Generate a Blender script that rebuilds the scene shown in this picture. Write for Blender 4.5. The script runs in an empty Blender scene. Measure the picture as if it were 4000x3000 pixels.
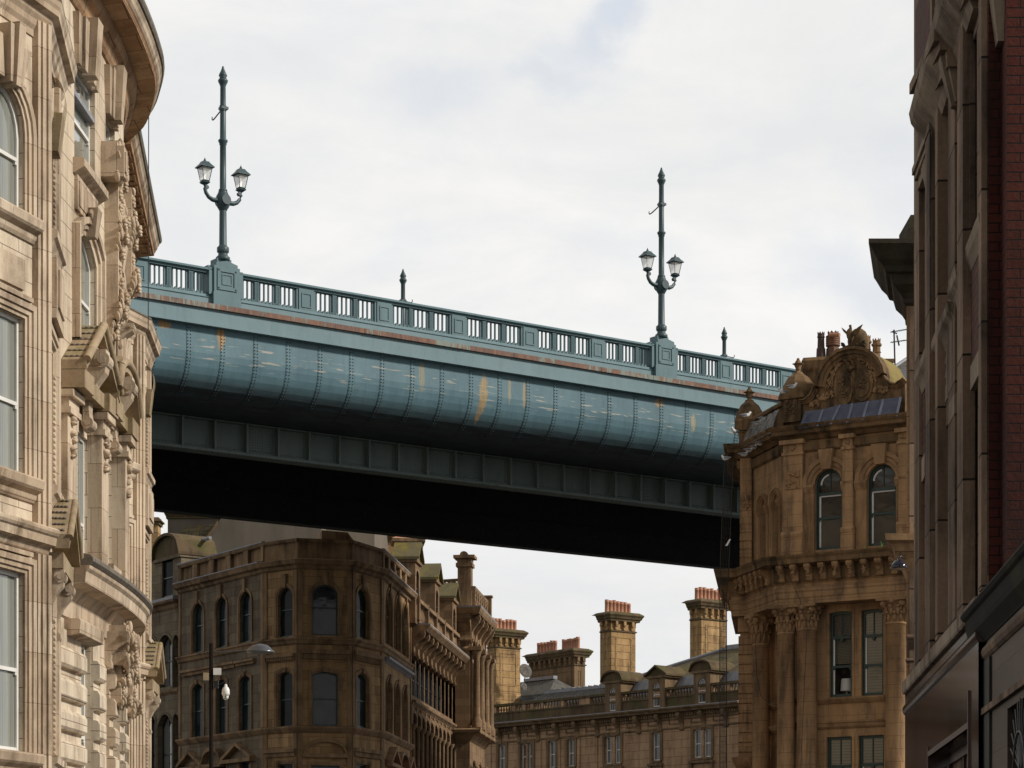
SUN_E = 3.5; SUN_A = 6.0
import bpy, math, random
from math import sin, cos, pi, radians, sqrt, atan2
random.seed(7)
scene = bpy.context.scene
COL = scene.collection
F = 9300.0; CX = 2000.0; HY = 3580.0; EYE = 1.65      # focal length in photo pixels, principal column, horizon row, eye height

# ------------------------------------------------------------------ objects
def link(o, parent=None):
    COL.objects.link(o)
    if parent is not None: o.parent = parent
    return o
def tag(o, label=None, cat=None, group=None, kind=None):
    if label: o['label'] = label
    if cat: o['category'] = cat
    if group: o['group'] = group
    if kind: o['kind'] = kind
    return o
def thing(name, label, cat, group=None, loc=(0, 0, 0), rz=0.0):
    o = bpy.data.objects.new(name, None); o.empty_display_size = .3
    o.location = loc; o.rotation_euler = (0, 0, rz)
    link(o); return tag(o, label, cat, group)
def copy_tree(o, parent=None):
    c = o.copy(); COL.objects.link(c); c.parent = parent
    for ch in list(o.children): copy_tree(ch, c)
    return c

# ------------------------------------------------------------------ mesh builder
class MB:
    def __init__(s): s.v = []; s.f = []; s.uv = []; s.sm = []
    def add(s, vs, fs, uvs=None, smooth=False):
        b = len(s.v); s.v += [tuple(p) for p in vs]
        for k, f in enumerate(fs):
            s.f.append(tuple(b + i for i in f)); s.uv.append(uvs[k] if uvs else None); s.sm.append(smooth)
    def quad(s, a, b, c, d, uv=None): s.add([a, b, c, d], [(0, 1, 2, 3)], [uv] if uv else None)
    def hexa(s, p, smooth=False):
        """8 points: bottom ring 0-3, top ring 4-7"""
        s.add(p, [(3, 2, 1, 0), (4, 5, 6, 7), (0, 1, 5, 4), (1, 2, 6, 5), (2, 3, 7, 6), (3, 0, 4, 7)], None, smooth)
    def box(s, x0, x1, y0, y1, z0, z1):
        s.hexa([(x0, y0, z0), (x1, y0, z0), (x1, y1, z0), (x0, y1, z0), (x0, y0, z1), (x1, y0, z1), (x1, y1, z1), (x0, y1, z1)])
    def prism(s, ring0, ring1, smooth=False, caps=True):
        n = len(ring0); fs = [(i, (i + 1) % n, n + (i + 1) % n, n + i) for i in range(n)]
        s.add(list(ring0) + list(ring1), fs, None, smooth)
        if caps: s.add(ring0, [tuple(range(n))[::-1]]); s.add(ring1, [tuple(range(n))])
    def sweep(s, rings, smooth=False, closed=True, caps=True):
        n = len(rings[0]); vs = [p for r in rings for p in r]; fs = []
        m = n if closed else n - 1
        for k in range(len(rings) - 1):
            for i in range(m):
                j = (i + 1) % n
                fs.append((k * n + i, k * n + j, (k + 1) * n + j, (k + 1) * n + i))
        s.add(vs, fs, None, smooth)
        if caps and closed:
            s.add(rings[0], [tuple(range(n))[::-1]]); s.add(rings[-1], [tuple(range(n))])
    def lathe(s, prof, c=(0, 0, 0), seg=16, smooth=True, sx=1, sy=1, rot=0.0, caps=True):
        """prof: (r, z)"""
        rings = []
        for r, z in prof:
            rings.append([(c[0] + sx * r * cos(rot + 2 * pi * i / seg), c[1] + sy * r * sin(rot + 2 * pi * i / seg), c[2] + z) for i in range(seg)])
        s.sweep(rings, smooth, True, caps)
    def tube(s, pts, r, seg=8, smooth=True):
        rs = r if isinstance(r, (list, tuple)) else [r] * len(pts)
        rings = []
        for k, p in enumerate(pts):
            a = pts[max(k - 1, 0)]; b = pts[min(k + 1, len(pts) - 1)]
            t = [b[i] - a[i] for i in range(3)]; L = sqrt(sum(q * q for q in t)) or 1; t = [q / L for q in t]
            up = (0, 0, 1) if abs(t[2]) < .95 else (1, 0, 0)
            e1 = cross(t, up); l1 = sqrt(dot(e1, e1)); e1 = [q / l1 for q in e1]; e2 = cross(e1, t)
            rings.append([tuple(p[i] + rs[k] * (cos(2 * pi * q / seg) * e1[i] + sin(2 * pi * q / seg) * e2[i]) for i in range(3)) for q in range(seg)])
        s.sweep(rings, smooth)
    def ball(s, c, r, seg=8, rg=5, ax=None):
        """ellipsoid, r = (rx, ry, rz), ax = three axis vectors"""
        if not isinstance(r, (tuple, list)): r = (r, r, r)
        ax = ax or ((1, 0, 0), (0, 1, 0), (0, 0, 1)); rings = []
        for k in range(rg + 1):
            t = -pi / 2 + pi * k / rg; t = max(-pi / 2 + .12, min(pi / 2 - .12, t)); ring = []
            for i in range(seg):
                a = 2 * pi * i / seg; q = (r[0] * cos(t) * cos(a), r[1] * cos(t) * sin(a), r[2] * sin(t))
                ring.append(tuple(c[j] + sum(q[m] * ax[m][j] for m in range(3)) for j in range(3)))
            rings.append(ring)
        s.sweep(rings, True)
    def build(s, name, mat, parent=None, label=None):
        me = bpy.data.meshes.new(name); me.from_pydata(s.v, [], s.f)
        ul = me.uv_layers.new(name='UVMap'); data = []
        V = s.v
        for f, uv in zip(s.f, s.uv):
            if uv: 
                for q in uv: data += [q[0], q[1]]
                continue
            nx = ny = nz = 0.0; n = len(f)
            for i in range(n):
                a = V[f[i]]; b = V[f[(i + 1) % n]]
                nx += (a[1] - b[1]) * (a[2] + b[2]); ny += (a[2] - b[2]) * (a[0] + b[0]); nz += (a[0] - b[0]) * (a[1] + b[1])
            L = sqrt(nx * nx + ny * ny + nz * nz) or 1
            if abs(nz) / L > .75:
                for i in f: data += [V[i][0], V[i][1]]
            else:
                h = sqrt(nx * nx + ny * ny) or 1; tx, ty = -ny / h, nx / h
                for i in f: data += [V[i][0] * tx + V[i][1] * ty, V[i][2]]
        ul.data.foreach_set('uv', data)
        me.polygons.foreach_set('use_smooth', s.sm)
        me.materials.append(mat); me.validate(); me.update()
        o = bpy.data.objects.new(name, me); link(o, parent)
        if label: o['label'] = label
        return o
def dot(a, b): return sum(x * y for x, y in zip(a, b))
def cross(a, b): return [a[1] * b[2] - a[2] * b[1], a[2] * b[0] - a[0] * b[2], a[0] * b[1] - a[1] * b[0]]
def W3(px, py, D): return ((px - CX) / F * D, D, EYE + (HY - py) / F * D)
def XY(px, D): return ((px - CX) / F * D, D)
def vpD(vp, px0, D0, px): return D0 * (vp - px0) / (vp - px)      # depth at px on the line through (px0, D0) with vanishing point vp

# ------------------------------------------------------------------ a facade line on the ground, walked left to right as seen from the street
class Path:
    def __init__(s, pts, z0=0.0, grad=0.0):
        s.p = pts; s.L = [0.0]; s.d = []
        for a, b in zip(pts, pts[1:]):
            l = sqrt((b[0] - a[0]) ** 2 + (b[1] - a[1]) ** 2); s.L.append(s.L[-1] + l); s.d.append(((b[0] - a[0]) / l, (b[1] - a[1]) / l))
        s.len = s.L[-1]; s.z0 = z0; s.grad = grad
        s.mn = []
        for i in range(len(pts)):
            a = s.d[max(i - 1, 0)]; b = s.d[min(i, len(s.d) - 1)]
            n1 = (a[1], -a[0]); n2 = (b[1], -b[0]); m = (n1[0] + n2[0], n1[1] + n2[1]); l2 = m[0] ** 2 + m[1] ** 2
            k = 2 / max(l2, .35); s.mn.append((m[0] * k, m[1] * k))
    def seg(s, u):
        for i in range(len(s.d)):
            if u <= s.L[i + 1] + 1e-9 or i == len(s.d) - 1: return i
    def P(s, u, n=0.0, z=0.0, k=None):
        i = s.seg(u) if k is None else k
        t = u - s.L[i]; d = s.d[i]
        return (s.p[i][0] + d[0] * t + d[1] * n, s.p[i][1] + d[1] * t - d[0] * n, s.z0 + z + s.grad * u)
    def V(s, i, n, z):   # mitred vertex
        return (s.p[i][0] + s.mn[i][0] * n, s.p[i][1] + s.mn[i][1] * n, s.z0 + z + s.grad * s.L[i])
    def u(s, px, n=0.0, seg=None):
        k = (px - CX) / F; best = None
        for i, d in enumerate(s.d):
            if seg is not None and i != seg: continue
            x, y = s.p[i][0] + d[1] * n, s.p[i][1] - d[0] * n
            den = d[0] - k * d[1]
            if abs(den) < 1e-9: continue
            t = (k * y - x) / den; l = s.L[i + 1] - s.L[i]
            e = 0 if -1e-6 <= t <= l + 1e-6 else min(abs(t), abs(t - l))
            if best is None or e < best[0] - 1e-6: best = (e, s.L[i] + t)
        return best[1]
    def z(s, px, py, n=0.0, seg=None):
        u = s.u(px, n, seg); i = s.seg(u) if seg is None else seg
        y = s.P(u, n, 0, i)[1]; return EYE + (HY - py) / F * y - s.z0 - s.grad * u
    def breaks(s, u0, u1): return [u0] + [l for l in s.L[1:-1] if u0 + 1e-4 < l < u1 - 1e-4] + [u1]

def opening_top(o, u):
    ua, ub, za, zb, rise = o[:5]
    if not rise: return zb
    hw = (ub - ua) / 2; t = max(-1, min(1, (u - (ua + ub) / 2) / hw))
    return zb - rise + rise * (sqrt(max(0, 1 - t * t)) if rise > .7 * hw else 1 - t * t)
def arch_us(o, n=10):
    ua, ub, rise = o[0], o[1], o[4]
    if not rise: return [ua, ub]
    c = (ua + ub) / 2; h = (ub - ua) / 2
    return [c - h * cos(pi * k / n) for k in range(n + 1)]
def wall(mb, P, u0, u1, z0, z1, ops=(), n=0.0, rev=.3, base=0.0):
    us = set(P.breaks(u0, u1))
    for o in ops: us.update(arch_us(o))
    us = sorted(x for x in us if u0 - 1e-6 <= x <= u1 + 1e-6)
    for a, b in zip(us, us[1:]):
        if b - a < 1e-5: continue
        m = (a + b) / 2; k = P.seg(m); o = next((q for q in ops if q[0] < m < q[1]), None)
        def Q(za, zb, zc, zd):
            mb.quad(P.P(a, n, za, k), P.P(b, n, zb, k), P.P(b, n, zc, k), P.P(a, n, zd, k), [(a, za), (b, zb), (b, zc), (a, zd)])
        if o is None: Q(z0, z0, z1, z1)
        else:
            if o[2] > z0 + 1e-4: Q(z0, z0, o[2], o[2])
            ta, tb = opening_top(o, a), opening_top(o, b)
            if min(ta, tb) < z1 - 1e-4: Q(ta, tb, z1, z1)
    for o in ops:
        r = o[5] if len(o) > 5 else rev
        ua, ub, za, zb, rise = o[:5]; k = P.seg((ua + ub) / 2)
        ja, jb = opening_top(o, ua), opening_top(o, ub)
        mb.quad(P.P(ua, n, za, k), P.P(ua, n, ja, k), P.P(ua, n - r, ja, k), P.P(ua, n - r, za, k), [(ua, za), (ua, ja), (ua + r, ja), (ua + r, za)])
        mb.quad(P.P(ub, n, jb, k), P.P(ub, n, za, k), P.P(ub, n - r, za, k), P.P(ub, n - r, jb, k), [(ub, jb), (ub, za), (ub + r, za), (ub + r, jb)])
        mb.quad(P.P(ua, n, za, k), P.P(ua, n - r, za, k), P.P(ub, n - r, za, k), P.P(ub, n, za, k))
        q = arch_us(o)
        for a, b in zip(q, q[1:]):
            mb.quad(P.P(a, n, opening_top(o, a), k), P.P(b, n, opening_top(o, b), k), P.P(b, n - r, opening_top(o, b), k), P.P(a, n - r, opening_top(o, a), k))
def bx(mb, P, u0, u1, z0, z1, n0, n1, k=None):
    """box standing on the facade; n0 nearer the wall, n1 outwards"""
    k = P.seg((u0 + u1) / 2) if k is None else k
    mb.hexa([P.P(u0, n1, z0, k), P.P(u1, n1, z0, k), P.P(u1, n0, z0, k), P.P(u0, n0, z0, k),
             P.P(u0, n1, z1, k), P.P(u1, n1, z1, k), P.P(u1, n0, z1, k), P.P(u0, n0, z1, k)])
def taper(mb, P, u0, u1, z0, u2, u3, z1, n0, n1, n2=None):
    """keystone: bottom u0..u1 at z0, top u2..u3 at z1, n1 projection at bottom, n2 at top"""
    n2 = n1 if n2 is None else n2; k = P.seg((u0 + u1) / 2)
    mb.hexa([P.P(u0, n1, z0, k), P.P(u1, n1, z0, k), P.P(u1, n0, z0, k), P.P(u0, n0, z0, k),
             P.P(u2, n2, z1, k), P.P(u3, n2, z1, k), P.P(u3, n0, z1, k), P.P(u2, n0, z1, k)])
def mould(mb, P, u0, u1, z, prof, nb=-.05, ret0=False, ret1=False):
    """run a moulding; prof = [(n, dz)...] from the bottom up; ret = returned end"""
    pr = [(nb, prof[0][1])] + list(prof) + [(nb, prof[-1][1])]
    us = P.breaks(u0, u1); rings = []; m = max(q[0] for q in prof)
    idx = {l: i for i, l in enumerate(P.L)}
    for j, u in enumerate(us):
        if 0 < j < len(us) - 1:
            i = idx[u]; rings.append([P.V(i, n, z + dz) for n, dz in pr])
        else:
            k = P.seg(us[0] + 1e-4) if j == 0 else P.seg(us[-1] - 1e-4)
            if j == 0 and abs(u) < 1e-6 or j and abs(u - P.len) < 1e-6 or not (ret0 if j == 0 else ret1):
                rings.append([P.P(u, n, z + dz, k) for n, dz in pr])
            else:
                sg = -1 if j == 0 else 1
                rings.append([P.P(u + sg * (n - .02), n, z + dz, k) for n, dz in pr])
    mb.sweep(rings)
def band(mb, P, o, w, p, n0=0.0, wt=None, foot=0.0, prof=None):
    """architrave round an opening"""
    ua, ub, za, zb, rise = o[:5]; k = P.seg((ua + ub) / 2); wt = w if wt is None else wt
    us = arch_us(o); c = (ua + ub) / 2; h = (ub - ua) / 2; zs = opening_top(o, ua)
    inner = [(ua, za - foot)] + ([] if not rise else []) + [(u, opening_top(o, u)) for u in us] + [(ub, za - foot)]
    out = [(ua - w, za - foot)]
    if rise:
        for u in us:
            t = (u - c) / h; zz = opening_top(o, u)
            if rise > .7 * h: 
                a = math.acos(max(-1, min(1, t))); out.append((c + (h + w) * cos(a), zs + (rise + wt) * sin(a)))
            else: out.append((c + (h + w) * t, zz + wt))
    else: out += [(ua - w, zb + wt), (ub + w, zb + wt)]
    out.append((ub + w, za - foot))
    prof = prof or [(0, p), (1, p)]
    for i in range(len(inner) - 1):
        a, b, c2, d = inner[i], inner[i + 1], out[i + 1], out[i]
        def L(q, r, t): return (q[0] + (r[0] - q[0]) * t, q[1] + (r[1] - q[1]) * t)
        pts = [(0, n0 - .02)] + [(t, n0 + pp) for t, pp in prof] + [(1, n0 - .02)]
        for (t0, p0), (t1, p1) in zip(pts, pts[1:]):
            q0, q1, q2, q3 = L(a, d, t0), L(b, c2, t0), L(b, c2, t1), L(a, d, t1)
            mb.quad(P.P(q0[0], p0, q0[1], k), P.P(q1[0], p0, q1[1], k), P.P(q2[0], p1, q2[1], k), P.P(q3[0], p1, q3[1], k))
def console(mb, P, u, w, z0, z1, p, n0=0.0, q=.25):
    """S shaped bracket, u = centre"""
    h = z1 - z0; k = P.seg(u)
    pr = [(0, 0), (q * p * .6, 0), (q * p, h * .12), (q * p * .8, h * .25), (q * p * .9, h * .4), (p * .55, h * .58), (p * .9, h * .72), (p, h * .86), (p * .95, h), (0, h)]
    mb.sweep([[P.P(u + s * w / 2, n0 + a, z0 + b, k) for a, b in pr] for s in (-1, 1)])
    for s, zz, r, nn in ((0, z0 + h * .09, h * .075, q * p * .6), (0, z1 - h * .13, h * .1, p * .78), (1, z0 + h * .09, h * .035, q * p * .6), (1, z1 - h * .13, h * .05, p * .78)):
        mb.sweep([[P.P(u + t * w * (.56 + .08 * s), n0 + nn + r * cos(a * pi / 8), zz + r * sin(a * pi / 8), k) for a in range(16)] for t in (-1, 1)])
def poly_prism(mb, P, pts, n0, n1, k=None, uvmap=True):
    """outline (u, z) given thickness between n0 and n1"""
    k = P.seg(sum(p[0] for p in pts) / len(pts)) if k is None else k
    mb.prism([P.P(u, n1, z, k) for u, z in pts], [P.P(u, n0, z, k) for u, z in pts])
def win(parent, P, o, depth, fm, pm, fw=.06, mid=.5, bars=(), name='window', sill=None, n=0.0, inner=None, top_bars=0, blind=None):
    """sash window set into an opening: frame mesh, with pane (and sill) as children"""
    ua, ub, za, zb, rise = o[:5]; k = P.seg((ua + ub) / 2); m = MB(); nn = n - depth
    us = arch_us(o); c = (ua + ub) / 2; h = (ub - ua) / 2
    bx(m, P, ua, ua + fw, za, opening_top(o, ua) + .001, nn, nn + .07, k); bx(m, P, ub - fw, ub, za, opening_top(o, ub) + .001, nn, nn + .07, k)
    bx(m, P, ua + fw, ub - fw, za, za + fw * 1.3, nn, nn + .065, k)
    for a, b in zip(us, us[1:]):
        def ins(u): 
            t = opening_top(o, u); return t
        sc = (h - fw) / h; a2, b2 = c + (a - c) * sc, c + (b - c) * sc; ta, tb = opening_top(o, a), opening_top(o, b)
        m.hexa([P.P(a2, nn + .068, ta - fw, k), P.P(b2, nn + .068, tb - fw, k), P.P(b2, nn, tb - fw, k), P.P(a2, nn, ta - fw, k),
                P.P(a, nn + .068, ta, k), P.P(b, nn + .068, tb, k), P.P(b, nn, tb, k), P.P(a, nn, ta, k)])
    if mid: 
        zm = za + (zb - za) * mid; bx(m, P, ua + fw, ub - fw, zm - fw * .45, zm + fw * .45, nn - .01, nn + .075, k)
        for s in (ua + fw, ub - fw - .05): bx(m, P, s, s + .05, zm - fw * 1.2, zm - fw * .45, nn, nn + .07, k)
    for t, a, b in bars:      # vertical bars, t across, between heights a and b (fractions)
        uu = ua + (ub - ua) * t; bx(m, P, uu - .018, uu + .018, za + (zb - za) * a, min(za + (zb - za) * b, opening_top(o, uu) - .02), nn + .005, nn + .055, k)
    w = m.build(name, fm, parent)
    g = MB(); q = us if rise else [ua, ub]
    for a, b in zip(q, q[1:]):
        g.quad(P.P(a, nn + .02, za, k), P.P(b, nn + .02, za, k), P.P(b, nn + .02, opening_top(o, b), k), P.P(a, nn + .02, opening_top(o, a), k),
               [((a - ua) / (ub - ua), 0), ((b - ua) / (ub - ua), 0), ((b - ua) / (ub - ua), 1), ((a - ua) / (ub - ua), 1)])
    g.build('pane', pm, w)
    if sill:
        sm, sw, sh, sp = sill; g = MB(); bx(g, P, ua - sw, ub + sw, za - sh, za + .004, n - depth + .01, n + sp, k)
        bx(g, P, ua - sw + .04, ub + sw - .04, za - sh - .06, za - sh, n - .02, n + sp * .6, k); g.build('sill', sm, w)
    return w
def lumps(mb, P, u0, u1, z0, z1, n, cnt, r, rnd, k=None, flat=.6):
    """carved foliage: overlapping leaf shaped bosses"""
    k = P.seg((u0 + u1) / 2) if k is None else k; d = P.d[k]; ex = (d[0], d[1], 0); en = (d[1], -d[0], 0)
    for i in range(cnt):
        a = rnd.uniform(0, pi); s = r * rnd.uniform(.6, 1.25)
        e1 = [ex[j] * cos(a) + (0, 0, 1)[j] * sin(a) for j in range(3)]; e2 = [-ex[j] * sin(a) + (0, 0, 1)[j] * cos(a) for j in range(3)]
        mb.ball(P.P(rnd.uniform(u0, u1), n, rnd.uniform(z0, z1), k), (s * 1.5, s * .75, s * flat * 1.3), 7, 4, (e1, e2, en))
def baluster_run(mb, P, u0, u1, z0, z1, n, cnt, r=.07, seg=6):
    pr = [(.8, 0), (.8, .08), (.5, .14), (1.0, .34), (.9, .45), (.45, .75), (.45, .85), (.8, .9), (.8, 1)]
    for i in range(cnt):
        u = u0 + (u1 - u0) * (i + .5) / cnt; c = P.P(u, n, z0)
        mb.lathe([(r * a, (z1 - z0) * b) for a, b in pr], c, seg, True, caps=False)
def roof_quad(mb, a, b, c, d): mb.quad(a, b, c, d)

# ------------------------------------------------------------------ materials
def new_mat(name):
    m = bpy.data.materials.new(name); m.use_nodes = True; nt = m.node_tree; b = nt.nodes['Principled BSDF']; return m, nt, b
class N:
    def __init__(s, nt): s.nt = nt
    def __call__(s, t, **kw):
        n = s.nt.nodes.new(t)
        for k, v in kw.items():
            if k in n.inputs:
                n.inputs[k].default_value = v
            else: setattr(n, k, v)
        return n
    def link(s, a, b): s.nt.links.new(a, b)
def rgba(c, a=1): return (c[0], c[1], c[2], a)
def ramp(nd, fac, stops):
    r = nd('ShaderNodeValToRGB'); e = r.color_ramp.elements
    while len(e) < len(stops): e.new(.5)
    for i, (p, c) in enumerate(stops): e[i].position = p; e[i].color = rgba(c) if isinstance(c, tuple) else (c, c, c, 1)
    nd.link(fac, r.inputs[0]); return r.outputs[0]
def mix(nd, fac, a, b, mode='MIX'):
    m = nd('ShaderNodeMix', data_type='RGBA', blend_type=mode)
    for sock, v in ((m.inputs[0], fac), (m.inputs[6], a), (m.inputs[7], b)):
        if isinstance(v, (int, float)): sock.default_value = v
        elif isinstance(v, tuple): sock.default_value = rgba(v)
        else: nd.link(v, sock)
    return m.outputs[2]
def coords(nd, sc=(1, 1, 1), space='Object'):
    t = nd('ShaderNodeTexCoord'); mp = nd('ShaderNodeMapping'); mp.inputs['Scale'].default_value = sc
    nd.link(t.outputs[space], mp.inputs[0]); return mp.outputs[0]
def noise(nd, co, scale, det=4, rough=.6, dist=0.0):
    n = nd('ShaderNodeTexNoise', Scale=scale, Detail=det, Roughness=rough, Distortion=dist); nd.link(co, n.inputs['Vector']); return n.outputs['Fac']
def stone(name, c1, c2, bw=.9, bh=.36, joint=(.12, .08, .05), mort=.012, stain=(.05, .035, .02), amount=.5, moss=None, blocks=True, rough=.9, blockvar=None, bump=.25):
    m, nt, b = new_mat(name); nd = N(nt); ob = coords(nd)
    if blocks:
        uv = coords(nd, (1, 1, 1), 'UV')
        br = nd('ShaderNodeTexBrick', offset=.5); nd.link(uv, br.inputs['Vector'])
        br.inputs['Scale'].default_value = 1; br.inputs['Brick Width'].default_value = bw; br.inputs['Row Height'].default_value = bh
        br.inputs['Mortar Size'].default_value = mort; br.inputs['Mortar Smooth'].default_value = .3; br.inputs['Bias'].default_value = 0
        br.inputs['Color1'].default_value = rgba(c1); br.inputs['Color2'].default_value = rgba(blockvar or c2); br.inputs['Mortar'].default_value = rgba(joint)
        col = br.outputs['Color']; jf = br.outputs['Fac']
        col = mix(nd, ramp(nd, noise(nd, ob, .45, 4), [(.38, 0.), (.62, .5)]), col, mix(nd, jf, c2, joint))
        br2 = nd('ShaderNodeTexBrick', offset=.5); nd.link(uv, br2.inputs['Vector'])
        for q_, v_ in (('Scale', 1), ('Brick Width', bw), ('Row Height', bh), ('Mortar Size', 0), ('Bias', -.35)): br2.inputs[q_].default_value = v_
        br2.inputs['Color1'].default_value = (.5, .5, .5, 1); br2.inputs['Color2'].default_value = (.28, .27, .26, 1) if bh > .1 else (.4, .4, .4, 1); br2.inputs['Mortar'].default_value = (.5, .5, .5, 1)
        col = mix(nd, .6, col, br2.outputs['Color'], 'SOFT_LIGHT')
    else:
        col = mix(nd, ramp(nd, noise(nd, ob, .8, 5), [(.3, 0.), (.7, 1.)]), c1, c2); jf = None
    st = noise(nd, coords(nd, (1.6, 1.6, .22)), 1.6, 6, .65, .4)      # run-off streaks
    sp = noise(nd, ob, .7, 6, .65)
    f = nd('ShaderNodeMath', operation='MULTIPLY'); nd.link(ramp(nd, st, [(.40, 0.), (.60, 1.)]), f.inputs[0]); nd.link(ramp(nd, sp, [(.36, .15), (.58, 1.)]), f.inputs[1])
    f2 = nd('ShaderNodeMath', operation='MULTIPLY'); nd.link(f.outputs[0], f2.inputs[0]); f2.inputs[1].default_value = amount
    col = mix(nd, f2.outputs[0], col, stain)
    if moss:
        mf = noise(nd, ob, 1.3, 6, .7); col = mix(nd, ramp(nd, mf, [(.5, 0.), (.62, .8)]), col, moss)
    fine = noise(nd, ob, 22, 5, .7)
    col = mix(nd, .35, col, ramp(nd, fine, [(.3, .35), (.75, .9)]), 'SOFT_LIGHT')
    nd.link(col, b.inputs['Base Color']); b.inputs['Roughness'].default_value = rough; b.inputs['Specular IOR Level'].default_value = .25
    bp = nd('ShaderNodeBump', Strength=bump, Distance=.03)
    if jf:
        q = nd('ShaderNodeMath', operation='MULTIPLY_ADD'); nd.link(jf, q.inputs[0]); q.inputs[1].default_value = -1.2; nd.link(fine, q.inputs[2]); nd.link(q.outputs[0], bp.inputs['Height'])
    else:
        q = nd('ShaderNodeMath', operation='ADD'); nd.link(fine, q.inputs[0]); nd.link(sp, q.inputs[1]); nd.link(q.outputs[0], bp.inputs['Height'])
    nd.link(bp.outputs[0], b.inputs['Normal']); return m
def plain(name, c, rough=.5, metal=0, c2=None, sc=3, spec=.5, bump=0, z=1.0):
    m, nt, b = new_mat(name); nd = N(nt)
    ob = coords(nd, (1, 1, z)); f = noise(nd, ob, sc, 5, .65)
    nd.link(mix(nd, ramp(nd, f, [(.35, 0.), (.7, 1.)]), c, c2 or tuple(x * .75 for x in c)), b.inputs['Base Color'])
    b.inputs['Roughness'].default_value = rough; b.inputs['Metallic'].default_value = metal; b.inputs['Specular IOR Level'].default_value = spec
    if bump:
        bp = nd('ShaderNodeBump', Strength=bump, Distance=.02); nd.link(noise(nd, ob, sc * 8, 4), bp.inputs['Height']); nd.link(bp.outputs[0], b.inputs['Normal'])
    return m
def glass(name, c, c2=None, rough=.06, wave=.15, curtain=None, vs=6.0, blind=None, spec=.6):
    """window pane with the dim room, curtain or blind seen behind it"""
    m, nt, b = new_mat(name); nd = N(nt); ob = coords(nd)
    col = mix(nd, ramp(nd, noise(nd, ob, 1.1, 3), [(.35, 0.), (.7, 1.)]), c, c2 or tuple(x * .5 for x in c))
    uv = nd('ShaderNodeTexCoord').outputs['UV']
    if curtain:
        mp = nd('ShaderNodeMapping'); mp.inputs['Scale'].default_value = (vs, .15, 1); nd.link(uv, mp.inputs[0])
        cf = noise(nd, mp.outputs[0], 2.2, 3); ccol = mix(nd, ramp(nd, cf, [(.3, 0.), (.7, 1.)]), curtain, tuple(x * .55 for x in curtain))
        sx = nd('ShaderNodeSeparateXYZ'); nd.link(uv, sx.inputs[0]); aa = nd('ShaderNodeMath', operation='SUBTRACT'); nd.link(sx.outputs[0], aa.inputs[0]); aa.inputs[1].default_value = .5
        ab = nd('ShaderNodeMath', operation='ABSOLUTE'); nd.link(aa.outputs[0], ab.inputs[0]); gt = nd('ShaderNodeMath', operation='GREATER_THAN'); nd.link(ab.outputs[0], gt.inputs[0]); gt.inputs[1].default_value = .12
        col = mix(nd, gt.outputs[0], col, ccol)
    if blind:
        wv = nd('ShaderNodeTexWave', wave_type='BANDS', bands_direction='Z'); wv.inputs['Scale'].default_value = 3.2; wv.inputs['Distortion'].default_value = .3; nd.link(ob, wv.inputs['Vector'])
        col = mix(nd, ramp(nd, wv.outputs['Fac'], [(.2, 0.), (.5, 1.)]), tuple(x * .7 for x in blind), blind)
    nd.link(col, b.inputs['Base Color']); b.inputs['Roughness'].default_value = rough; b.inputs['Specular IOR Level'].default_value = spec
    b.inputs['Coat Weight'].default_value = .6; b.inputs['Coat Roughness'].default_value = .03
    bp = nd('ShaderNodeBump', Strength=wave, Distance=.05); nd.link(noise(nd, ob, 1.6, 2), bp.inputs['Height']); nd.link(bp.outputs[0], b.inputs['Normal']); nd.link(bp.outputs[0], b.inputs['Coat Normal'])
    return m
# ------------------------------------------------------------------ camera, sun, sky
cam = bpy.data.cameras.new('Camera'); cam.sensor_width = 36; cam.lens = F / 4000 * 36; cam.shift_y = (HY - 1500) / 4000; cam.clip_end = 6000
co = bpy.data.objects.new('Camera', cam); link(co); co.location = (0, 0, EYE); co.rotation_euler = (pi / 2, 0, 0); scene.camera = co
scene.render.resolution_x = 1024; scene.render.resolution_y = 768
scene.view_settings.view_transform = 'Standard'; scene.view_settings.look = 'None'; scene.view_settings.exposure = 0; scene.view_settings.gamma = 1
SUN = (.95, -.22, .66)
L = sqrt(dot(SUN, SUN)); SUN = tuple(x / L for x in SUN)
sl = bpy.data.lights.new('Sun', 'SUN'); sl.energy = SUN_E; sl.angle = radians(SUN_A); sl.color = (1, .95, .87)
so = bpy.data.objects.new('Sun', sl); link(so)
so.rotation_euler = (math.acos(SUN[2]), 0, atan2(SUN[1], SUN[0]) + pi / 2)
wd = bpy.data.worlds.new('World'); scene.world = wd; wd.use_nodes = True; nt = wd.node_tree; nd = N(nt)
bg = nt.nodes['Background']
sky = nd('ShaderNodeTexSky', sky_type='NISHITA', sun_disc=False); sky.sun_elevation = math.asin(SUN[2]); sky.sun_rotation = atan2(SUN[0], SUN[1])
gen = nd('ShaderNodeTexCoord').outputs['Generated']
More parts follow.
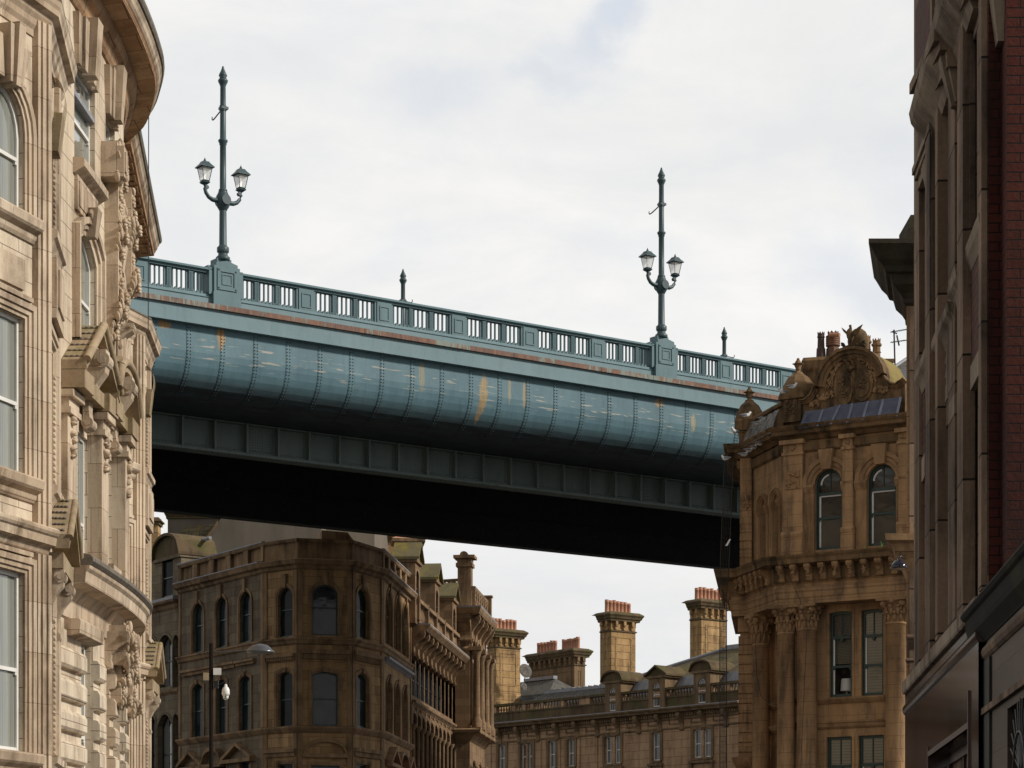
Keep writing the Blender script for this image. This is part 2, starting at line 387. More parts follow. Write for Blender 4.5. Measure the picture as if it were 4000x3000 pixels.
def dirmask(px, py, rx, ry, ang):
    """soft gap in the cloud cover centred on a direction of the sky"""
    az = (px - CX) / F; el = (HY - py) / F
    sx = nd('ShaderNodeSeparateXYZ'); nd.link(gen, sx.inputs[0])
    a = nd('ShaderNodeMath', operation='DIVIDE'); nd.link(sx.outputs[0], a.inputs[0]); nd.link(sx.outputs[1], a.inputs[1])
    e = nd('ShaderNodeMath', operation='DIVIDE'); nd.link(sx.outputs[2], e.inputs[0]); nd.link(sx.outputs[1], e.inputs[1])
    cb = nd('ShaderNodeCombineXYZ'); nd.link(a.outputs[0], cb.inputs[0]); nd.link(e.outputs[0], cb.inputs[1])
    wob = nd('ShaderNodeTexNoise', Scale=14.0, Detail=5, Roughness=.6); nd.link(cb.outputs[0], wob.inputs['Vector'])
    mv = nd('ShaderNodeVectorMath', operation='MULTIPLY_ADD'); nd.link(wob.outputs['Color'], mv.inputs[0]); mv.inputs[1].default_value = (.07, .07, 0); nd.link(cb.outputs[0], mv.inputs[2])
    mp = nd('ShaderNodeMapping', vector_type='TEXTURE'); mp.inputs['Location'].default_value = (az + .035, el + .035, 0)
    mp.inputs['Rotation'].default_value = (0, 0, radians(ang)); mp.inputs['Scale'].default_value = (rx / F, ry / F, 1); nd.link(mv.outputs[0], mp.inputs[0])
    ln = nd('ShaderNodeVectorMath', operation='LENGTH'); nd.link(mp.outputs[0], ln.inputs[0])
    pos = nd('ShaderNodeMath', operation='GREATER_THAN'); nd.link(sx.outputs[1], pos.inputs[0]); pos.inputs[1].default_value = .05
    r = nd('ShaderNodeMapRange', interpolation_type='SMOOTHSTEP'); nd.link(ln.outputs['Value'], r.inputs[0]); r.inputs[1].default_value = 1.0; r.inputs[2].default_value = 0.0
    m = nd('ShaderNodeMath', operation='MULTIPLY'); nd.link(r.outputs[0], m.inputs[0]); nd.link(pos.outputs[0], m.inputs[1]); return m.outputs[0]
acc = None
for a in ((2150, 290, 420, 130, 12, .5), (2450, 80, 560, 150, 20, .8), (1720, 370, 420, 190, 10, .4), (3330, 1080, 460, 260, -30, .5), (3560, 640, 380, 330, 30, .3), (1250, 120, 700, 260, 10, .22), (2500, 1010, 420, 170, -10, .25), (1600, 960, 300, 120, 0, .2)):
    k = nd('ShaderNodeMath', operation='MULTIPLY'); nd.link(dirmask(*a[:5]), k.inputs[0]); k.inputs[1].default_value = a[5]
    if acc is None: acc = k.outputs[0]
    else:
        q = nd('ShaderNodeMath', operation='MAXIMUM'); nd.link(acc, q.inputs[0]); nd.link(k.outputs[0], q.inputs[1]); acc = q.outputs[0]
mp = nd('ShaderNodeMapping'); mp.inputs['Scale'].default_value = (1, 1, 2.2); nd.link(gen, mp.inputs[0])
cn = noise(nd, mp.outputs[0], 3.2, 7, .62, .6); cn2 = noise(nd, mp.outputs[0], 11.0, 8, .62, .5)
cloud = mix(nd, ramp(nd, cn, [(.38, 0.), (.62, 1.)]), (.84, .84, .83), (.95, .94, .92))
cloud = mix(nd, ramp(nd, cn2, [(.36, .55), (.6, 0.)]), cloud, (.76, .78, .81))
skm = nd('ShaderNodeVectorMath', operation='SCALE'); nd.link(sky.outputs[0], skm.inputs[0]); skm.inputs['Scale'].default_value = .1
blue = mix(nd, .88, skm.outputs[0], (.71, .765, .85))
col = mix(nd, acc, cloud, blue)
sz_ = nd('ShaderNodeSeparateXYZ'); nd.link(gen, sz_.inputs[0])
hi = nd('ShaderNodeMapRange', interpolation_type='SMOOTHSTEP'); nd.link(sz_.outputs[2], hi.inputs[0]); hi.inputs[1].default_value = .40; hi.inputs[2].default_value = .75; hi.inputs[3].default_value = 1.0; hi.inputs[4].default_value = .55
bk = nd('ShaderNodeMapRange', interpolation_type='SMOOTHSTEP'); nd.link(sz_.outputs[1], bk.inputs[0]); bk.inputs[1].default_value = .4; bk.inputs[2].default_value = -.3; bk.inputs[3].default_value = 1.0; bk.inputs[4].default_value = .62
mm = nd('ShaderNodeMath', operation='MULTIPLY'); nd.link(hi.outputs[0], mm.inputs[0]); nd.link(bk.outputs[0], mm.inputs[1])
sv = nd('ShaderNodeVectorMath', operation='SCALE'); nd.link(col, sv.inputs[0]); nd.link(mm.outputs[0], sv.inputs['Scale']); col = sv.outputs[0]      # sky dimmed overhead and behind, out of view, to cut fill light
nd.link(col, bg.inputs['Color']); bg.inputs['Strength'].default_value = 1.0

# ------------------------------------------------------------------ shared materials
M = {}
M['dark_room'] = plain('dark_room', (.012, .011, .01), .9)
M['asphalt'] = plain('asphalt', (.05, .05, .052), .95, bump=.3)
M['paving'] = stone('paving', (.2, .18, .15), (.15, .135, .115), .6, .6, amount=.3)
M['cream'] = stone('cream_sandstone', (.64, .535, .40), (.55, .435, .31), 1.15, .46, (.15, .10, .07), .009, (.16, .105, .065), .6, blockvar=(.72, .61, .47))
M['cream_trim'] = stone('cream_trim', (.635, .51, .375), (.51, .395, .28), blocks=True, bw=3.1, bh=.92, joint=(.17, .11, .08), mort=.006, stain=(.12, .08, .05), amount=.75)
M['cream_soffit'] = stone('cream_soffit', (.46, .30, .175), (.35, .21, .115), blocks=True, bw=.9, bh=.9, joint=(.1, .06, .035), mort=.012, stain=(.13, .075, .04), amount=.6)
M['gutter'] = plain('lead_gutter', (.10, .085, .065), .8, 0, (.20, .165, .12), 5, bump=.5)
M['white_paint'] = plain('white_paint', (.74, .73, .69), .5, 0, (.66, .64, .58), 2)
M['pane_curtain'] = glass('pane_curtain', (.16, .17, .15), (.22, .23, .20), .08, .1, curtain=(.30, .31, .27))
M['pane_dark'] = glass('pane_dark', (.012, .013, .014), (.03, .033, .033), .12, .12, spec=.22)
def dim_glass(m, f=.02, r=.08):
    nt = m.node_tree; nd = N(nt); b = nt.nodes['Principled BSDF']; b.inputs['Coat Weight'].default_value = 0; b.inputs['Specular IOR Level'].default_value = 0; b.inputs['IOR'].default_value = 1.01
    g = nd('ShaderNodeBsdfGlossy'); g.inputs['Roughness'].default_value = r; x = nd('ShaderNodeMixShader'); x.inputs[0].default_value = f
    nl = [l for l in nt.links if l.to_socket == b.inputs['Normal']]
    if nl: nd.link(nl[0].from_socket, g.inputs['Normal'])
    nd.link(b.outputs[0], x.inputs[1]); nd.link(g.outputs[0], x.inputs[2]); nd.link(x.outputs[0], nt.nodes['Material Output'].inputs['Surface'])
dim_glass(M['pane_dark']); DG = dim_glass
M['pane_blind'] = glass('pane_blind', (.03, .03, .026), None, .15, .1, blind=(.15, .135, .095), spec=.4)
M['pane_mid'] = glass('pane_mid', (.045, .05, .05), (.012, .013, .013), .12, .15, spec=.2); DG(M['pane_mid'], .04)
M['pane_far'] = glass('pane_far', (.03, .033, .035), None, .1, .1, curtain=(.2, .2, .18))
M['soot'] = stone('sooty_sandstone', (.47, .295, .14), (.34, .21, .10), 1.0, .4, (.05, .03, .02), .008, (.045, .028, .016), .55)
M['soot_trim'] = stone('sooty_trim', (.36, .23, .12), (.20, .125, .07), blocks=False, stain=(.03, .022, .014), amount=.7)
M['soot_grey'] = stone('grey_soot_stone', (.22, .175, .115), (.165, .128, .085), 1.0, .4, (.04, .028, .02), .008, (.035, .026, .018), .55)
M['arcade'] = stone('arcade_sandstone', (.28, .18, .10), (.20, .125, .068), 1.0, .4, (.08, .05, .03), .007, (.05, .03, .018), .5)
M['far_stone'] = stone('far_sandstone', (.42, .265, .155), (.32, .20, .115), 1.3, .55, (.12, .075, .045), .014, (.08, .045, .025), .5, blockvar=(.52, .345, .205))
M['far_trim'] = stone('far_trim', (.25, .165, .09), (.17, .11, .06), blocks=False, stain=(.05, .035, .02), amount=.7)
M['mossy'] = stone('mossy_stone', (.15, .105, .055), (.09, .06, .035), blocks=False, stain=(.035, .026, .015), amount=.7, moss=(.075, .075, .02))
M['chimney'] = stone('honey_ashlar', (.40, .245, .105), (.29, .175, .075), 1.15, .5, (.12, .075, .04), .02, (.07, .045, .025), .75, blockvar=(.56, .37, .18))
M['pot'] = plain('terracotta', (.52, .27, .175), .85, 0, (.40, .19, .115), 6, z=.4)
M['slate'] = stone('slate', (.15, .14, .12), (.11, .10, .09), .45, .22, (.05, .045, .04), .018, (.05, .05, .045), .5, bump=.5)
M['slate_moss'] = stone('mossy_slate', (.17, .14, .085), (.12, .10, .065), .45, .22, (.06, .05, .03), .02, (.08, .06, .03), .4, moss=(.17, .13, .03), bump=.5)
M['lead'] = plain('lead', (.20, .20, .22), .6, 0, (.30, .30, .32), 2.5, z=.3)
M['orange'] = stone('orange_sandstone', (.42, .25, .125), (.29, .175, .09), 1.3, .42, (.09, .052, .028), .005, (.085, .06, .04), .8, blockvar=(.50, .30, .15))
M['orange_trim'] = stone('orange_trim', (.42, .25, .125), (.26, .155, .078), blocks=False, stain=(.06, .038, .022), amount=.65)
M['orange_moss'] = stone('orange_mossy', (.28, .165, .08), (.14, .088, .044), blocks=False, stain=(.035, .026, .015), amount=.95, moss=None)
M['green_paint'] = plain('dark_green_paint', (.012, .045, .042), .4, 0, (.008, .03, .028))
M['brown_stone'] = stone('brown_soot_stone', (.34, .23, .15), (.18, .12, .08), 2.2, 1.1, (.025, .018, .013), .012, (.03, .022, .018), .9)
M['brown_pale'] = stone('brown_pale_stone', (.36, .275, .195), (.2, .15, .105), blocks=False, stain=(.045, .033, .024), amount=.8)  # paler brown stone for trim, hoods and keystones
M['brick'] = stone('red_brick', (.085, .015, .008), (.04, .009, .006), .235, .079, (.012, .007, .006), .007, (.02, .008, .006), .8, blockvar=(.115, .028, .015), rough=.8)
M['brick_dull'] = stone('dull_brick', (.13, .056, .04), (.085, .038, .028), .235, .079, (.035, .02, .016), .008, (.07, .04, .03), .4, rough=.85)
M['granite'] = None
M['render'] = plain('cement_render', (.17, .14, .105), .95, 0, (.12, .10, .075), 1.2, z=.25, bump=.2)
M['dormer_moss'] = stone('mossy_slab', (.16, .13, .07), (.12, .10, .05), blocks=False, stain=(.05, .05, .02), amount=.4, moss=(.20, .155, .03))
M['lamp_grey'] = plain('lamp_grey', (.10, .105, .115), .3, .3)
M['lamp_lens'] = plain('lamp_lens', (.14, .14, .14), .25)
M['camera_white'] = plain('camera_white', (.78, .77, .73), .35, 0, (.74, .73, .69))
M['cream_plastic'] = plain('cream_plastic', (.45, .36, .22), .5)
M['pane_clear'] = glass('pane_clear', (.02, .02, .02), spec=.3, rough=.03)
def thin(m, f):
    nt = m.node_tree; nd = N(nt); o = nt.nodes['Material Output']; src = o.inputs['Surface'].links[0].from_socket; t = nd('ShaderNodeBsdfTransparent'); x = nd('ShaderNodeMixShader'); x.inputs[0].default_value = f
    nd.link(t.outputs[0], x.inputs[1]); nd.link(src, x.inputs[2]); nd.link(x.outputs[0], o.inputs['Surface'])
thin(M['pane_clear'], .14)
M['blind_slat'] = plain('blind_slat', (.20, .175, .12), .6, 0, (.16, .14, .10))
M['film'] = plain('blue_film', (.07, .08, .135), .12, 0, (.13, .14, .20), 5, spec=.6); thin(M['film'], .62)
M['film_pale'] = plain('pale_film', (.24, .25, .32), .2, 0, (.20, .21, .28)); thin(M['film_pale'], .7)
M['film_thin'] = plain('thin_film', (.26, .27, .26), .2, 0, (.36, .37, .37), 3, spec=.6); thin(M['film_thin'], .4)
M['net_grey'] = plain('net_grey', (.05, .045, .04), .9)
M['gull_white'] = plain('gull_white', (.74, .74, .72), .8, 0, (.66, .66, .65)); M['gull_grey'] = plain('gull_grey', (.28, .29, .32), .8); M['beak'] = plain('beak', (.45, .38, .10), .6)
M['pot_dark'] = plain('pot_dark', (.085, .05, .042), .8, 0, (.06, .036, .03)); M['pot_brown'] = plain('pot_brown', (.19, .085, .045), .75, 0, (.07, .045, .035), 2)
M['ochre_stone'] = stone('ochre_stone', (.29, .215, .075), (.20, .15, .055), blocks=False, stain=(.07, .06, .02), amount=.4, moss=(.24, .19, .04))
M['brown_paint'] = plain('brown_paint', (.05, .018, .012), .4); M['mossy_dark'] = stone('mossy_dark', (.020, .017, .012), (.010, .009, .007), blocks=False, stain=(.006, .006, .005), amount=.6, moss=(.030, .027, .008))
M['entrance_stone'] = stone('entrance_stone', (.085, .055, .038), (.055, .037, .027), 1.1, .62, (.012, .01, .008), .006, (.04, .026, .02), .5, rough=.45)
M['pole_brown'] = plain('pole_brown', (.012, .008, .007), .85, spec=.1)
M['weed'] = plain('weed', (.22, .42, .03), .7)
M['mossy_brown'] = stone('mossy_brown', (.06, .045, .03), (.035, .028, .02), blocks=False, stain=(.02, .016, .01), amount=.6, moss=(.06, .055, .02))
M['black_stone'] = plain('black_stone', (.007, .007, .006), .7, 0, (.02, .02, .008), 3); M['iron_grey'] = plain('iron_grey', (.10, .095, .09), .6); M['gloss_black'] = plain('gloss_black', (.012, .012, .02), .12)
M['black_iron'] = plain('black_iron', (.012, .012, .014), .35, 0)
M['pigeon'] = plain('bird_grey', (.10, .10, .11), .8)

thin_done = 1
gr = MB(); gr.quad((-900, -400, 0), (900, -400, 0), (900, 2000, 0), (-900, 2000, 0)); tag(gr.build('road', M['asphalt']), kind='structure')
# ------------------------------------------------------------------ the steel bridge
def ell(nd, uv, cx, cy, rx, ry, wob=.5, sc=3.0):
    """ragged patch of its own shape at one place of a surface"""
    mp = nd('ShaderNodeMapping', vector_type='TEXTURE'); mp.inputs['Location'].default_value = (cx, cy, 0); mp.inputs['Scale'].default_value = (rx, ry, 1); nd.link(uv, mp.inputs[0])
    ln = nd('ShaderNodeVectorMath', operation='LENGTH'); nd.link(mp.outputs[0], ln.inputs[0])
    n = noise(nd, uv, sc, 5, .7); a = nd('ShaderNodeMath', operation='MULTIPLY_ADD'); nd.link(n, a.inputs[0]); a.inputs[1].default_value = wob * 2; nd.link(ln.outputs['Value'], a.inputs[2])
    r = nd('ShaderNodeMapRange', interpolation_type='SMOOTHSTEP'); nd.link(a.outputs[0], r.inputs[0]); r.inputs[1].default_value = 1.0 + wob; r.inputs[2].default_value = .55 + wob; return r.outputs[0]
def painted(name, c1, c2, rust=0.0, streak=0.0, rough=.55, spots=(), scratch=False, dirt=.35):
    m, nt, b = new_mat(name); nd = N(nt); ob = coords(nd); uv = coords(nd, (1, 1, 1), 'UV')
    col = mix(nd, ramp(nd, noise(nd, coords(nd, (1, 1, .35)), .9, 5, .65), [(.3, 0.), (.7, 1.)]), c1, c2)
    col = mix(nd, ramp(nd, noise(nd, coords(nd, (2.2, 2.2, .3)), 1.8, 6, .7), [(.5, 0.), (.75, dirt)]), col, tuple(x * .45 for x in c1))
    col = mix(nd, ramp(nd, noise(nd, ob, 7, 6, .75), [(.58, 0.), (.75, .35)]), col, (.26, .30, .30))
    if scratch:
        mp = nd('ShaderNodeMapping'); mp.inputs['Scale'].default_value = (.85, 8.5, 1); mp.inputs['Rotation'].default_value = (0, 0, .09); nd.link(uv, mp.inputs[0])
        sn = noise(nd, mp.outputs[0], 1.25, 3.5, .5, .25); s1 = ramp(nd, sn, [(.60, 0.), (.66, .8)])
        sy = nd('ShaderNodeSeparateXYZ'); nd.link(uv, sy.inputs[0])
        w = nd('ShaderNodeMapRange', interpolation_type='SMOOTHSTEP'); nd.link(sy.outputs[1], w.inputs[0]); w.inputs[1].default_value = .25; w.inputs[2].default_value = .55
        w2 = nd('ShaderNodeMapRange', interpolation_type='SMOOTHSTEP'); nd.link(sy.outputs[1], w2.inputs[0]); w2.inputs[1].default_value = 1.25; w2.inputs[2].default_value = 1.0
        k = nd('ShaderNodeMath', operation='MULTIPLY'); nd.link(w.outputs[0], k.inputs[0]); nd.link(w2.outputs[0], k.inputs[1])
        k2 = nd('ShaderNodeMath', operation='MULTIPLY'); nd.link(k.outputs[0], k2.inputs[0]); nd.link(s1, k2.inputs[1])
        col = mix(nd, k2.outputs[0], col, (.42, .39, .32))
        mp = nd('ShaderNodeMapping'); mp.inputs['Scale'].default_value = (.5, 3, 1); nd.link(uv, mp.inputs[0])   # shading of the curved underside painted in, mixed with grime
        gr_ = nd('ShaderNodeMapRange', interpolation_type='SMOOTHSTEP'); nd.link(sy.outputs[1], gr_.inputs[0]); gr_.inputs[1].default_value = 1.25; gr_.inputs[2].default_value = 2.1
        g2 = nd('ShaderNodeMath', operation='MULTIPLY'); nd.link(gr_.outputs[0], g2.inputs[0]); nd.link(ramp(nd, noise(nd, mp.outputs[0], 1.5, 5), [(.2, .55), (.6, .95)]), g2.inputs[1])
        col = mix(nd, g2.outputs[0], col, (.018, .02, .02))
    if rust:
        rn = noise(nd, coords(nd, (5, 5, .6)), 1.6, 6, .7, .3); r2 = noise(nd, ob, .5, 3)
        k = nd('ShaderNodeMath', operation='ADD'); nd.link(rn, k.inputs[0]); nd.link(r2, k.inputs[1])
        col = mix(nd, ramp(nd, k.outputs[0], [(1.02 - rust * .5, 0.), (1.12 - rust * .5, 1.)]), col, mix(nd, ramp(nd, rn, [(.4, 0.), (.6, 1.)]), (.085, .035, .022), (.20, .085, .04)))
    for cx, cy, rx, ry, c in spots: 
        em = nd('ShaderNodeMath', operation='MULTIPLY'); nd.link(ell(nd, uv, cx, cy, rx, ry, .8), em.inputs[0]); nd.link(ramp(nd, noise(nd, coords(nd, (9, .8, 1), 'UV'), 2, 4), [(.3, .25), (.6, .9)]), em.inputs[1]); col = mix(nd, em.outputs[0], col, c)
    nd.link(col, b.inputs['Base Color']); b.inputs['Roughness'].default_value = rough; b.inputs['Specular IOR Level'].default_value = .4
    bp = nd('ShaderNodeBump', Strength=.2, Distance=.02); nd.link(noise(nd, ob, 3, 5, .6), bp.inputs['Height']); nd.link(bp.outputs[0], b.inputs['Normal']); return m
dS = 18.36; GR = .0094; U0 = 10.0
BD = (.8045, .5937)
def bpt(s, W):
    s += .15; return (-9.25 + BD[0] * s - BD[1] * W, 76.2 + BD[1] * s + BD[0] * W)
BR = Path([bpt(-U0, 0), bpt(60, 0)], 21.2 - GR * U0, GR)
SE = 52.0                                             # last bay end
def S(px, W=0.0): return BR.u(px, -W) - U0
sp_r = (.52, .25, .05)
j0 = S(862, .2)
M['teal'] = painted('teal_paint', (.085, .155, .175), (.11, .19, .21), dirt=.4)
M['teal_pale'] = painted('pale_teal_paint', (.125, .205, .228), (.16, .245, .27), rust=.0, dirt=.3)
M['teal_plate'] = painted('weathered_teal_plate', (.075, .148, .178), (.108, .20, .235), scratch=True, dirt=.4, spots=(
    (j0 + U0 + .03, .28, .17, .42, (.50, .25, .04)), (S(640, .2) + U0, .12, .3, .16, (.45, .22, .04)),
    (S(1892, .2) + U0, .75, .2, .85, (.40, .26, .09)), (S(1880, .2) + U0, 1.5, .12, .5, (.30, .19, .08)), (S(1650, .2) + U0, .55, .16, .6, (.28, .24, .15)),
    (S(1992, .2) + U0, .6, .09, .5, (.33, .27, .16)), (S(2050, .2) + U0, .6, .09, .6, (.36, .28, .15)), (S(2575, .2) + U0, .2, .25, .22, (.38, .22, .07)), (S(2710, .2) + U0, .7, .14, .4, (.36, .30, .16))))
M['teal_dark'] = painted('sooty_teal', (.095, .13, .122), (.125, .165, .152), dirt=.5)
M['teal_black'] = painted('near_black_steel', (.007, .008, .008), (.011, .012, .011), dirt=.4)  # near-black colour so deck underside and far girder read as black
M['rusty'] = painted('rusty_edge', (.18, .22, .19), (.22, .24, .20), rust=.30)
M['lamp_teal'] = painted('lamp_teal', (.036, .066, .074), (.055, .09, .097), dirt=.4, rough=.45)
M['lantern_glass'] = plain('opal_glass', (.82, .82, .78), .2, 0, (.76, .76, .7))
thin(M['lantern_glass'], .45)
bridge = thing('road_bridge', 'weathered teal steel road bridge with a balustrade and bulging riveted side crossing above the street', 'bridge', loc=(0, 0, 0))
def U(s): return s + U0
# long members
def prism_s(name, mat, prof, s0=-U0, s1=58 - U0 + U0, closed=True, smooth=False):
    """prof: (W, z) outline run along the bridge"""
    mb = MB(); rings = [[BR.P(U(s), -w, z, 0) for w, z in prof] for s in (s0, s1)]
    mb.sweep(rings, smooth, closed); return mb.build(name, mat, bridge)
SR = 56.0
prism_s('fascia', M['teal_pale'], [(.04, -.16), (.04, -.66), (-.02, -.66), (-.02, -.71), (.22, -.71), (.22, -.16)], -U0, SR)
base = MB()
for s0, s1 in ((-U0, -.47), (.47, dS - .47), (dS + .47, SR)):
    base.sweep([[BR.P(U(s), -w, z, 0) for w, z in [(.12, 0.0), (.12, .20), (.09, .23), (.14, .26), (.14, .33), (.44, .33), (.44, 0.0)]] for s in (s0, s1)])
base.build('parapet_base', M['teal_pale'], bridge)
m = MB(); step = dS / 6; rnd = random.Random(3); s = -U0
while s < SR:
    e = min(s + rnd.uniform(1.2, 2.6), SR); o = rnd.uniform(-.012, .012)
    m.hexa([BR.P(U(s), .06 + o, -.16, 0), BR.P(U(e), .06 + o, -.16, 0), BR.P(U(e), -.3, -.16, 0), BR.P(U(s), -.3, -.16, 0), BR.P(U(s), .06 + o, .0, 0), BR.P(U(e), .06 + o, .0, 0), BR.P(U(e), -.3, -.003, 0), BR.P(U(s), -.3, -.003, 0)]); s = e + .006
m.build('rusty_ledge', M['rusty'], bridge)
# bulging side plates, one part per panel
curve = [(.22, -.71), (.22, -1.15), (.22, -1.55), (.24, -1.75), (.29, -1.98), (.37, -2.2), (.48, -2.4), (.62, -2.58), (.80, -2.72), (1.05, -2.83), (1.4, -2.90), (1.9, -2.94), (3.1, -2.96)]
arc = [0.0]
for a, b in zip(curve, curve[1:]): arc.append(arc[-1] + sqrt((a[0] - b[0]) ** 2 + (a[1] - b[1]) ** 2))
nb = dS / 15; k = -9
seams = []
while j0 + k * nb < SR:
    s0 = j0 + k * nb; s1 = s0 + nb; mb = MB()
    bulge = .012 * (1 if k % 2 else -1)
    if s0 >= -U0:
        NX = 3
        for i in range(len(curve) - 1):
            for t in range(NX):
                q = []
                for ss, ii in ((t, i), (t + 1, i), (t + 1, i + 1), (t, i + 1)):
                    f = ss / NX; q.append((BR.P(U(s0 + nb * f), -(curve[ii][0] + .018 * sin(pi * f) * sin(pi * ii / 12)), curve[ii][1], 0), (U(s0 + nb * f), arc[ii])))
                mb.add([a[0] for a in q], [(0, 1, 2, 3)], [[a[1] for a in q]], True)
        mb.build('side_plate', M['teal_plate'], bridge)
        seams.append(s0)
    k += 1
for s0 in seams:
    mb = MB(); w = .17
    off = .014
    rings = [[BR.P(U(s0 + x), -(c[0] - off), c[1] - off * .3, 0) for c in curve[:11]] for x in (0, w)]
    n = len(rings[0])
    for i in range(n - 1):
        mb.add([rings[0][i], rings[1][i], rings[1][i + 1], rings[0][i + 1]], [(0, 1, 2, 3)], [[(U(s0), arc[i]), (U(s0 + w), arc[i]), (U(s0 + w), arc[i + 1]), (U(s0), arc[i + 1])]], True)
    mb.add(rings[0] + [BR.P(U(s0), -(c[0] + .01), c[1], 0) for c in curve[:11]], [(i, i + 1, n + i + 1, n + i) for i in range(n - 1)])
    mb.add(rings[1] + [BR.P(U(s0 + w), -(c[0] + .01), c[1], 0) for c in curve[:11]], [(i, i + 1, n + i + 1, n + i) for i in range(n - 1)])
    rv = mb; t = .1
    while t < 2.75:
        i = next(q for q in range(len(arc) - 1) if arc[q + 1] > t); f = (t - arc[i]) / (arc[i + 1] - arc[i])
        cw = curve[i][0] + f * (curve[i + 1][0] - curve[i][0]); cz = curve[i][1] + f * (curve[i + 1][1] - curve[i][1])
        for x, dt in ((.035, 0), (.135, 0)): rv.ball(BR.P(U(s0 + x), -(cw - .02), cz, 0), (.021, .021, .021), 6, 3)
        t += .105
    mb.build('cover_strip', M['teal_plate'], bridge)
# main girders
for W, dr, nm in ((3.18, 1, 'near'), (13.9, -1, 'far')):
    g = MB(); s0, s1 = -U0, SR
    def bs(w0, w1, z0, z1, a=s0, b=s1): bx(g, BR, U(a), U(b), z0, z1, -w1, -w0, 0)
    zB = -3.98 if dr > 0 else -4.09
    bs(W, W + .03, zB, -.72)                         # web
    bs(W - .2 if dr > 0 else W - .05, W + .1 if dr > 0 else W + .2, -3.02, -2.97)
    bs(W - .26, W + .26, zB - .05, zB)
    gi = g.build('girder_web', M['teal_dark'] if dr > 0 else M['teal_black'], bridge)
    g = MB()
    bs(W - .08, W + .12, zB + .02, zB + .10); bs(W - .30, W + .30, zB - .10, zB - .055)
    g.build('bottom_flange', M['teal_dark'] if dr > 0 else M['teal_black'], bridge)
kk = 0; s = S(710, 3.0)
while s > -U0: s -= nb
s += nb
rvs = MB()
while s < SR:
    g = MB(); bx(g, BR, U(s - .012), U(s + .012), -3.98, -2.97, -3.18, -2.93, 0); bx(g, BR, U(s - .09), U(s - .012), -3.98, -2.97, -3.178, -3.155, 0)
    bx(g, BR, U(s - .04), U(s + .04), -3.98, -2.98, -2.93, -2.90, 0)
    bx(g, BR, U(s + .02), U(s + .12), -3.97, -3.86, -3.178, -3.10, 0)
    g.build('stiffener', M['teal_dark'], bridge)
    for i in range(9):
        u = s + nb * (i + .7) / 9.6
        for z in (-3.85, -3.92): rvs.ball(BR.P(U(u), -3.16 if z > -3.9 else -3.09, z, 0), .022, 6, 3)
    if kk % 7 == 3:
        for i in range(10):
            for j in range(9): rvs.ball(BR.P(U(s + .15 + i * .1), -3.16, -3.82 + j * .088, 0), .018, 5, 3)
    s += nb; kk += 1
tag(rvs.build('girder_rivets', M['teal_dark'], bridge), kind='stuff')
rvs = MB(); s = -2.0
while s < SR - 4:
    for w in (13.66, 13.78): rvs.ball(BR.P(U(s), -w, -4.20, 0), .028, 5, 3)
    for w in (2.93, 3.42): rvs.ball(BR.P(U(s), -w, -4.085, 0), .028, 5, 3)
    rvs.ball(BR.P(U(s), -14.16, -4.13, 0), .03, 5, 3)
    s += .13
tag(rvs.build('flange_rivets', M['teal_dark'], bridge), kind='stuff')
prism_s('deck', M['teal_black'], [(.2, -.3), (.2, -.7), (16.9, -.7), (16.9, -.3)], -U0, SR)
s = -8.0
while s < SR:
    g = MB(); bx(g, BR, U(s - .02), U(s + .02), -1.9, -.7, -13.9, -3.2, 0); bx(g, BR, U(s - .2), U(s + .2), -1.94, -1.9, -13.85, -3.25, 0); g.build('cross_girder', M['teal_black'], bridge); s += nb * 3
for w in (6.0, 8.5, 11.2):
    g = MB(); bx(g, BR, U(-U0), U(SR), -1.3, -.7, -w - .02, -w + .02, 0); bx(g, BR, U(-U0), U(SR), -1.33, -1.3, -w - .15, -w + .15, 0); g.build('deck_beam', M['teal_black'], bridge)
prism_s('far_parapet', M['teal_pale'], [(16.8, -.7), (16.8, .33), (16.85, 1.05), (17.0, 1.1), (17.1, .33), (17.1, -.7)], -U0, SR)
# handrail
m = MB()
for s0, s1 in ((-U0, -.44), (.44, dS - .44), (dS + .44, SR)):
    m.sweep([[BR.P(U(s), -w, z, 0) for w, z in [(.14, 1.02), (.14, 1.06), (.06, 1.10), (.06, 1.14), (.11, 1.18), (.40, 1.18), (.45, 1.14), (.45, 1.10), (.37, 1.06), (.37, 1.02)]] for s in (s0, s1)])
m.build('handrail', M['teal'], bridge)
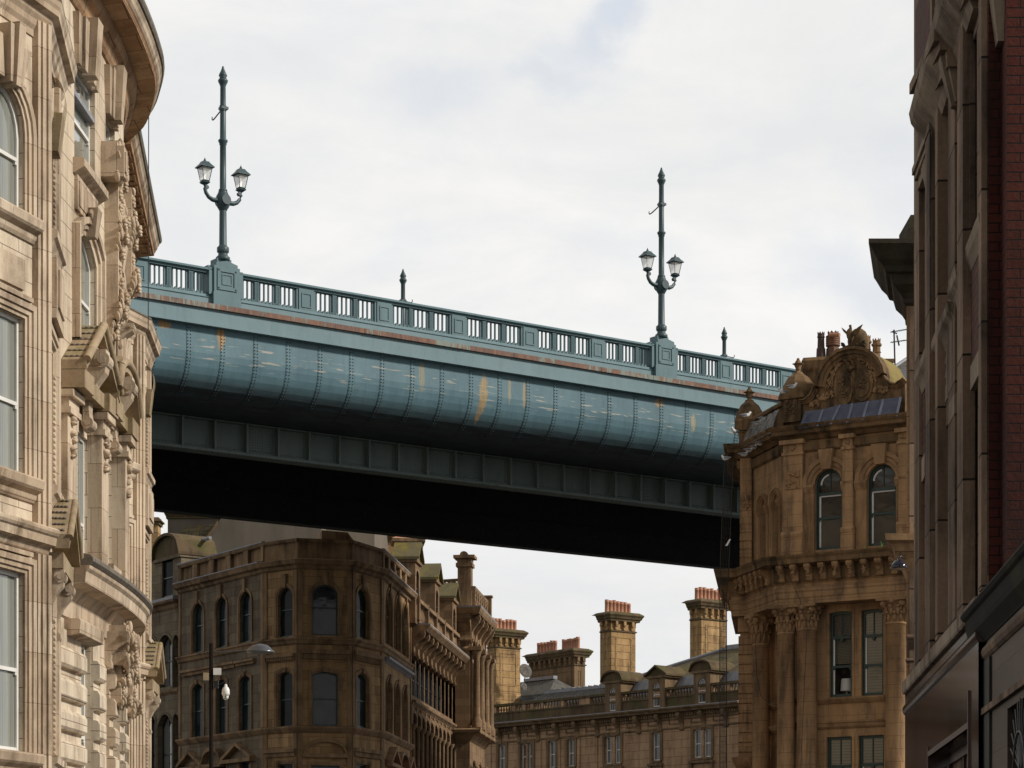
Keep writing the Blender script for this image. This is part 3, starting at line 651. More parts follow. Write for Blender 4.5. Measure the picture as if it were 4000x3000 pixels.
# balustrade bays: solid panel, three groups of bars, fluted uprights
bay = dS / 6; i = -4
while i * bay < SR - 3:
    c = i * bay; pier = (i % 6 == 0) and i in (0, 6)
    if not pier:
        g = MB(); bx(g, BR, U(c - .29), U(c + .29), .33, 1.02, -.38, -.14, 0)
        for a, b, z0, z1 in ((-.19, .19, .86, .90), (-.19, .19, .42, .46), (-.19, -.15, .46, .86), (.15, .19, .46, .86)): bx(g, BR, U(c + a), U(c + b), z0, z1, -.14, -.118, 0)
        for q in (-.33, .33): bx(g, BR, U(c + q - .035), U(c + q + .035), .33, 1.02, -.34, -.17, 0)
        g.build('solid_panel', M['teal'], bridge)
    a0 = c + (.50 if pier else .37); a1 = c + bay - (.50 if (i + 1) in (0, 6) else .37)
    gw = (a1 - a0 - 2 * .17) / 3
    for t in range(3):
        g0 = a0 + t * (gw + .17); g = MB()
        for q in range(4):
            x = g0 + gw * (q + .5 + (q - 1.5) * .06) / 4; bx(g, BR, U(x - .016), U(x + .016), .33, 1.02, -.30, -.22, 0)
        for q in range(5):
            x = g0 + gw * (q + .02) / 4; g.sweep([[BR.P(U(x + dx), -w, z, 0) for dx, z in ((-.035, .33), (.035, .33), (.035, .39), (0, .44), (-.035, .39))] for w in (.2, .3)])
        g.build('balusters', M['teal'], bridge)
        if t < 2:
            g = MB(); x = g0 + gw + .085
            bx(g, BR, U(x - .078), U(x + .078), .33, 1.02, -.32, -.2, 0)
            for q in (-.05, 0, .05): bx(g, BR, U(x + q - .014), U(x + q + .014), .38, .96, -.2, -.185, 0)
            bx(g, BR, U(x - .085), U(x + .085), .96, 1.0, -.33, -.18, 0)
            g.build('fluted_upright', M['teal'], bridge)
    i += 1
# lamp pedestals
for sp in (0, dS):
    g = MB(); u = U(sp)
    bx(g, BR, u - .5, u + .5, 0, .42, -.75, .02, 0)                     # plain base
    bx(g, BR, u - .47, u + .47, .42, 1.27, -.75, 0, 0)
    poly_prism(g, BR, [(u - .39, 1.27), (u + .39, 1.27), (u + .39, 1.36), (u, 1.46), (u - .39, 1.36)], -.7, .0, 0)
    bx(g, BR, u - .26, u + .26, 1.40, 1.56, -.62, -.18, 0)
    bx(g, BR, u - .62, u - .47, .33, 1.19, -.9, -.06, 0); bx(g, BR, u + .47, u + .62, .33, 1.19, -.9, -.06, 0)
    bx(g, BR, u - .56, u + .56, 1.19, 1.30, -1.0, -.25, 0)
    pd = g.build('lamp_pedestal', M['teal'], bridge)
    g = MB()
    for a, b, z0, z1 in ((-.36, .36, 1.08, 1.19), (-.36, .36, .50, .61), (-.36, -.25, .61, 1.08), (.25, .36, .61, 1.08)): bx(g, BR, u + a, u + b, z0, z1, 0, .03, 0)
    for a, b, z0, z1 in ((-.19, .19, .98, 1.02), (-.19, .19, .67, .71), (-.19, -.15, .71, .98), (.15, .19, .71, .98)): bx(g, BR, u + a, u + b, z0, z1, 0, .02, 0)
    for a in (-.31, .31):
        for z in (.555, 1.135): g.ball(BR.P(u + a, .035, z, 0), .03, 6, 4)
    g.build('sunk_panel', M['teal'], pd)

def lamp(label, s, W, far=False, src=None):
    p = BR.P(U(s), -W, 1.52); rz = atan2(BD[1], BD[0]) + (pi if far else 0)
    if src:
        t = copy_tree(src); t.location = p; t.rotation_euler = (0, 0, rz); t['label'] = label; return t
    t = thing('lamp_standard', label, 'street lamp', 'tall twin-lantern lamp standards on the bridge', p, rz); mat = M['lamp_teal']
    g = MB(); g.lathe([(.21, 0), (.23, .03), (.23, .1), (.16, .16), (.15, .24), (.19, .27), (.195, .42), (.15, .45), (.125, .5), (.115, 1.7)], seg=18)
    for a in range(18): g.box(.18 * cos(a * pi / 9) - .012, .18 * cos(a * pi / 9) + .012, .18 * sin(a * pi / 9) - .012, .18 * sin(a * pi / 9) + .012, .285, .41)
    g.lathe([(.115, 2.2), (.14, 2.24), (.14, 2.28), (.105, 2.31), (.10, 3.7), (.12, 3.73), (.12, 3.78), (.155, 3.83), (.155, 3.87), (.10, 3.92), (.09, 5.6), (.12, 5.68), (.16, 5.76), (.16, 5.8), (.10, 5.86)], seg=18)
    g.build('column', mat, t)
    g = MB(); g.lathe([(.12, 5.86), (.10, 5.89), (.14, 5.94), (.12, 6.0), (.07, 6.1), (.035, 6.2), (.03, 6.24), (0.004, 6.26)], seg=14); g.build('finial', mat, t)
    g = MB(); g.lathe([(.13, 1.62), (.15, 1.66), (.2, 1.74), (.235, 1.85), (.24, 1.95), (.22, 2.06), (.17, 2.15), (.15, 2.2), (.15, 2.22), (.115, 2.24)], seg=18)
    for sg in (-1, 1): g.sweep([[(q[0], sg * q[1], q[2]) for q in [(.16 * cos(a * pi / 8), y, 1.92 + .16 * sin(a * pi / 8)) for a in range(16)]] for y in (.15, .25)])
    g.build('ball_boss', mat, t)
    g = MB(); g.tube([(0, .05, 4.9), (0, .32, 4.80), (0, .58, 4.71), (0, .66, 4.70), (0, .71, 4.74), (0, .70, 4.81)], .022, 6); g.lathe([(.115, 4.82), (.115, 4.98)], seg=12); g.box(-.1, .14, -.12, .12, 4.86, 4.94); g.build('hook', mat, t)
    for sg in (-1, 1):
        g = MB(); A = [(.2, 1.90), (.38, 1.90), (.52, 1.96), (.62, 2.08), (.66, 2.2), (.63, 2.27), (.66, 2.33)]
        g.tube([(sg * x, 0, z) for x, z in A], [.09, .075, .065, .06, .06, .055, .055], 8); g.sweep([[(sg * (.60 + .065 * cos(a * pi / 5)), y, 2.25 + .065 * sin(a * pi / 5)) for a in range(10)] for y in (-.06, .06)])
        g.build('bracket_arm', mat, t)
        c = (sg * .66, 0); g = MB()
        sq = [(r * sqrt(2), z) for r, z in ((.06, 2.33), (.12, 2.38), (.13, 2.41), (.10, 2.43), (.10, 2.45))]
        g.lathe(sq, (c[0], 0, 0), 4, False, rot=pi / 4)
        for ax in (-1, 1):
            for ay in (-1, 1): g.tube([(c[0] + ax * .105, ay * .105, 2.44), (c[0] + ax * .175, ay * .175, 2.86)], .012, 4)
        for a0, r0, z in ((0, .108, 2.45), (0, .178, 2.86)):
            for q in range(4):
                x0, y0 = [(-1, -1), (1, -1), (1, 1), (-1, 1)][q]; x1, y1 = [(-1, -1), (1, -1), (1, 1), (-1, 1)][(q + 1) % 4]
                g.tube([(c[0] + x0 * r0, y0 * r0, z), (c[0] + x1 * r0, y1 * r0, z)], .013, 4)
        ln = g.build('lantern', mat, t)
        g = MB(); g.lathe([(r * sqrt(2), z) for r, z in ((.10, 2.455), (.168, 2.855))], (c[0], 0, 0), 4, False, rot=pi / 4); g.build('glass', M['lantern_glass'], ln)
        g = MB(); g.lathe([(r * sqrt(2), z) for r, z in ((.235, 2.86), (.235, 2.885), (.14, 2.99), (.10, 3.06), (.03, 3.08))], (c[0], 0, 0), 4, False, rot=pi / 4)
        g.lathe([(.03, 3.07), (.045, 3.11), (.02, 3.15), (.004, 3.2)], (c[0], 0, 0), 8); g.build('lantern_cap', mat, ln)
    return t
l1 = lamp('teal twin-lantern lamp standard on the near parapet, nearest and leftmost against the sky', 0, .27)
lamp('teal twin-lantern lamp standard on the near parapet beside the right-hand stone building', dS, .27, src=l1)
lamp('pointed lamp post top showing over the balustrade midway along the bridge', dS, 17.3, True, l1)
lamp('pointed lamp post top over the balustrade right of the right-hand lantern post', 2 * dS - .3, 17.2, True, l1)
# ------------------------------------------------------------------ the pale sandstone building on the left
rn = random.Random(11)
def pt(px, D): return XY(px, D)
A0, A1, A2 = pt(-420, vpD(5120, 170, 43.7, -420)), pt(170, 43.7), pt(235, 47.1)
bow = [pt(277, 47.9), pt(364, 49.9), pt(420, 51.5), pt(460, 53.0), pt(483, 54.4), pt(468, 56), pt(444, 57.1), pt(383, 58.2)]
def catmull(p, n=3):
    o = []
    for i in range(len(p) - 1):
        a = p[max(i - 1, 0)]; b = p[i]; c = p[i + 1]; d = p[min(i + 2, len(p) - 1)]
        for k in range(n):
            t = k / n; o.append(tuple(.5 * (2 * b[j] + (c[j] - a[j]) * t + (2 * a[j] - 5 * b[j] + 4 * c[j] - d[j]) * t * t + (3 * b[j] - a[j] - 3 * c[j] + d[j]) * t ** 3) for j in (0, 1)))
    return o + [p[-1]]
Bend = pt(471, 65.9); Cc = pt(546, 67.0); Dd = pt(586, 70.1)
left = thing('corner_building', 'pale cream sandstone building with curved eaves, carved drops and white sash windows at left', 'building', loc=(-12, 50, 0))
left.location = (0, 0, 0)
PB = Path([A2] + catmull(bow) + [Bend], EYE)          # bow and the flat wall after it; heights are above the eye
dA = ((A1[0] - A0[0]), (A1[1] - A0[1])); lA = sqrt(dA[0] ** 2 + dA[1] ** 2); dA = (dA[0] / lA, dA[1] / lA)
PA = Path([A0, A1, A2], EYE)
C0 = (Cc[0] - dA[0] * 3.0, Cc[1] - dA[1] * 3.0)
PC = Path([C0, Cc, Dd, (Dd[0] - 4, Dd[1] + 1.5)], EYE)
CM, CT, WF, PN = M['cream'], M['cream_trim'], M['white_paint'], M['pane_curtain']
def ubow(px, n=0.0): return PB.u(px, n)
def studs(mb, P, u0, u1, z0, n0, n1, rise, rows=3, cols=8):
    k = P.seg((u0 + u1) / 2)
    for i in range(cols):
        for j in range(rows):
            t = (i + .5) / cols; s = (j + .5) / rows
            mb.ball(P.P(u0 + (u1 - u0) * t, n0 + (n1 - n0) * s, z0 + rise(t) + .01, k), (.045, .03, .025), 6, 3)
ROLL = [(.04, -.42), (.1, -.38), (.15, -.26), (.26, -.22), (.28, -.08), (.32, -.05), (.35, 0), (.35, .05), (.3, .09), (.1, .14)]
def pavilion(P, kc, end, T):
    """front face ends at corner length kc, side face runs to end"""
    c = P.L[kc]; S0 = c
    f = lambda d: c - d                               # distance from the corner back along the front
    g = lambda d: c + d
    rows = [('arch', 12.64, 14.85, .72), ('rect', 7.93, 10.8, 0), ('rect', 2.95, 6.2, 0)]
    bands = [(-1.65, 6.65), (6.65, 11.6), (11.6, 16.7)]
    w0 = max(0, c - 2.12)
    for (kind, a, b, r), (z0, z1) in zip(rows[::-1], bands):
        mb = MB(); ops = []
        fo = (f(2.10), f(.71), a, b, r, .24); so = (g(.34), g(1.66), a + .1, b - (.05 if r else .1), .6 if r else 0, .45)
        if f(2.1) > 0: ops.append(fo)
        ops.append(so); wall(mb, P, 0, end, z0, z1, ops)
        mb.build('wall', CM, left)
        if f(2.1) > 0:
            w = win(left, P, fo, .17, WF, PN, .075, .46, sill=None)
            tr = MB(); band(tr, P, fo, .27, .1, prof=[(0, .03), (.25, .03), (.27, .07), (.6, .07), (.62, .11), (1, .12)])
            tr.build('architrave', CT, w)
            tr = MB(); mould(tr, P, f(2.55), f(.40), a - .42, [(.04, 0), (.08, .06), (.1, .14), (.2, .2), (.24, .24), (.26, .38), (.22, .42)]); tr.build('sill', CT, w)
            if kind == 'arch':
                tr = MB(); u = f(1.405); taper(tr, P, u - .16, u + .16, b - .05, u - .26, u + .26, b + .95, 0, .24, .3)
                taper(tr, P, u - .07, u + .07, b - .1, u - .12, u + .12, b + 1.0, 0, .3, .4)
                for s in (-1, 1): taper(tr, P, u + s * .3 - .1, u + s * .3 + .1, b + .02, u + s * .5 - .14, u + s * .5 + .14, b + .72, 0, .14, .2)
                tr.build('keystone', CT, w)
            else:
                tr = MB(); zz = b + .3; bx(tr, P, f(2.2), f(.6), zz, zz + .08, 0, .14); bx(tr, P, f(2.05), f(.75), zz + .2, zz + .75, 0, .05) if kind == 'rect' and a > 7 else None
                tr.build('frieze_panel', CT, w)
        w = win(left, P, so, .42, WF, M['pane_dark'], .06, .5)
        tr = MB(); band(tr, P, so, .3, .1, prof=[(0, .02), (.2, .02), (.3, .08), (.55, .08), (.6, .12), (1, .12)])
        zz = a + .15
        while zz < b - .5: tr.ball(P.P(so[1] + .07, .04, zz), (.035, .035, .045), 6, 4); zz += .11
        tr.build('architrave', CT, w)
        tr = MB(); mould(tr, P, g(.12), g(2.05), a - .38, [(.06, 0), (.12, .12), (.18, .22), (.24, .26), (.25, .38), (.2, .42)]); tr.build('sill', CT, w)
    # corner pilaster with stepped edges
    for z0, z1 in ((-1.65, 6.6), (7.1, 16.3)):
        tr = MB(); bx(tr, P, f(.40), c - .0, z0, z1, 0, .12, kc - 1); bx(tr, P, f(.30), c + .0, z0, z1, .12, .16, kc - 1); bx(tr, P, f(.17), f(.05), z0, z1, .16, .2, kc - 1)
        bx(tr, P, c - .12, g(.22), z0, z1 - .004, 0, .118, kc); bx(tr, P, g(2.1), g(2.5), z0, z1, 0, .1, kc); tr.build('corner_pilaster', CT, left)
    # apron block over the middle side window
    tr = MB(); bx(tr, P, g(.2), g(1.8), 11.05, 12.2, 0, .22, kc); bx(tr, P, g(.45), g(1.5), 11.3, 12.0, .22, .26, kc)
    tr.build('apron_block', CT, left)
    # scroll and shell over the top side window
    tr = MB()
    for j in range(7): tr.sweep([[P.P(g(1.0) + (j - 3) * .075 + s * .03, .12 + .2 * cos(t * pi / 9 - 1.2), 15.25 + .42 * sin(t * pi / 9 - 1.2), kc) for t in range(14)] for s in (-1, 1)], True, False)
    taper(tr, P, g(.75), g(1.25), 14.3, g(.7), g(1.3), 15.0, 0, .2, .28); tr.build('shell_scroll', M['mossy_cream'], left)
    # studded pediment hood on brackets above the lowest side window
    zc = 6.75
    tr = MB(); u0, u1 = g(-.1), g(2.3); um = (u0 + u1) / 2; pn = .48
    for a, b in ((u0, um), (um, u1)):
        za, zb_ = (zc, zc + .85) if a == u0 else (zc + .85, zc)
        tr.hexa([P.P(a, pn, za, kc), P.P(b, pn, zb_, kc), P.P(b, 0, zb_, kc), P.P(a, 0, za, kc), P.P(a, pn, za + .26, kc), P.P(b, pn, zb_ + .26, kc), P.P(b, 0, zb_ + .26, kc), P.P(a, 0, za + .26, kc)])
        tr.tube([P.P(a, pn, za + .2, kc), P.P(b, pn, zb_ + .2, kc)], .07, 8)
    hd = tr; tr = MB()
    studs(tr, P, u0, um, zc + .27, .1, pn - .1, lambda t: .85 * t, 4, 6); studs(tr, P, um, u1, zc + .27, .1, pn - .1, lambda t: .85 * (1 - t), 4, 6)
    sd = tr; tr = hd
    bx(tr, P, u0 + .1, u1 - .1, zc - .35, zc - .06, 0, pn * .75, kc)
    hd = tr.build('pediment_hood', M['mossy_cream'], left); sd.build('lead_studs', M['gutter'], hd)
    for u in (u0 + .3, u1 - .35): tr = MB(); console(tr, P, u, .3, zc - 1.5, zc - .35, .38, 0, .3); tr.build('hood_bracket', CT, left)
    # cornices
    tr = MB(); mould(tr, P, 0, c, 7.0, ROLL); mould(tr, P, c + 2.4, end, 7.0, ROLL); tr.build('string_cornice', CT, left)
    tr = MB(); mould(tr, P, 0, end, 16.0, [(.03, 0), (.03, .12), (.08, .2), (.1, .3), (.15, .38), (.17, .46), (.28, .50), (.29, .6), (.32, .66), (.34, .76), (.25, .8)]); tr.build('top_cornice', CT, left)
    tr = MB(); mould(tr, P, 0, end, 16.79, [(.33, 0), (.33, .04), (.2, .1)]); tr.build('roof_lead', M['gutter'], left)
M['mossy_cream'] = stone('mossy_cream_stone', (.40, .31, .20), (.30, .215, .135), blocks=False, stain=(.13, .09, .05), amount=.6, moss=(.20, .165, .07))
pavilion(PA, 1, PA.len, 0)
pavilion(PC, 1, PC.L[2], 0)
g = MB(); wall(g, PC, PC.L[2], PC.L[3], -1.65, 16.7); g.build('end_wall', CM, left)
# upper wall behind the near pavilion, meeting the bow
PU = Path([pt(60, 45.0), A2], EYE); g = MB(); wall(g, PU, 0, PU.len, 15, 18.7); g.build('upper_wall', CM, left)
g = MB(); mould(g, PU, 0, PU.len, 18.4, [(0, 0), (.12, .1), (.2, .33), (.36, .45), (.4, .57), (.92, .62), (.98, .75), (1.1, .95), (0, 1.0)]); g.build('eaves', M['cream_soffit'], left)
# ---- bow
ub = ubow
def zb(px, py, n=0.0): return PB.z(px, py, n)
uE = PB.L[-2]                                          # end of the curve
o1 = (ub(290), ub(369), zb(340, 690), zb(330, 296), 0, .26)
o1b = (ub(412), ub(447), zb(430, 800), zb(430, 470), 0, .26)
o2 = (ub(296), ub(372), zb(335, 1372), zb(335, 925), .40, .26)
o2b = (ub(428), ub(456), zb(440, 1420), zb(440, 1055), .36, .26)
o3 = (ub(303), ub(342), zb(320, 2187), zb(320, 1700), 0, .3)
o3b = (ub(413), ub(436), zb(425, 2220), zb(425, 1790), 0, .3)
o4 = (ub(305), ub(352), zb(330, 3140), zb(330, 2515), 0, .4)
o4b = (ub(432), ub(457), zb(440, 3140), zb(440, 2700), 0, .4)
zz = [-1.65, 6.5, 11.0, 15.3, 18.7]
for (z0, z1), ops in zip(zip(zz, zz[1:]), ([o4, o4b], [o3, o3b], [o2, o2b], [o1, o1b])):
    g = MB(); wall(g, PB, 0, uE, z0, z1, ops); g.build('bow_wall', CM, left)
    g = MB(); wall(g, PB, uE, PB.len, z0, z1); g.build('flank_wall', CM, left)
for o in (o1, o1b):
    w = win(left, PB, o, .18, WF, PN, .08, .47)
    g = MB(); ua, uz = o[0] - .08, o[1] + .18; mould(g, PB, ua - .05, uz + .1, o[2] - .30, [(.04, 0), (.12, .06), (.2, .10), (.24, .13), (.24, .28), (.2, .31)]); bx(g, PB, o[0], o[1], o[2] - 1.0, o[2] - .3, 0, .07); bx(g, PB, o[0] + .12, o[1] - .12, o[2] - .9, o[2] - .4, .07, .09); g.build('sill', CT, w)
    g = MB(); c = (o[0] + o[1]) / 2; hw = (o[1] - o[0]) / 2
    for a, t, h, p in ((-.85, .10, .95, .10), (-.42, .12, 1.0, .13), (0, .16, 1.12, .26), (.42, .12, 1.0, .13), (.85, .10, .95, .10)):
        uc = c + a * hw; taper(g, PB, uc - t, uc + t, o[3] - .04, uc + a * .14 - t * 1.5, uc + a * .14 + t * 1.5, o[3] + h, -.02, p, p * 1.3)
    g.build('lintel_voussoirs', CT, w)
for o in (o2, o2b):
    w = win(left, PB, o, .18, WF, PN, .08, .45)
    g = MB(); band(g, PB, o, .34, .14, prof=[(0, .03), (.3, .04), (.35, .09), (.6, .1), (.65, .16), (1, .16)]); c = (o[0] + o[1]) / 2; taper(g, PB, c - .12, c + .12, o[3] - .03, c - .2, c + .2, o[3] + .55, 0, .22, .3)
    lumps(g, PB, c - .3, c + .3, o[3] + .3, o[3] + .55, .15, 8, .07, rn); g.build('arch_surround', CT, w)
    g = MB(); mould(g, PB, o[0] - .25, o[1] + .3, o[2] - .34, [(.05, 0), (.2, .1), (.3, .2), (.34, .32), (.3, .35)]); g.build('sill', CT, w)
for o, ap in ((o3, 'tri'), (o3b, 'seg')):
    w = win(left, PB, o, .14, WF, PN, .07, .3)
    g = MB()
    for ua, uz, pj in ((o[0] - 1.3, o[0] - .6, .13), (o[1] + .0, o[1] + .62, .3)):
        g = MB(); k = PB.seg((ua + uz) / 2); bx(g, PB, ua, uz, o[2] - .5, o[3] + .1, 0, pj, k); bx(g, PB, ua - .06, uz + .06, o[3] + .1, o[3] + .22, 0, pj + .08, k); bx(g, PB, ua - .03, uz + .03, o[3] + .22, o[3] + .42, 0, pj + .04, k); bx(g, PB, ua - .1, uz + .1, o[3] + .42, o[3] + .56, 0, pj + .14, k); bx(g, PB, ua - .06, uz + .06, o[2] - .62, o[2] - .4, 0, pj + .06, k)
        lumps(g, PB, (ua + uz) / 2 - .1, (ua + uz) / 2 + .1, o[3] - .75, o[3] + .05, pj + .03, 14, .06, rn, k, 1.0)
        bx(g, PB, ua + .08, uz - .08, o[3] + .56, o[3] + .9, 0, pj + .02, k)
        g.build('pilaster', CT, w)
    g = MB(); ua, uz = o[0] - 1.35, o[1] + .85; zt = o[3] + .95; k = PB.seg((o[0] + o[1]) / 2); um = (ua + uz) / 2; h = 1.05 if ap == 'tri' else .8; pn = .5
    n = 2 if ap == 'tri' else 8
    f = (lambda t: h * (1 - abs(2 * t - 1))) if ap == 'tri' else (lambda t: h * sqrt(max(0, 1 - (2 * t - 1) ** 2)))
    for i in range(n):
        t0, t1 = i / n, (i + 1) / n; a, b = ua + (uz - ua) * t0, ua + (uz - ua) * t1; z0, z1 = zt + f(t0), zt + f(t1)
        g.hexa([PB.P(a, pn, z0, k), PB.P(b, pn, z1, k), PB.P(b, 0, z1, k), PB.P(a, 0, z0, k), PB.P(a, pn, z0 + .2, k), PB.P(b, pn, z1 + .2, k), PB.P(b, 0, z1 + .2, k), PB.P(a, 0, z0 + .2, k)])
        g.tube([PB.P(a, pn, z0 + .2, k), PB.P(b, pn, z1 + .2, k)], .09, 8)
    sg = MB()
    for i in range(6):
        for j in range(4):
            t = (i + .5) / 6 / (2 if ap == 'tri' else 1); sg.ball(PB.P(ua + (uz - ua) * t, .07 + .11 * j, zt + f(t) + .21, k), (.06, .035, .025), 6, 3)
    bx(g, PB, ua, ua + .85, zt - .35, zt + .02, 0, .46, k); bx(g, PB, uz - .85, uz, zt - .35, zt + .02, 0, .46, k); bx(g, PB, ua + .85, uz - .85, zt - .3, zt, 0, .35, k)
    pq = g.build('pediment', M['mossy_cream'], w)
    sg.build('lead_studs', M['gutter'], left)
    g = MB(); console(g, PB, um + .1, .36, o[3] + .05, zt + .75, .5, .08, .3); g.build('scroll_keystone', CT, w)
    g = MB(); bx(g, PB, o[0] - .3, o[1] - .0, o[2] - .5, o[2], 0, .22, k); g.build('apron_panel', CT, w)
for o in (o4, o4b):
    w = win(left, PB, o, .18, WF, PN, .08, .42)
    for a, b in ((o[0] - 2.2 if o is o4 else o[0] - .55, o[0] - .04), (o[1] + .02, o[1] + .72)):
        g = MB(); z = -1.3; k = PB.seg((a + b) / 2)
        bx(g, PB, a, b, -1.65, 5.7, 0, .06, k)
        while z < 5.4:
            pr = [(.04, 0), (.15, .02), (.2, .08), (.2, .34), (.15, .42), (.04, .44)]
            mould(g, PB, a, b, z, pr); z += .62
        g.build('rusticated_pier', CM, w)
g = MB(); mould(g, PB, ub(250), ub(345), zb(280, 2495), [(.1, 0), (.32, .05), (.34, .3), (.3, .34)]); g.build('lintel_block', CT, left)
# carved drops and cartouches
def drop(px0, px1, y0, y1, n, cnt, r, P=PB, nm='carved_drop', blk=None):
    u0, u1 = P.u(px0), P.u(px1); um = (u0 + u1) / 2; z0, z1 = P.z((px0 + px1) / 2, y1), P.z((px0 + px1) / 2, y0); g = MB(); k = P.seg(um)
    wd = min(abs(u1 - u0) / 2, .28); bx(g, P, um - wd * .7, um + wd * .7, z0, z1, 0, n * .7, k)
    h = z1 - z0
    d = P.d[k]; ex = (d[0], d[1], 0); en = (d[1], -d[0], 0); cnt = int(cnt * 2.2); r *= .62
    for i in range(cnt):
        t = i / cnt; ww = wd * (.6 + .4 * cos(t * 11)); nn = n * (.82 + .2 * sin(t * 13))
        for sd in (-1, 0, 1):
            a = sd * rn.uniform(.3, .9) + rn.uniform(-.2, .2); s = r * rn.uniform(.7, 1.25)
            e1 = [ex[j] * cos(a) - (0, 0, 1)[j] * sin(a) for j in range(3)]; e2 = [ex[j] * sin(a) + (0, 0, 1)[j] * cos(a) for j in range(3)]
            g.ball(P.P(um + sd * ww * rn.uniform(.4, .9), nn * rn.uniform(.85, 1.05) * (1 - .15 * abs(sd)), z0 + h * (t + rn.uniform(0, .03)), k), (s * .55, s * .7, s * 1.5), 7, 5, (e1, en, e2))
        if i % 6 == 3:
            c = P.P(um, nn, z0 + h * t, k)
            for q in range(7): g.ball(tuple(c[j] + .09 * (cos(q * .9) * ex[j] + sin(q * .9) * (0, 0, 1)[j]) + en[j] * .04 for j in range(3)), .045, 6, 4)
    if blk: bx(g, P, um - wd * .75, um + wd * .75, z1 - blk, z1 - .1, 0, n * 1.0, k); bx(g, P, um - wd * .5, um + wd * .5, z1 - blk * .85, z1 - .22, 0, n * 1.06, k)
    g.build(nm, CT, left)
drop(372, 425, 560, 700, .5, 5, .12, blk=.75); drop(385, 440, 700, 1250, .42, 26, .12); drop(405, 455, 555, 900, .35, 14, .12)
drop(455, 480, 740, 1150, .4, 20, .11); drop(400, 440, 1140, 1240, .45, 6, .13); drop(402, 425, 1240, 1330, .25, 6, .08)
drop(398, 440, 2445, 2600, .62, 8, .15); drop(410, 470, 2560, 2640, .55, 6, .13); drop(412, 440, 2600, 2760, .42, 10, .10); drop(455, 478, 2500, 2800, .45, 14, .11)
for px, y0, y1, p in ((414, 2470, 2620, .55), (450, 2560, 2700, .5), (420, 1150, 1230, .42), (462, 1270, 1370, .38)):
    u = ub(px); g = MB(); console(g, PB, u, .4, PB.z(px, y1), PB.z(px, y0), p, 0, .3); g.build('scroll_console', CT, left)
# balcony cornice of the bow, roll on top
g = MB(); mould(g, PB, 0, uE, 6.55, [(0, -.6), (.05, -.58), (.06, -.2), (.12, -.12), (.22, 0), (.5, .06), (.52, .28), (.58, .34), (.6, .4)]); g.build('balcony_cornice', CT, left)
g = MB(); mould(g, PB, 0, uE, 6.95, [(.5, 0), (.6, .02), (.66, .08), (.66, .15), (.6, .21), (.5, .23)]); g.build('balcony_roll', M['gutter'], left)
g = MB(); mould(g, PB, uE, PB.len, 6.55, ROLL); mould(g, PB, uE, PB.len, 11.0, [(0, 0), (.1, .1), (.2, .2), (.2, .3)]); g.build('flank_string', CT, left)
# great eaves
EV = [(0, -.95), (.06, -.93), (.12, -.85), (.18, -.66), (.3, -.6), (.36, -.5), (.38, -.40), (.90, -.34), (.92, -.26), (.96, -.22)]
Bx = (Bend[0] + PB.d[-1][0] * 2.2, Bend[1] + PB.d[-1][1] * 2.2)
PE = Path([(A2[0] - PB.d[0][0] * 3, A2[1] - PB.d[0][1] * 3), A2] + catmull(bow, 4), EYE)
PF = Path([PB.p[-2], Bx], EYE)
def sc(pr, k): return [(a * k, b) for a, b in pr]
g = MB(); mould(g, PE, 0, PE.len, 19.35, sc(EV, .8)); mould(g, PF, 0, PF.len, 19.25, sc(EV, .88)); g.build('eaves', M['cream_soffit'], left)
g = MB(); q = [(.94, 0), (1.0, .06), (1.03, .14), (1.08, .2)]; mould(g, PE, 0, PE.len, 19.13, sc(q, .8)); mould(g, PF, 0, PF.len, 19.03, sc(q, .88)); g.build('eaves_moulding', CT, left)
g = MB(); q = [(1.02, 0), (1.12, .03), (1.16, .1), (1.15, .2), (1.08, .3), (.9, .36)]; mould(g, PE, 0, PE.len, 19.34, sc(q, .8)); mould(g, PF, 0, PF.len, 19.24, sc(q, .88)); g.build('lead_gutter', M['gutter'], left)
g = MB(); wall(g, PF, 0, PF.len, 15, 18.6); g.build('flank_wall', CM, left)
u = .4; g = MB()
while u < PF.len - .6:
    for a, b, c, d in ((0, .6, .42, .46), (0, .6, .70, .74), (0, .04, .46, .70), (.56, .6, .46, .70)): bx(g, PF, u + a, u + b, 18.84, 18.9, c, d)
    u += .95
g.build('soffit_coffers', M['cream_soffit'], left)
# closing roof slabs so the shell casts shade
def slab(name, pts, z, mat, par): g = MB(); g.prism([(x, y, z) for x, y in pts], [(x, y, z + .1) for x, y in pts]); return g.build(name, mat, par)
slab('flat_roof', [(-16, 40), A0, A1, A2] + bow + [Bend, Cc, Dd, (-16, 71)], EYE + 16.66, M['lead'], left)
slab('upper_roof', [(-16, 43), pt(60, 45), A2] + bow + [Bend, (-16, 66)], EYE + 18.75, M['lead'], left)
g = MB(); g.tube([W3(581, 440, 58.0), W3(580, 900, 58.1), W3(579, 1290, 58.1)], .012, 5); tag(g.build('cable', M['black_iron']), 'thin dark cable hanging from the eaves of the pale building in front of the bridge', 'cable')
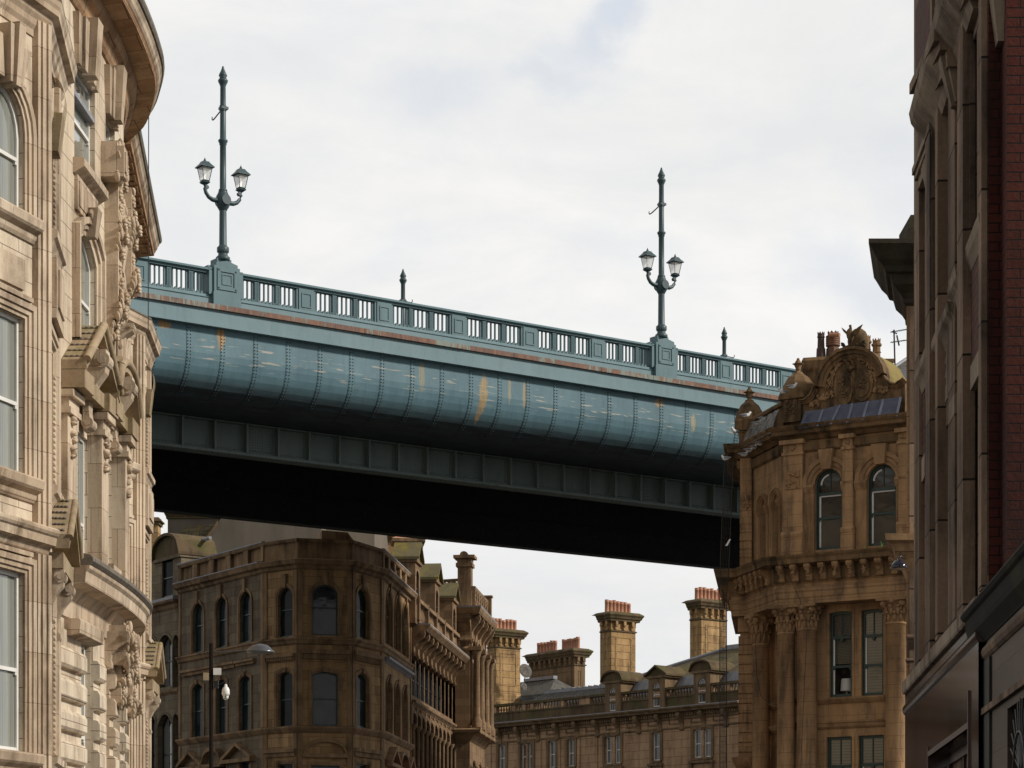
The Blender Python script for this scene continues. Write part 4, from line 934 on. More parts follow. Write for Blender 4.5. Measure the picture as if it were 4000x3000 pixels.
# ------------------------------------------------------------------ dark wedge-shaped building beyond the bridge
def vpath(px0, D0, steps):
    """steps: (vanishing px, to px)"""
    pts = [pt(px0, D0)]; D = D0; p = px0
    for vp, q in steps: D = vpD(vp, p, D, q); p = q; pts.append(pt(p, D))
    return pts
D700 = 108.5
PM = Path(vpath(700, D700, [(-4392, 1031), (-9691, 1162), (39850, 1375), (6140, 1495), (3010, 1604)]), EYE)
mid = thing('corner_building', 'dark sooty flat-iron stone building with rounded-arch windows standing just under the bridge', 'building')
GP, PD = M['green_paint'], M['pane_dark']
def op(P, a, b, yb, yt, rise=0, k=None, rev=.3):
    ua, uz = P.u(a, 0, k), P.u(b, 0, k); c = (a + b) / 2
    return (ua, uz, P.z(c, yb, 0, k), P.z(c, yt, 0, k), rise * (uz - ua), rev)
rowA = [op(PM, 753, 794, 2548, 2357, .5, 0), op(PM, 845, 886, 2528, 2333, .5, 0), op(PM, 937, 981, 2508, 2311, .5, 0), op(PM, 1086, 1143, 2488, 2294, .5, 1),
        op(PM, 1221, 1321, 2482, 2283, .45, 2), op(PM, 1392, 1440, 2494, 2298, .5, 3), op(PM, 1509, 1531, 2520, 2310, .5, 4), op(PM, 1542, 1562, 2541, 2339, .5, 4), op(PM, 1572, 1592, 2563, 2364, .5, 4)]
rowB = [op(PM, 750, 794, 2882, 2672, .2, 0), op(PM, 845, 886, 2871, 2655, .2, 0), op(PM, 935, 979, 2860, 2640, .2, 0), op(PM, 1086, 1143, 2840, 2625, .15, 1),
        op(PM, 1221, 1321, 2835, 2624, .12, 2), op(PM, 1392, 1440, 2843, 2630, .2, 3), op(PM, 1509, 1529, 2860, 2652, .3, 4), op(PM, 1542, 1560, 2876, 2672, .3, 4), op(PM, 1572, 1590, 2893, 2692, .3, 4)]
rowC = [op(PM, 752, 792, 3260, 2990, 0, 0), op(PM, 844, 884, 3240, 2985, 0, 0), op(PM, 937, 977, 3220, 2975, 0, 0), op(PM, 1086, 1143, 3200, 2985, 0, 1), op(PM, 1216, 1326, 3200, 2990, 0, 2), op(PM, 1392, 1440, 3200, 2985, 0, 3)]
hB1, hB2, hTop, hPar = PM.z(1271, 2506), PM.z(1271, 2850), PM.z(1271, 2218), PM.z(1271, 2118)
for z0, z1, ops in ((-1.65, hB2, rowC), (hB2, hB1, rowB), (hB1, hTop, rowA)):
    for k in range(5):
        g = MB(); mk = [o for o in ops if PM.L[k] < (o[0] + o[1]) / 2 < PM.L[k + 1]]
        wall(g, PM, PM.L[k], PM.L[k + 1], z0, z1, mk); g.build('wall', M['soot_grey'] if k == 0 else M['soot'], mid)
for ops in (rowA, rowB, rowC):
    for o in ops:
        wide = o[1] - o[0] > .9
        w = win(mid, PM, o, .22, GP, M['pane_mid'] if wide else PD, .06, .55 if ops is rowA else .5)
        g = MB(); band(g, PM, o, .17, .06, prof=[(0, .02), (.3, .02), (.35, .05), (1, .06)])
        if o[4]: c = (o[0] + o[1]) / 2; h = .55 if ops is rowA else .18; taper(g, PM, c - .08, c + .08, o[3] - .02, c - .15, c + .15, o[3] + h, 0, .1, .14)
        g.build('surround', M['soot_trim'], w)
g = MB()
mould(g, PM, 0, PM.len, hTop, [(.03, -.1), (.1, -.05), (.14, .06), (.28, .12), (.32, .22), (.36, .30), (.3, .33)]); g.build('cornice', M['soot_trim'], mid)
g = MB(); mould(g, PM, 0, PM.L[1], hTop + .33, [(.34, 0), (.34, .04), (.05, .1)]); mould(g, PM, 0, PM.L[1], hPar + .12, [(.12, 0), (.12, .05), (0, .08)]); mould(g, PM, PM.L[4], PM.len, hTop + .33, [(.34, 0), (.34, .04), (.05, .1)]); mould(g, PM, PM.L[4], PM.len, hPar + .12, [(.12, 0), (.12, .05), (0, .08)]); g.build('lead_flashing', M['lead'], mid)
g = MB(); mould(g, PM, 0, PM.len, hB1, [(.02, -.15), (.1, -.1), (.14, .02), (.2, .08), (.2, .14), (0, .18)]); mould(g, PM, 0, PM.len, hB2, [(.02, -.15), (.08, -.1), (.16, .0), (.2, .06), (.2, .12), (0, .16)]); g.build('string_course', M['soot_trim'], mid)
g = MB(); wall(g, PM, PM.L[1], PM.L[4], hTop, hPar, n=-.02)
for k in (0, 4):
    a, b = PM.L[k], PM.L[k + 1]; n = 5; wall(g, PM, a, b, hTop, hPar, n=-.12)
    for i in range(n + 1):
        u = a + (b - a) * i / n; bx(g, PM, max(a, u - .22), min(b, u + .22), hTop + .3, hPar, -.1, .04, k)
mould(g, PM, 0, PM.len, hPar - .02, [(.05, 0), (.08, .05), (.1, .14)], -.35); g.build('parapet', M['soot_trim'], mid)
g = MB(); wall(g, PM, PM.L[2], PM.L[3], hPar, hPar + .02, n=-.05)
a, b = PM.u(1257, -.3, 2), PM.u(1385, -.3, 2); poly_prism(g, PM, [(a, hPar), (b + .1, hPar), (b - .3, hPar + .5), (a, hPar + .55)], -1.4, -.3, 2); g.build('attic_block', M['soot_trim'], mid)
def hood(P, a, b, y0, y1, k, p=.2, dent=False, kind='flat', h=.5, mat=None, par=None):
    g = MB(); ua, uz = P.u(a, 0, k), P.u(b, 0, k); z0, z1 = P.z((a + b) / 2, y1, 0, k), P.z((a + b) / 2, y0, 0, k)
    if kind == 'flat':
        bx(g, P, ua, uz, z0 + (z1 - z0) * .55, z1, 0, p, k); bx(g, P, ua + .05, uz - .05, z0, z0 + (z1 - z0) * .54, 0, p * .55, k)
        if dent:
            u = ua + .08
            while u < uz - .1: bx(g, P, u, u + .05, z0 + .02, z0 + (z1 - z0) * .54, p * .55, p * .85, k); u += .11
    else:
        n = 2 if kind == 'tri' else 10; H = z1 - z0
        f = (lambda t: H * (1 - abs(2 * t - 1))) if kind == 'tri' else (lambda t: H * sqrt(max(0, 1 - (2 * t - 1) ** 2)))
        for i in range(n):
            t0, t1 = i / n, (i + 1) / n; x0, x1 = ua + (uz - ua) * t0, ua + (uz - ua) * t1; th = .16
            g.hexa([P.P(x0, p, z0 + f(t0) - th, k), P.P(x1, p, z0 + f(t1) - th, k), P.P(x1, 0, z0 + f(t1) - th, k), P.P(x0, 0, z0 + f(t0) - th, k), P.P(x0, p, z0 + f(t0), k), P.P(x1, p, z0 + f(t1), k), P.P(x1, 0, z0 + f(t1), k), P.P(x0, 0, z0 + f(t0), k)])
        bx(g, P, ua - .05, uz + .05, z0 - .26, z0 - .1, 0, p * 1.05, k)
    return g.build('hood', mat or M['soot_trim'], par or mid)
hood(PM, 1180, 1362, 2540, 2576, 2, .26); hood(PM, 1378, 1484, 2552, 2590, 3, .2, True); hood(PM, 1038, 1158, 2557, 2584, 1, .2, True)
hood(PM, 716, 925, 2602, 2626, 0, .22); hood(PM, 925, 1000, 2578, 2598, 0, .2)
hood(PM, 1187, 1352, 2884, 2936, 2, .25, kind='arc'); hood(PM, 1378, 1484, 2928, 2960, 3, .22); hood(PM, 1036, 1160, 2928, 2957, 1, .22)
for a, b, y, kd in ((706, 806, 2950, 'tri'), (806, 880, 2938, 'arc'), (884, 997, 2918, 'tri')): hood(PM, a, b, y - 18, y + 38, 0, .3, kind=kd)
for a, b, y, kd in ((1503, 1540, 2940, 'tri'), (1540, 1572, 2958, 'arc'), (1572, 1602, 2978, 'tri')): hood(PM, a, b, y - 22, y + 36, 4, .35, kind=kd)
for k, us in ((0, (0, 1.0)), (1, (0, 1.0)), (2, (0, 1.0)), (3, (0, 1.0)), (4, (0, 1.0))):
    for t in us:
        g = MB(); u = PM.L[k] + (PM.L[k + 1] - PM.L[k]) * t; a, b = (u, u + .22) if t == 0 else (u - .22, u)
        for z0, z1 in ((-1.65, hB2 - .16), (hB2 + .17, hB1 - .16), (hB1 + .19, hTop - .11)): bx(g, PM, a + .006, b - .006, z0, z1, 0, .05, k)
        g.build('angle_strip', M['soot_trim'], mid)
for P, a, b, y0, y1, k in ((PM, 1509, 1592, 2610, 2625, 4),): 
    g = MB(); mould(g, PM, PM.u(1500, 0, 4), PM.u(1601, 0, 4), PM.z(1550, 2618, 0, 4), [(.02, 0), (.12, .08), (.24, .14), (.26, .24)]); g.build('hood', M['lead'], mid)
slab('flat_roof', PM.p + [XY(1500, 128), XY(900, 125)], EYE + hTop + .2, M['lead'], mid)
# ---- mansard building further along the side street
PN_ = Path(vpath(500, D700 * (-4392 - 700) / (-4392 - 500) + .9, [(-4392, 703)]), EYE)
man = thing('mansard_building', 'grey-brown stone building with slate mansard roof and round-topped dormer, beside the dark corner building', 'building')
mt = PN_.z(640, 2362); ms = PN_.z(640, 2700)
rA = [op(PN_, 577, 611, 2684, 2490, .35), op(PN_, 620, 674, 2684, 2480, .3), op(PN_, 679, 701, 2684, 2480, .35), op(PN_, 520, 560, 2690, 2500, .3)]
rB = [op(PN_, 577, 609, 3100, 2798, .4), op(PN_, 618, 674, 3100, 2790, .35), op(PN_, 679, 701, 3100, 2790, .4)]
for z0, z1, ops in ((-1.65, ms, rB), (ms, mt, rA)):
    g = MB(); wall(g, PN_, 0, PN_.len, z0, z1, ops, rev=.35); g.build('wall', M['soot_grey'], man)
    for o in ops:
        w = win(man, PN_, o, .3, M['black_iron'], M['pane_far'], .06, .5); g = MB(); band(g, PN_, o, .08, .05, wt=.12); g.build('surround', M['soot_grey'], w)
g = MB(); mould(g, PN_, 0, PN_.len, mt, [(.03, -.3), (.1, -.22), (.14, -.1), (.34, -.02), (.38, .08)]); mould(g, PN_, 0, PN_.len, ms - .1, [(.02, -.1), (.12, 0), (.14, .1)]); g.build('cornice', M['soot_trim'], man)
g = MB(); mould(g, PN_, 0, PN_.len, mt + .08, [(.36, 0), (.36, .14), (.0, .2)]); g.build('lead_gutter', M['lead'], man)
def mz(py, n=0, px=640): return PN_.z(px, py, n)
rz_ = mz(2150, -1.2); g = MB(); k = 0
a, b = 0, PN_.len + .35
g.quad(PN_.P(a, -.1, mt + .2, k), PN_.P(b, -.1, mt + .2, k), PN_.P(b - 1.1, -1.4, rz_, k), PN_.P(a, -1.4, rz_, k)); g.quad(PN_.P(a, -1.4, rz_, k), PN_.P(b - 1.1, -1.4, rz_, k), PN_.P(b - 2.6, -2.6, rz_ + .1, k), PN_.P(a, -2.6, rz_ + .1, k)); g.quad(PN_.P(b, -.1, mt + .2, k), PN_.P(b - 1.1, -1.4, rz_, k), PN_.P(b - 2.6, -2.6, rz_ + .1, k), PN_.P(b - 2.6, -2.6, mt, k))
g.build('roof', M['slate_moss'], man)
g = MB(); g.tube([PN_.P(0, -1.4, rz_ + .04, 0), PN_.P(PN_.len + .3, -1.4, rz_ + .04, 0)], .09, 6); g.build('ridge_lead', M['lead'], man)
def dormer(par, P, ua, ub_, z0, z1, head, depth, n0, wo, mats, frame, pane, k=None):
    """head: 'arc' or 'tri', height; wo: window opening"""
    wm, rm = mats; k = P.seg((ua + ub_) / 2) if k is None else k
    kind, hh, ov = head; g = MB()
    q = wo
    bx(g, P, ua, q[0], z0, z1, n0 - depth, n0, k); bx(g, P, q[1], ub_, z0, z1, n0 - depth, n0, k); bx(g, P, q[0], q[1], z0, q[2], n0 - depth, n0, k)
    us = arch_us(q)
    for a, b in zip(us, us[1:]): g.hexa([P.P(a, n0, opening_top(q, a), k), P.P(b, n0, opening_top(q, b), k), P.P(b, n0 - depth, opening_top(q, b), k), P.P(a, n0 - depth, opening_top(q, a), k), P.P(a, n0, z1, k), P.P(b, n0, z1, k), P.P(b, n0 - depth, z1, k), P.P(a, n0 - depth, z1, k)])
    bx(g, P, ua - ov * .6, ub_ + ov * .6, z1, z1 + .14, n0 - depth, n0 + .1, k)
    d = g.build('dormer', wm, par); g = MB()
    n = 2 if kind == 'tri' else 10; u0, u1 = ua - ov, ub_ + ov
    f = (lambda t: hh * (1 - abs(2 * t - 1))) if kind == 'tri' else (lambda t: hh * sqrt(max(0, 1 - (2 * t - 1) ** 2)))
    top = [(u0 + (u1 - u0) * i / n, z1 + .14 + f(i / n) + .1) for i in range(n + 1)]
    for (a, za), (b, zb2) in zip(top, top[1:]): g.hexa([P.P(a, n0 + .2, za - .13, k), P.P(b, n0 + .2, zb2 - .13, k), P.P(b, n0 - depth, zb2 - .13, k), P.P(a, n0 - depth, za - .13, k), P.P(a, n0 + .2, za, k), P.P(b, n0 + .2, zb2, k), P.P(b, n0 - depth, zb2, k), P.P(a, n0 - depth, za, k)])
    poly_prism(g, P, [(u0 + .08, z1 + .14)] + [(a, z - .1) for a, z in top[1:-1]] + [(u1 - .08, z1 + .14)], n0 - depth, n0 + .02, k)
    g.build('dormer_roof', rm, d)
    oo = (q[0], q[1], q[2], q[3], q[4]); win(d, P, oo, .14, frame, pane, .05, .5, n=n0, name='sash')
    return d
dormer(man, PN_, PN_.u(598), PN_.u(700), mt + .2, mz(2190), ('arc', 1.0, .12), 1.8, -.1, op(PN_, 625, 668, 2332, 2180, 0), (M['soot_grey'], M['mossy']), M['black_iron'], M['pane_dark'])
def chimney(par, cx, D, w1, w2, z0, z1, mat, capm, heading, pots=0, corb=True, cap=.35, name='chimney_stack', label=None, potm=None, flare=None, panels=True, cat='chimney', group=None, potr=.16, poth=1.0, pos=None, ci=None, base=None):
    """rectangular stack: w1 along the heading, w2 across, nearest corner at image column cx; z above the eye"""
    c0 = pos or pt(cx, D); e1 = (sin(radians(heading)), cos(radians(heading))); e2 = (-e1[1], e1[0])   # e1 goes right, e2 away-left
    P1 = Path([(c0[0] + e2[0] * w2, c0[1] + e2[1] * w2), c0, (c0[0] + e1[0] * w1, c0[1] + e1[1] * w1), (c0[0] + e1[0] * w1 + e2[0] * w2, c0[1] + e1[1] * w1 + e2[1] * w2), (c0[0] + e2[0] * w2, c0[1] + e2[1] * w2)], EYE)
    t = thing(name, label, cat, group) if par is None else None
    p = t or par; g = MB(); wall(g, P1, 0, P1.len, z0, z1)
    if panels:
        for k in (0, 1):
            a, b = P1.L[k] + .35, P1.L[k + 1] - .35; zz0, zz1 = (base if base else z0 + (z1 - z0) * .2), z1 - .35
            for q in ((a, b, zz1 - .08, zz1), (a, b, zz0, zz0 + .08), (a, a + .08, zz0 + .08, zz1 - .08), (b - .08, b, zz0 + .08, zz1 - .08)): bx(g, P1, q[0], q[1], q[2], q[3], 0, .035, k)
    if base: mould(g, P1, 0, P1.len, base - .5, [(.14, -4), (.14, -.2), (0, 0)])
    sh = g.build('stack_shaft', mat, p)
    g = MB(); h = cap
    mould(g, P1, 0, P1.len, z1, [(.08, 0), (.08, .08), (.02, .1)])
    if corb:
        gc = g; g = MB(); wall(g, P1, 0, P1.len, z1, z1 + h * 1.7)
        mould(gc, P1, 0, P1.len, z1 + h * 1.7, [(.22, 0), (.24, .12), (.32, .18), (.36, .3), (.45, .42), (.43, .5)])
        for k in (0, 1, 2, 3):
            a, b = P1.L[k], P1.L[k + 1]; n = max(2, round((b - a) / .62))
            for i in range(n): u = a + (b - a) * (i + .5) / n; bx(g, P1, u - .1, u + .1, z1 + h * .9, z1 + h * 1.7, 0, .22, k); bx(g, P1, u - .08, u + .08, z1 + .14, z1 + h * .9, 0, .12, k)
        top = z1 + h * 1.7 + .5; g.build('corbel_table', mat, p); g = gc
    else:
        mould(g, P1, 0, P1.len, z1 + .05, [(.05, 0), (.1, .08), (.16, .2), (.18, h), (.1, h + .05)]); top = z1 + h + .1
    cx_, cy_ = c0[0] + e1[0] * w1 / 2 + e2[0] * w2 / 2, c0[1] + e1[1] * w1 / 2 + e2[1] * w2 / 2
    ov = .43 if corb else .1; rings = []
    for s, z in ((1.0, top), (.55, top + .16)): rings.append([(cx_ + (e1[0] * a * (w1 / 2 + ov * s) + e2[0] * b * (w2 / 2 + ov * s)) * (1 if s == 1 else .96), cy_ + (e1[1] * a * (w1 / 2 + ov * s) + e2[1] * b * (w2 / 2 + ov * s)) * (1 if s == 1 else .96), EYE + z) for a, b in ((-1, -1), (1, -1), (1, 1), (-1, 1))])
    g.sweep(rings); g.build('stack_cap', capm, p)
    rr = random.Random(int(abs(c0[0]) * 100))
    if pots:
        rows = pots if isinstance(pots, list) else [(i / (pots - 1) * 2 - 1, 0) for i in range(pots)]
        for tt, ss in rows:
            hh = poth * rr.uniform(.9, 1.08); g = MB(); px_, py_ = cx_ + e1[0] * tt * (w1 / 2 - .1) + e2[0] * ss * (w2 / 2 - .1), cy_ + e1[1] * tt * (w1 / 2 - .1) + e2[1] * ss * (w2 / 2 - .1)
            g.lathe([(potr * 1.1, 0), (potr, .08), (potr * .92, hh * .78), (potr * 1.05, hh * .8), (potr * 1.05, hh * .86), (potr * .95, hh * .88), (potr * .95, hh * .95), (potr * 1.02, hh), (potr * .8, hh), (potr * .75, hh - .1)], (px_, py_, EYE + top + .14), 12)
            g.build('chimney_pot', potm or M['pot'], p)
    return t
# chimney wall and gable behind
def Hy(py, D): return (HY - py) / F * D
gb = thing('gabled_building', 'tall plain cement-rendered gable wall rising behind the dark corner building under the bridge', 'building')
Pg = Path([pt(742, 121), pt(1256, 121)], EYE); g = MB()
zl, zh = Pg.z(745, 2205), Pg.z(850, 2048)
g.prism([Pg.P(0, 0, -1.65), Pg.P(Pg.len, 0, -1.65), Pg.P(Pg.len, 0, zh + 6), Pg.P(Pg.u(850) + 3.2, 0, zh + 6), Pg.P(Pg.u(850), 0, zh), Pg.P(0, 0, zl)], [Pg.P(0, -9, -1.65), Pg.P(Pg.len, -9, -1.65), Pg.P(Pg.len, -9, zh + 6), Pg.P(Pg.u(850) + 3.2, -9, zh + 6), Pg.P(Pg.u(850), -9, zh), Pg.P(0, -9, zl)])
g.build('gable_wall', M['render'], gb)
g = MB(); g.hexa([Pg.P(0, .1, zl - .05), Pg.P(Pg.u(850), .1, zh), Pg.P(Pg.u(850), -.1, zh), Pg.P(0, -.1, zl - .05), Pg.P(0, .1, zl + .1), Pg.P(Pg.u(850), .1, zh + .16), Pg.P(Pg.u(850), -.1, zh + .16), Pg.P(0, -.1, zl + .1)]); g.build('verge', M['soot_trim'], gb)
Pr = Path([pt(640, 123), pt(850, 121.6)], EYE); g = MB(); k = 0
g.quad(Pr.P(0, 1, Pr.z(640, 2215)), Pr.P(Pr.u(742), .6, Pr.z(742, 2205)), Pr.P(Pr.len, .2, Pr.z(850, 2050)), Pr.P(Pr.u(730), .2, Pr.z(730, 2062))); g.quad(Pr.P(0, .9, -1.65), Pr.P(Pr.len, .3, -1.65), Pr.P(Pr.len, .3, Pr.z(740, 2208)), Pr.P(0, .9, Pr.z(640, 2215))); g.build('roof', M['slate_moss'], gb)
chimney(None, 655, 127, 2.75, 1.2, 4, Hy(2026, 127), M['render'], M['mossy'], 92, 0, False, .28, label='broad pale chimney stack with flat brown cap behind the round-topped dormer', panels=False, name='chimney_stack')
chimney(None, 575, 121, .55, .8, 8, Hy(2050, 121), M['chimney'], M['mossy'], 92, 0, False, .12, label='narrow buff chimney stack at the very edge of the pale left building', panels=False)
rs = thing('rendered_stack', 'pale rendered chimney breast with bright right side beyond the dark parapet', 'chimney')
Ps = Path([pt(1257, 124), pt(1463, 124.6), (pt(1463, 124.6)[0] + .9, 124.6 + 6)], EYE); g = MB(); wall(g, Ps, 0, Ps.len, 4, Ps.z(1300, 2000)); g.build('stack_shaft', M['render'], rs)
chimney(None, 1477, 128, .98, 1.2, 6, Hy(2112, 128), M['chimney'], M['mossy'], 84, 2, True, .26, label='stone chimney with bracketed cap touching the bridge underside', panels=False, poth=.5)
oc = thing('ornate_stack', 'stone chimney with swept reddish cap just right of the bracketed cap under the bridge', 'chimney')
g = MB(); c = pt(1594, 122); g.lathe([(.62, 4), (.62, Hy(2155, 122)), (.82, Hy(2150, 122)), (.82, Hy(2128, 122)), (.95, Hy(2124, 122)), (.95, Hy(2112, 122))], (c[0], c[1], EYE), 4, False, rot=pi / 4 + .1, sx=1.25, sy=1.25); g.build('stack_shaft', M['soot_trim'], oc)
g = MB(); g.lathe([(.95, Hy(2112, 122)), (.75, Hy(2104, 122)), (.6, Hy(2094, 122)), (.5, Hy(2088, 122)), (.42, Hy(2085, 122))], (c[0], c[1], EYE), 4, False, rot=pi / 4 + .1, sx=1.25, sy=1.25)
g.build('stack_cap', M['pot'], oc)
for q in (-.28, .12): g = MB(); g.lathe([(.12, 0), (.09, .2), (.13, .4), (.1, .5)], (c[0] + q, c[1], EYE + Hy(2085, 122)), 10); g.build('chimney_pot', M['pot'], oc)

# ------------------------------------------------------------------ long arcaded building running away down the street
DA = vpD(3010, 1495, PM.p[4][1], 1606)
PR = Path(vpath(1606, DA, [(3015, 1812)]), EYE)
arc_b = thing('arcaded_building', 'long sandstone building with rows of narrow arched windows under a deep bracketed cornice', 'building')
aw, at = M['arcade'], M['arcade']
hc = PR.z(1700, 2468, .9); hw1, hw0 = PR.z(1607, 2537), PR.z(1607, 2713); hs = PR.z(1607, 2735)
NB = 12; uL, uR = PR.u(1606), PR.u(1796); bw_ = (uR - uL) / NB
ops1 = [(uL + bw_ * i + .16, uL + bw_ * (i + 1) - .16, hw0, hw1, 0, .55) for i in range(NB)]
hw3 = PR.z(1607, 2780); ops2 = [(uL + bw_ * i + .14, uL + bw_ * (i + 1) - .14, -1.0, hw3, .42, .05) for i in range(NB)]
g = MB(); wall(g, PR, 0, PR.len, hs, hc, [(uL, uR, hw0, hw1, 0, .6)]); g.build('upper_wall', aw, arc_b)
for i in range(1, NB): g = MB(); bx(g, PR, uL + bw_ * i - .07, uL + bw_ * i + .07, hw0, hw1, -.045, -.005); g.build('mullion', aw, arc_b)
g = MB(); wall(g, PR, 0, PR.len, -1.65, hs, ops2); g.build('arcade_wall', aw, arc_b)
for o in ops1: win(arc_b, PR, (o[0] - .15, o[1] + .15) + o[2:], .6, M['black_iron'], PD, .05, .5)
for i, o in enumerate(ops2):
    w = win(arc_b, PR, (o[0] - .13, o[1] + .13, o[2], o[3] + .1, 0), .7, M['black_iron'], PD, .05, 0); g = MB(); band(g, PR, (o[0], o[1], hw3 - .6, hw3, .42), .14, .09, prof=[(0, .06), (1, .1)])
    c = o[0] - .2; g.lathe([(.09, -1.6), (.09, hw3 - .85), (.2, hw3 - .7), (.22, hw3 - .6)], PR.P(c, .1, 0), 8); bx(g, PR, c - .15, c + .15, hw3 - .6, hw3 + .35, 0, .09); bx(g, PR, c - .2, c + .2, hw3 + .35, hw3 + .45, 0, .14)
    g.build('arch_column', at, w)
g = MB(); mould(g, PR, 0, uR + .2, hs - .1, [(.03, -.2), (.1, -.1), (.22, 0), (.24, .1), (0, .14)]); mould(g, PR, 0, uR + .2, hw1 + .25, [(.02, 0), (.1, .08), (.12, .2)]); g.build('string_course', at, arc_b)
g = MB(); mould(g, PR, 0, uR + .3, hc, [(.1, -.35), (.14, -.2), (.7, -.14), (.8, -.04), (.9, .06), (.92, .14)]); g.build('cornice', M['soot_trim'], arc_b)
g = MB(); mould(g, PR, 0, uR + .3, hc + .14, [(.92, 0), (.92, .05), (.2, .1)]); g.build('lead_gutter', M['lead'], arc_b)
for i in range(NB + 1):
    g = MB(); console(g, PR, uL + bw_ * i, .3, hc - 1.35, hc - .14, .68, 0, .25); g.build('cornice_bracket', at, arc_b)
hb = hc + .15
def ped(P, u, z0, z1, w=.3, n0=.0, n1=.42, mat=None, par=None): g = MB(); bx(g, P, u - w / 2, u + w / 2, z0, z1, n0, n1); return g.build('pedestal', mat or at, par or arc_b)
g = MB(); bx(g, PR, 0, uR, hb, hb + .22, .05, .38); bx(g, PR, 0, uR, hb + 1.05, hb + 1.22, .02, .42); baluster_run(g, PR, 0, uR, hb + .22, hb + 1.05, .21, 46, .1); g.build('balustrade', at, arc_b)
for i in range(7): ped(PR, uL + (uR - uL) * i / 6.0, hb + .2, hb + 1.3)
g = MB(); k = 0; g.quad(PR.P(-1, -1.5, hb, 0), PR.P(PR.len, -1.5, hb, 0), PR.P(PR.len, -5, hb + 2.0, 0), PR.P(-1, -5, hb + 2.0, 0)); g.quad(PR.P(-1, 0, hb - .1, 0), PR.P(PR.len, 0, hb - .1, 0), PR.P(PR.len, -1.5, hb, 0), PR.P(-1, -1.5, hb, 0)); g.build('roof', M['slate'], arc_b)
for a, b, yt, yb in ((1622, 1641, 2204, 2360), (1699, 1716, 2282, 2434), (1767, 1783, 2354, 2500)):
    ua, uz = PR.u(a, .3), PR.u(b, .3); z1 = PR.z((a + b) / 2, yt, .3); dormer(arc_b, PR, ua, uz, hb, z1, ('tri', .8, .16), 1.1, .3, (ua + .35, uz - .35, hb + .9, z1 - .3, .3), (at, M['dormer_moss']) if 'dormer_moss' in M else (at, M['slate_moss']), M['black_iron'], PD)
# ---- tower pavilion at its far end
tw = thing('tower_pavilion', 'stone corner pavilion with columns, heavy bracketed eaves and roof balustrade beyond the arcaded building', 'building')
DT = 126.5
PT = Path([pt(1778, DT + .1), pt(1835, DT), pt(1893, vpD(3010, 1835, DT, 1893)), (pt(1893, vpD(3010, 1835, DT, 1893))[0] - 4, vpD(3010, 1835, DT, 1893) + .6)], EYE)
k1 = PT.L[1]; L2 = PT.L[2]; te = PT.z(1835, 2400); tb = PT.z(1835, 2860)
ops = []; n = 3; wd = (L2 - k1) / n
for i in range(n): ops.append((k1 + wd * i + .38, k1 + wd * (i + 1) - .38, PT.z(1850, 2840), PT.z(1850, 2500), .5, .5))
g = MB(); wall(g, PT, 0, PT.len, tb, te, ops); g.build('wall', at, tw)
g = MB(); wall(g, PT, 0, PT.len, -1.65, tb); g.build('lower_wall', at, tw)
for o in ops:
    w = win(tw, PT, o, .4, M['black_iron'], PD, .06, .5); g = MB(); band(g, PT, o, .2, .1); g.build('arch_surround', at, w)
for i in range(n + 1):
    u = k1 + wd * i + (.2 if i == 0 else 0) - (.2 if i == n else 0); g = MB(); z0, z1 = PT.z(1850, 2850), PT.z(1850, 2575)
    g.lathe([(.28, z0), (.28, z0 + .35), (.2, z0 + .5), (.19, z0 + .6), (.165, z1 - .1), (.2, z1), (.28, z1 + .3)], PT.P(u, .35, 0), 12); bx(g, PT, u - .32, u + .32, z1 + .3, z1 + .5, 0, .62); bx(g, PT, u - .3, u + .3, z0 - .35, z0, 0, .6); g.build('column', at, tw)
g = MB(); mould(g, PT, 0, L2, te, [(.05, -1.9), (.1, -1.8), (.05, -1.7)]); mould(g, PT, 0, L2, te, [(.1, -.2), (.15, -.08), (.55, 0), (.62, .12), (.68, .3)]); g.build('eaves', M['soot_trim'], tw)
g = MB(); mould(g, PT, 0, L2, te + .3, [(.68, 0), (.7, .08), (.2, .14)]); g.build('lead_gutter', M['lead'], tw)
for u, k in ((.35, 0), (k1 - .1, 0), (k1 + .15, 1), (k1 + 1.9, 1), (k1 + 3.6, 1), (k1 + 5.3, 1), (L2 - .2, 1)):
    g = MB(); console(g, PT, u, .35, te - 1.5, te - .02, .55, 0, .25); g.build('eaves_bracket', at, tw)
g = MB(); mould(g, PT, 0, L2, tb, [(.0, -.5), (.1, -.4), (.3, -.15), (.62, -.05), (.66, .1), (.3, .18)]); g.build('balcony', M['soot_trim'], tw)
g = MB(); lumps(g, PT, k1, L2, tb - 2.2, tb - 1.6, .25, 60, .12, rn, 1); g.build('carved_frieze', at, tw)
g = MB(); zc0, zc1 = te + .4, Hy(2163, DT)
Pp = Path([pt(1784, DT + .3), pt(1843, DT + .2), (pt(1843, DT)[0] + .1, DT + 1.1)], EYE)
bx(g, Pp, 0, Pp.L[1], zc0, zc0 + .9, -.8, .08, 0); bx(g, Pp, .05, Pp.L[1] - .05, zc0 + .9, zc1 - .65, -.72, .02, 0)
bx(g, Pp, -.04, Pp.L[1] + .04, zc1 - .65, zc1 - .45, -.8, .1, 0); bx(g, Pp, .02, Pp.L[1] - .02, zc1 - .45, zc1 - .2, -.74, .04, 0); bx(g, Pp, -.16, Pp.L[1] + .16, zc1 - .2, zc1 - .04, -.9, .2, 0)
g.prism([Pp.P(.4 + .22 * cos(a * pi / 8), .15, zc1 - .04 + .2 * sin(a * pi / 8), 0) for a in range(9)], [Pp.P(.4 + .22 * cos(a * pi / 8), -.8, zc1 - .04 + .2 * sin(a * pi / 8), 0) for a in range(9)])
g.build('roof_pillar', M['soot_trim'], tw)
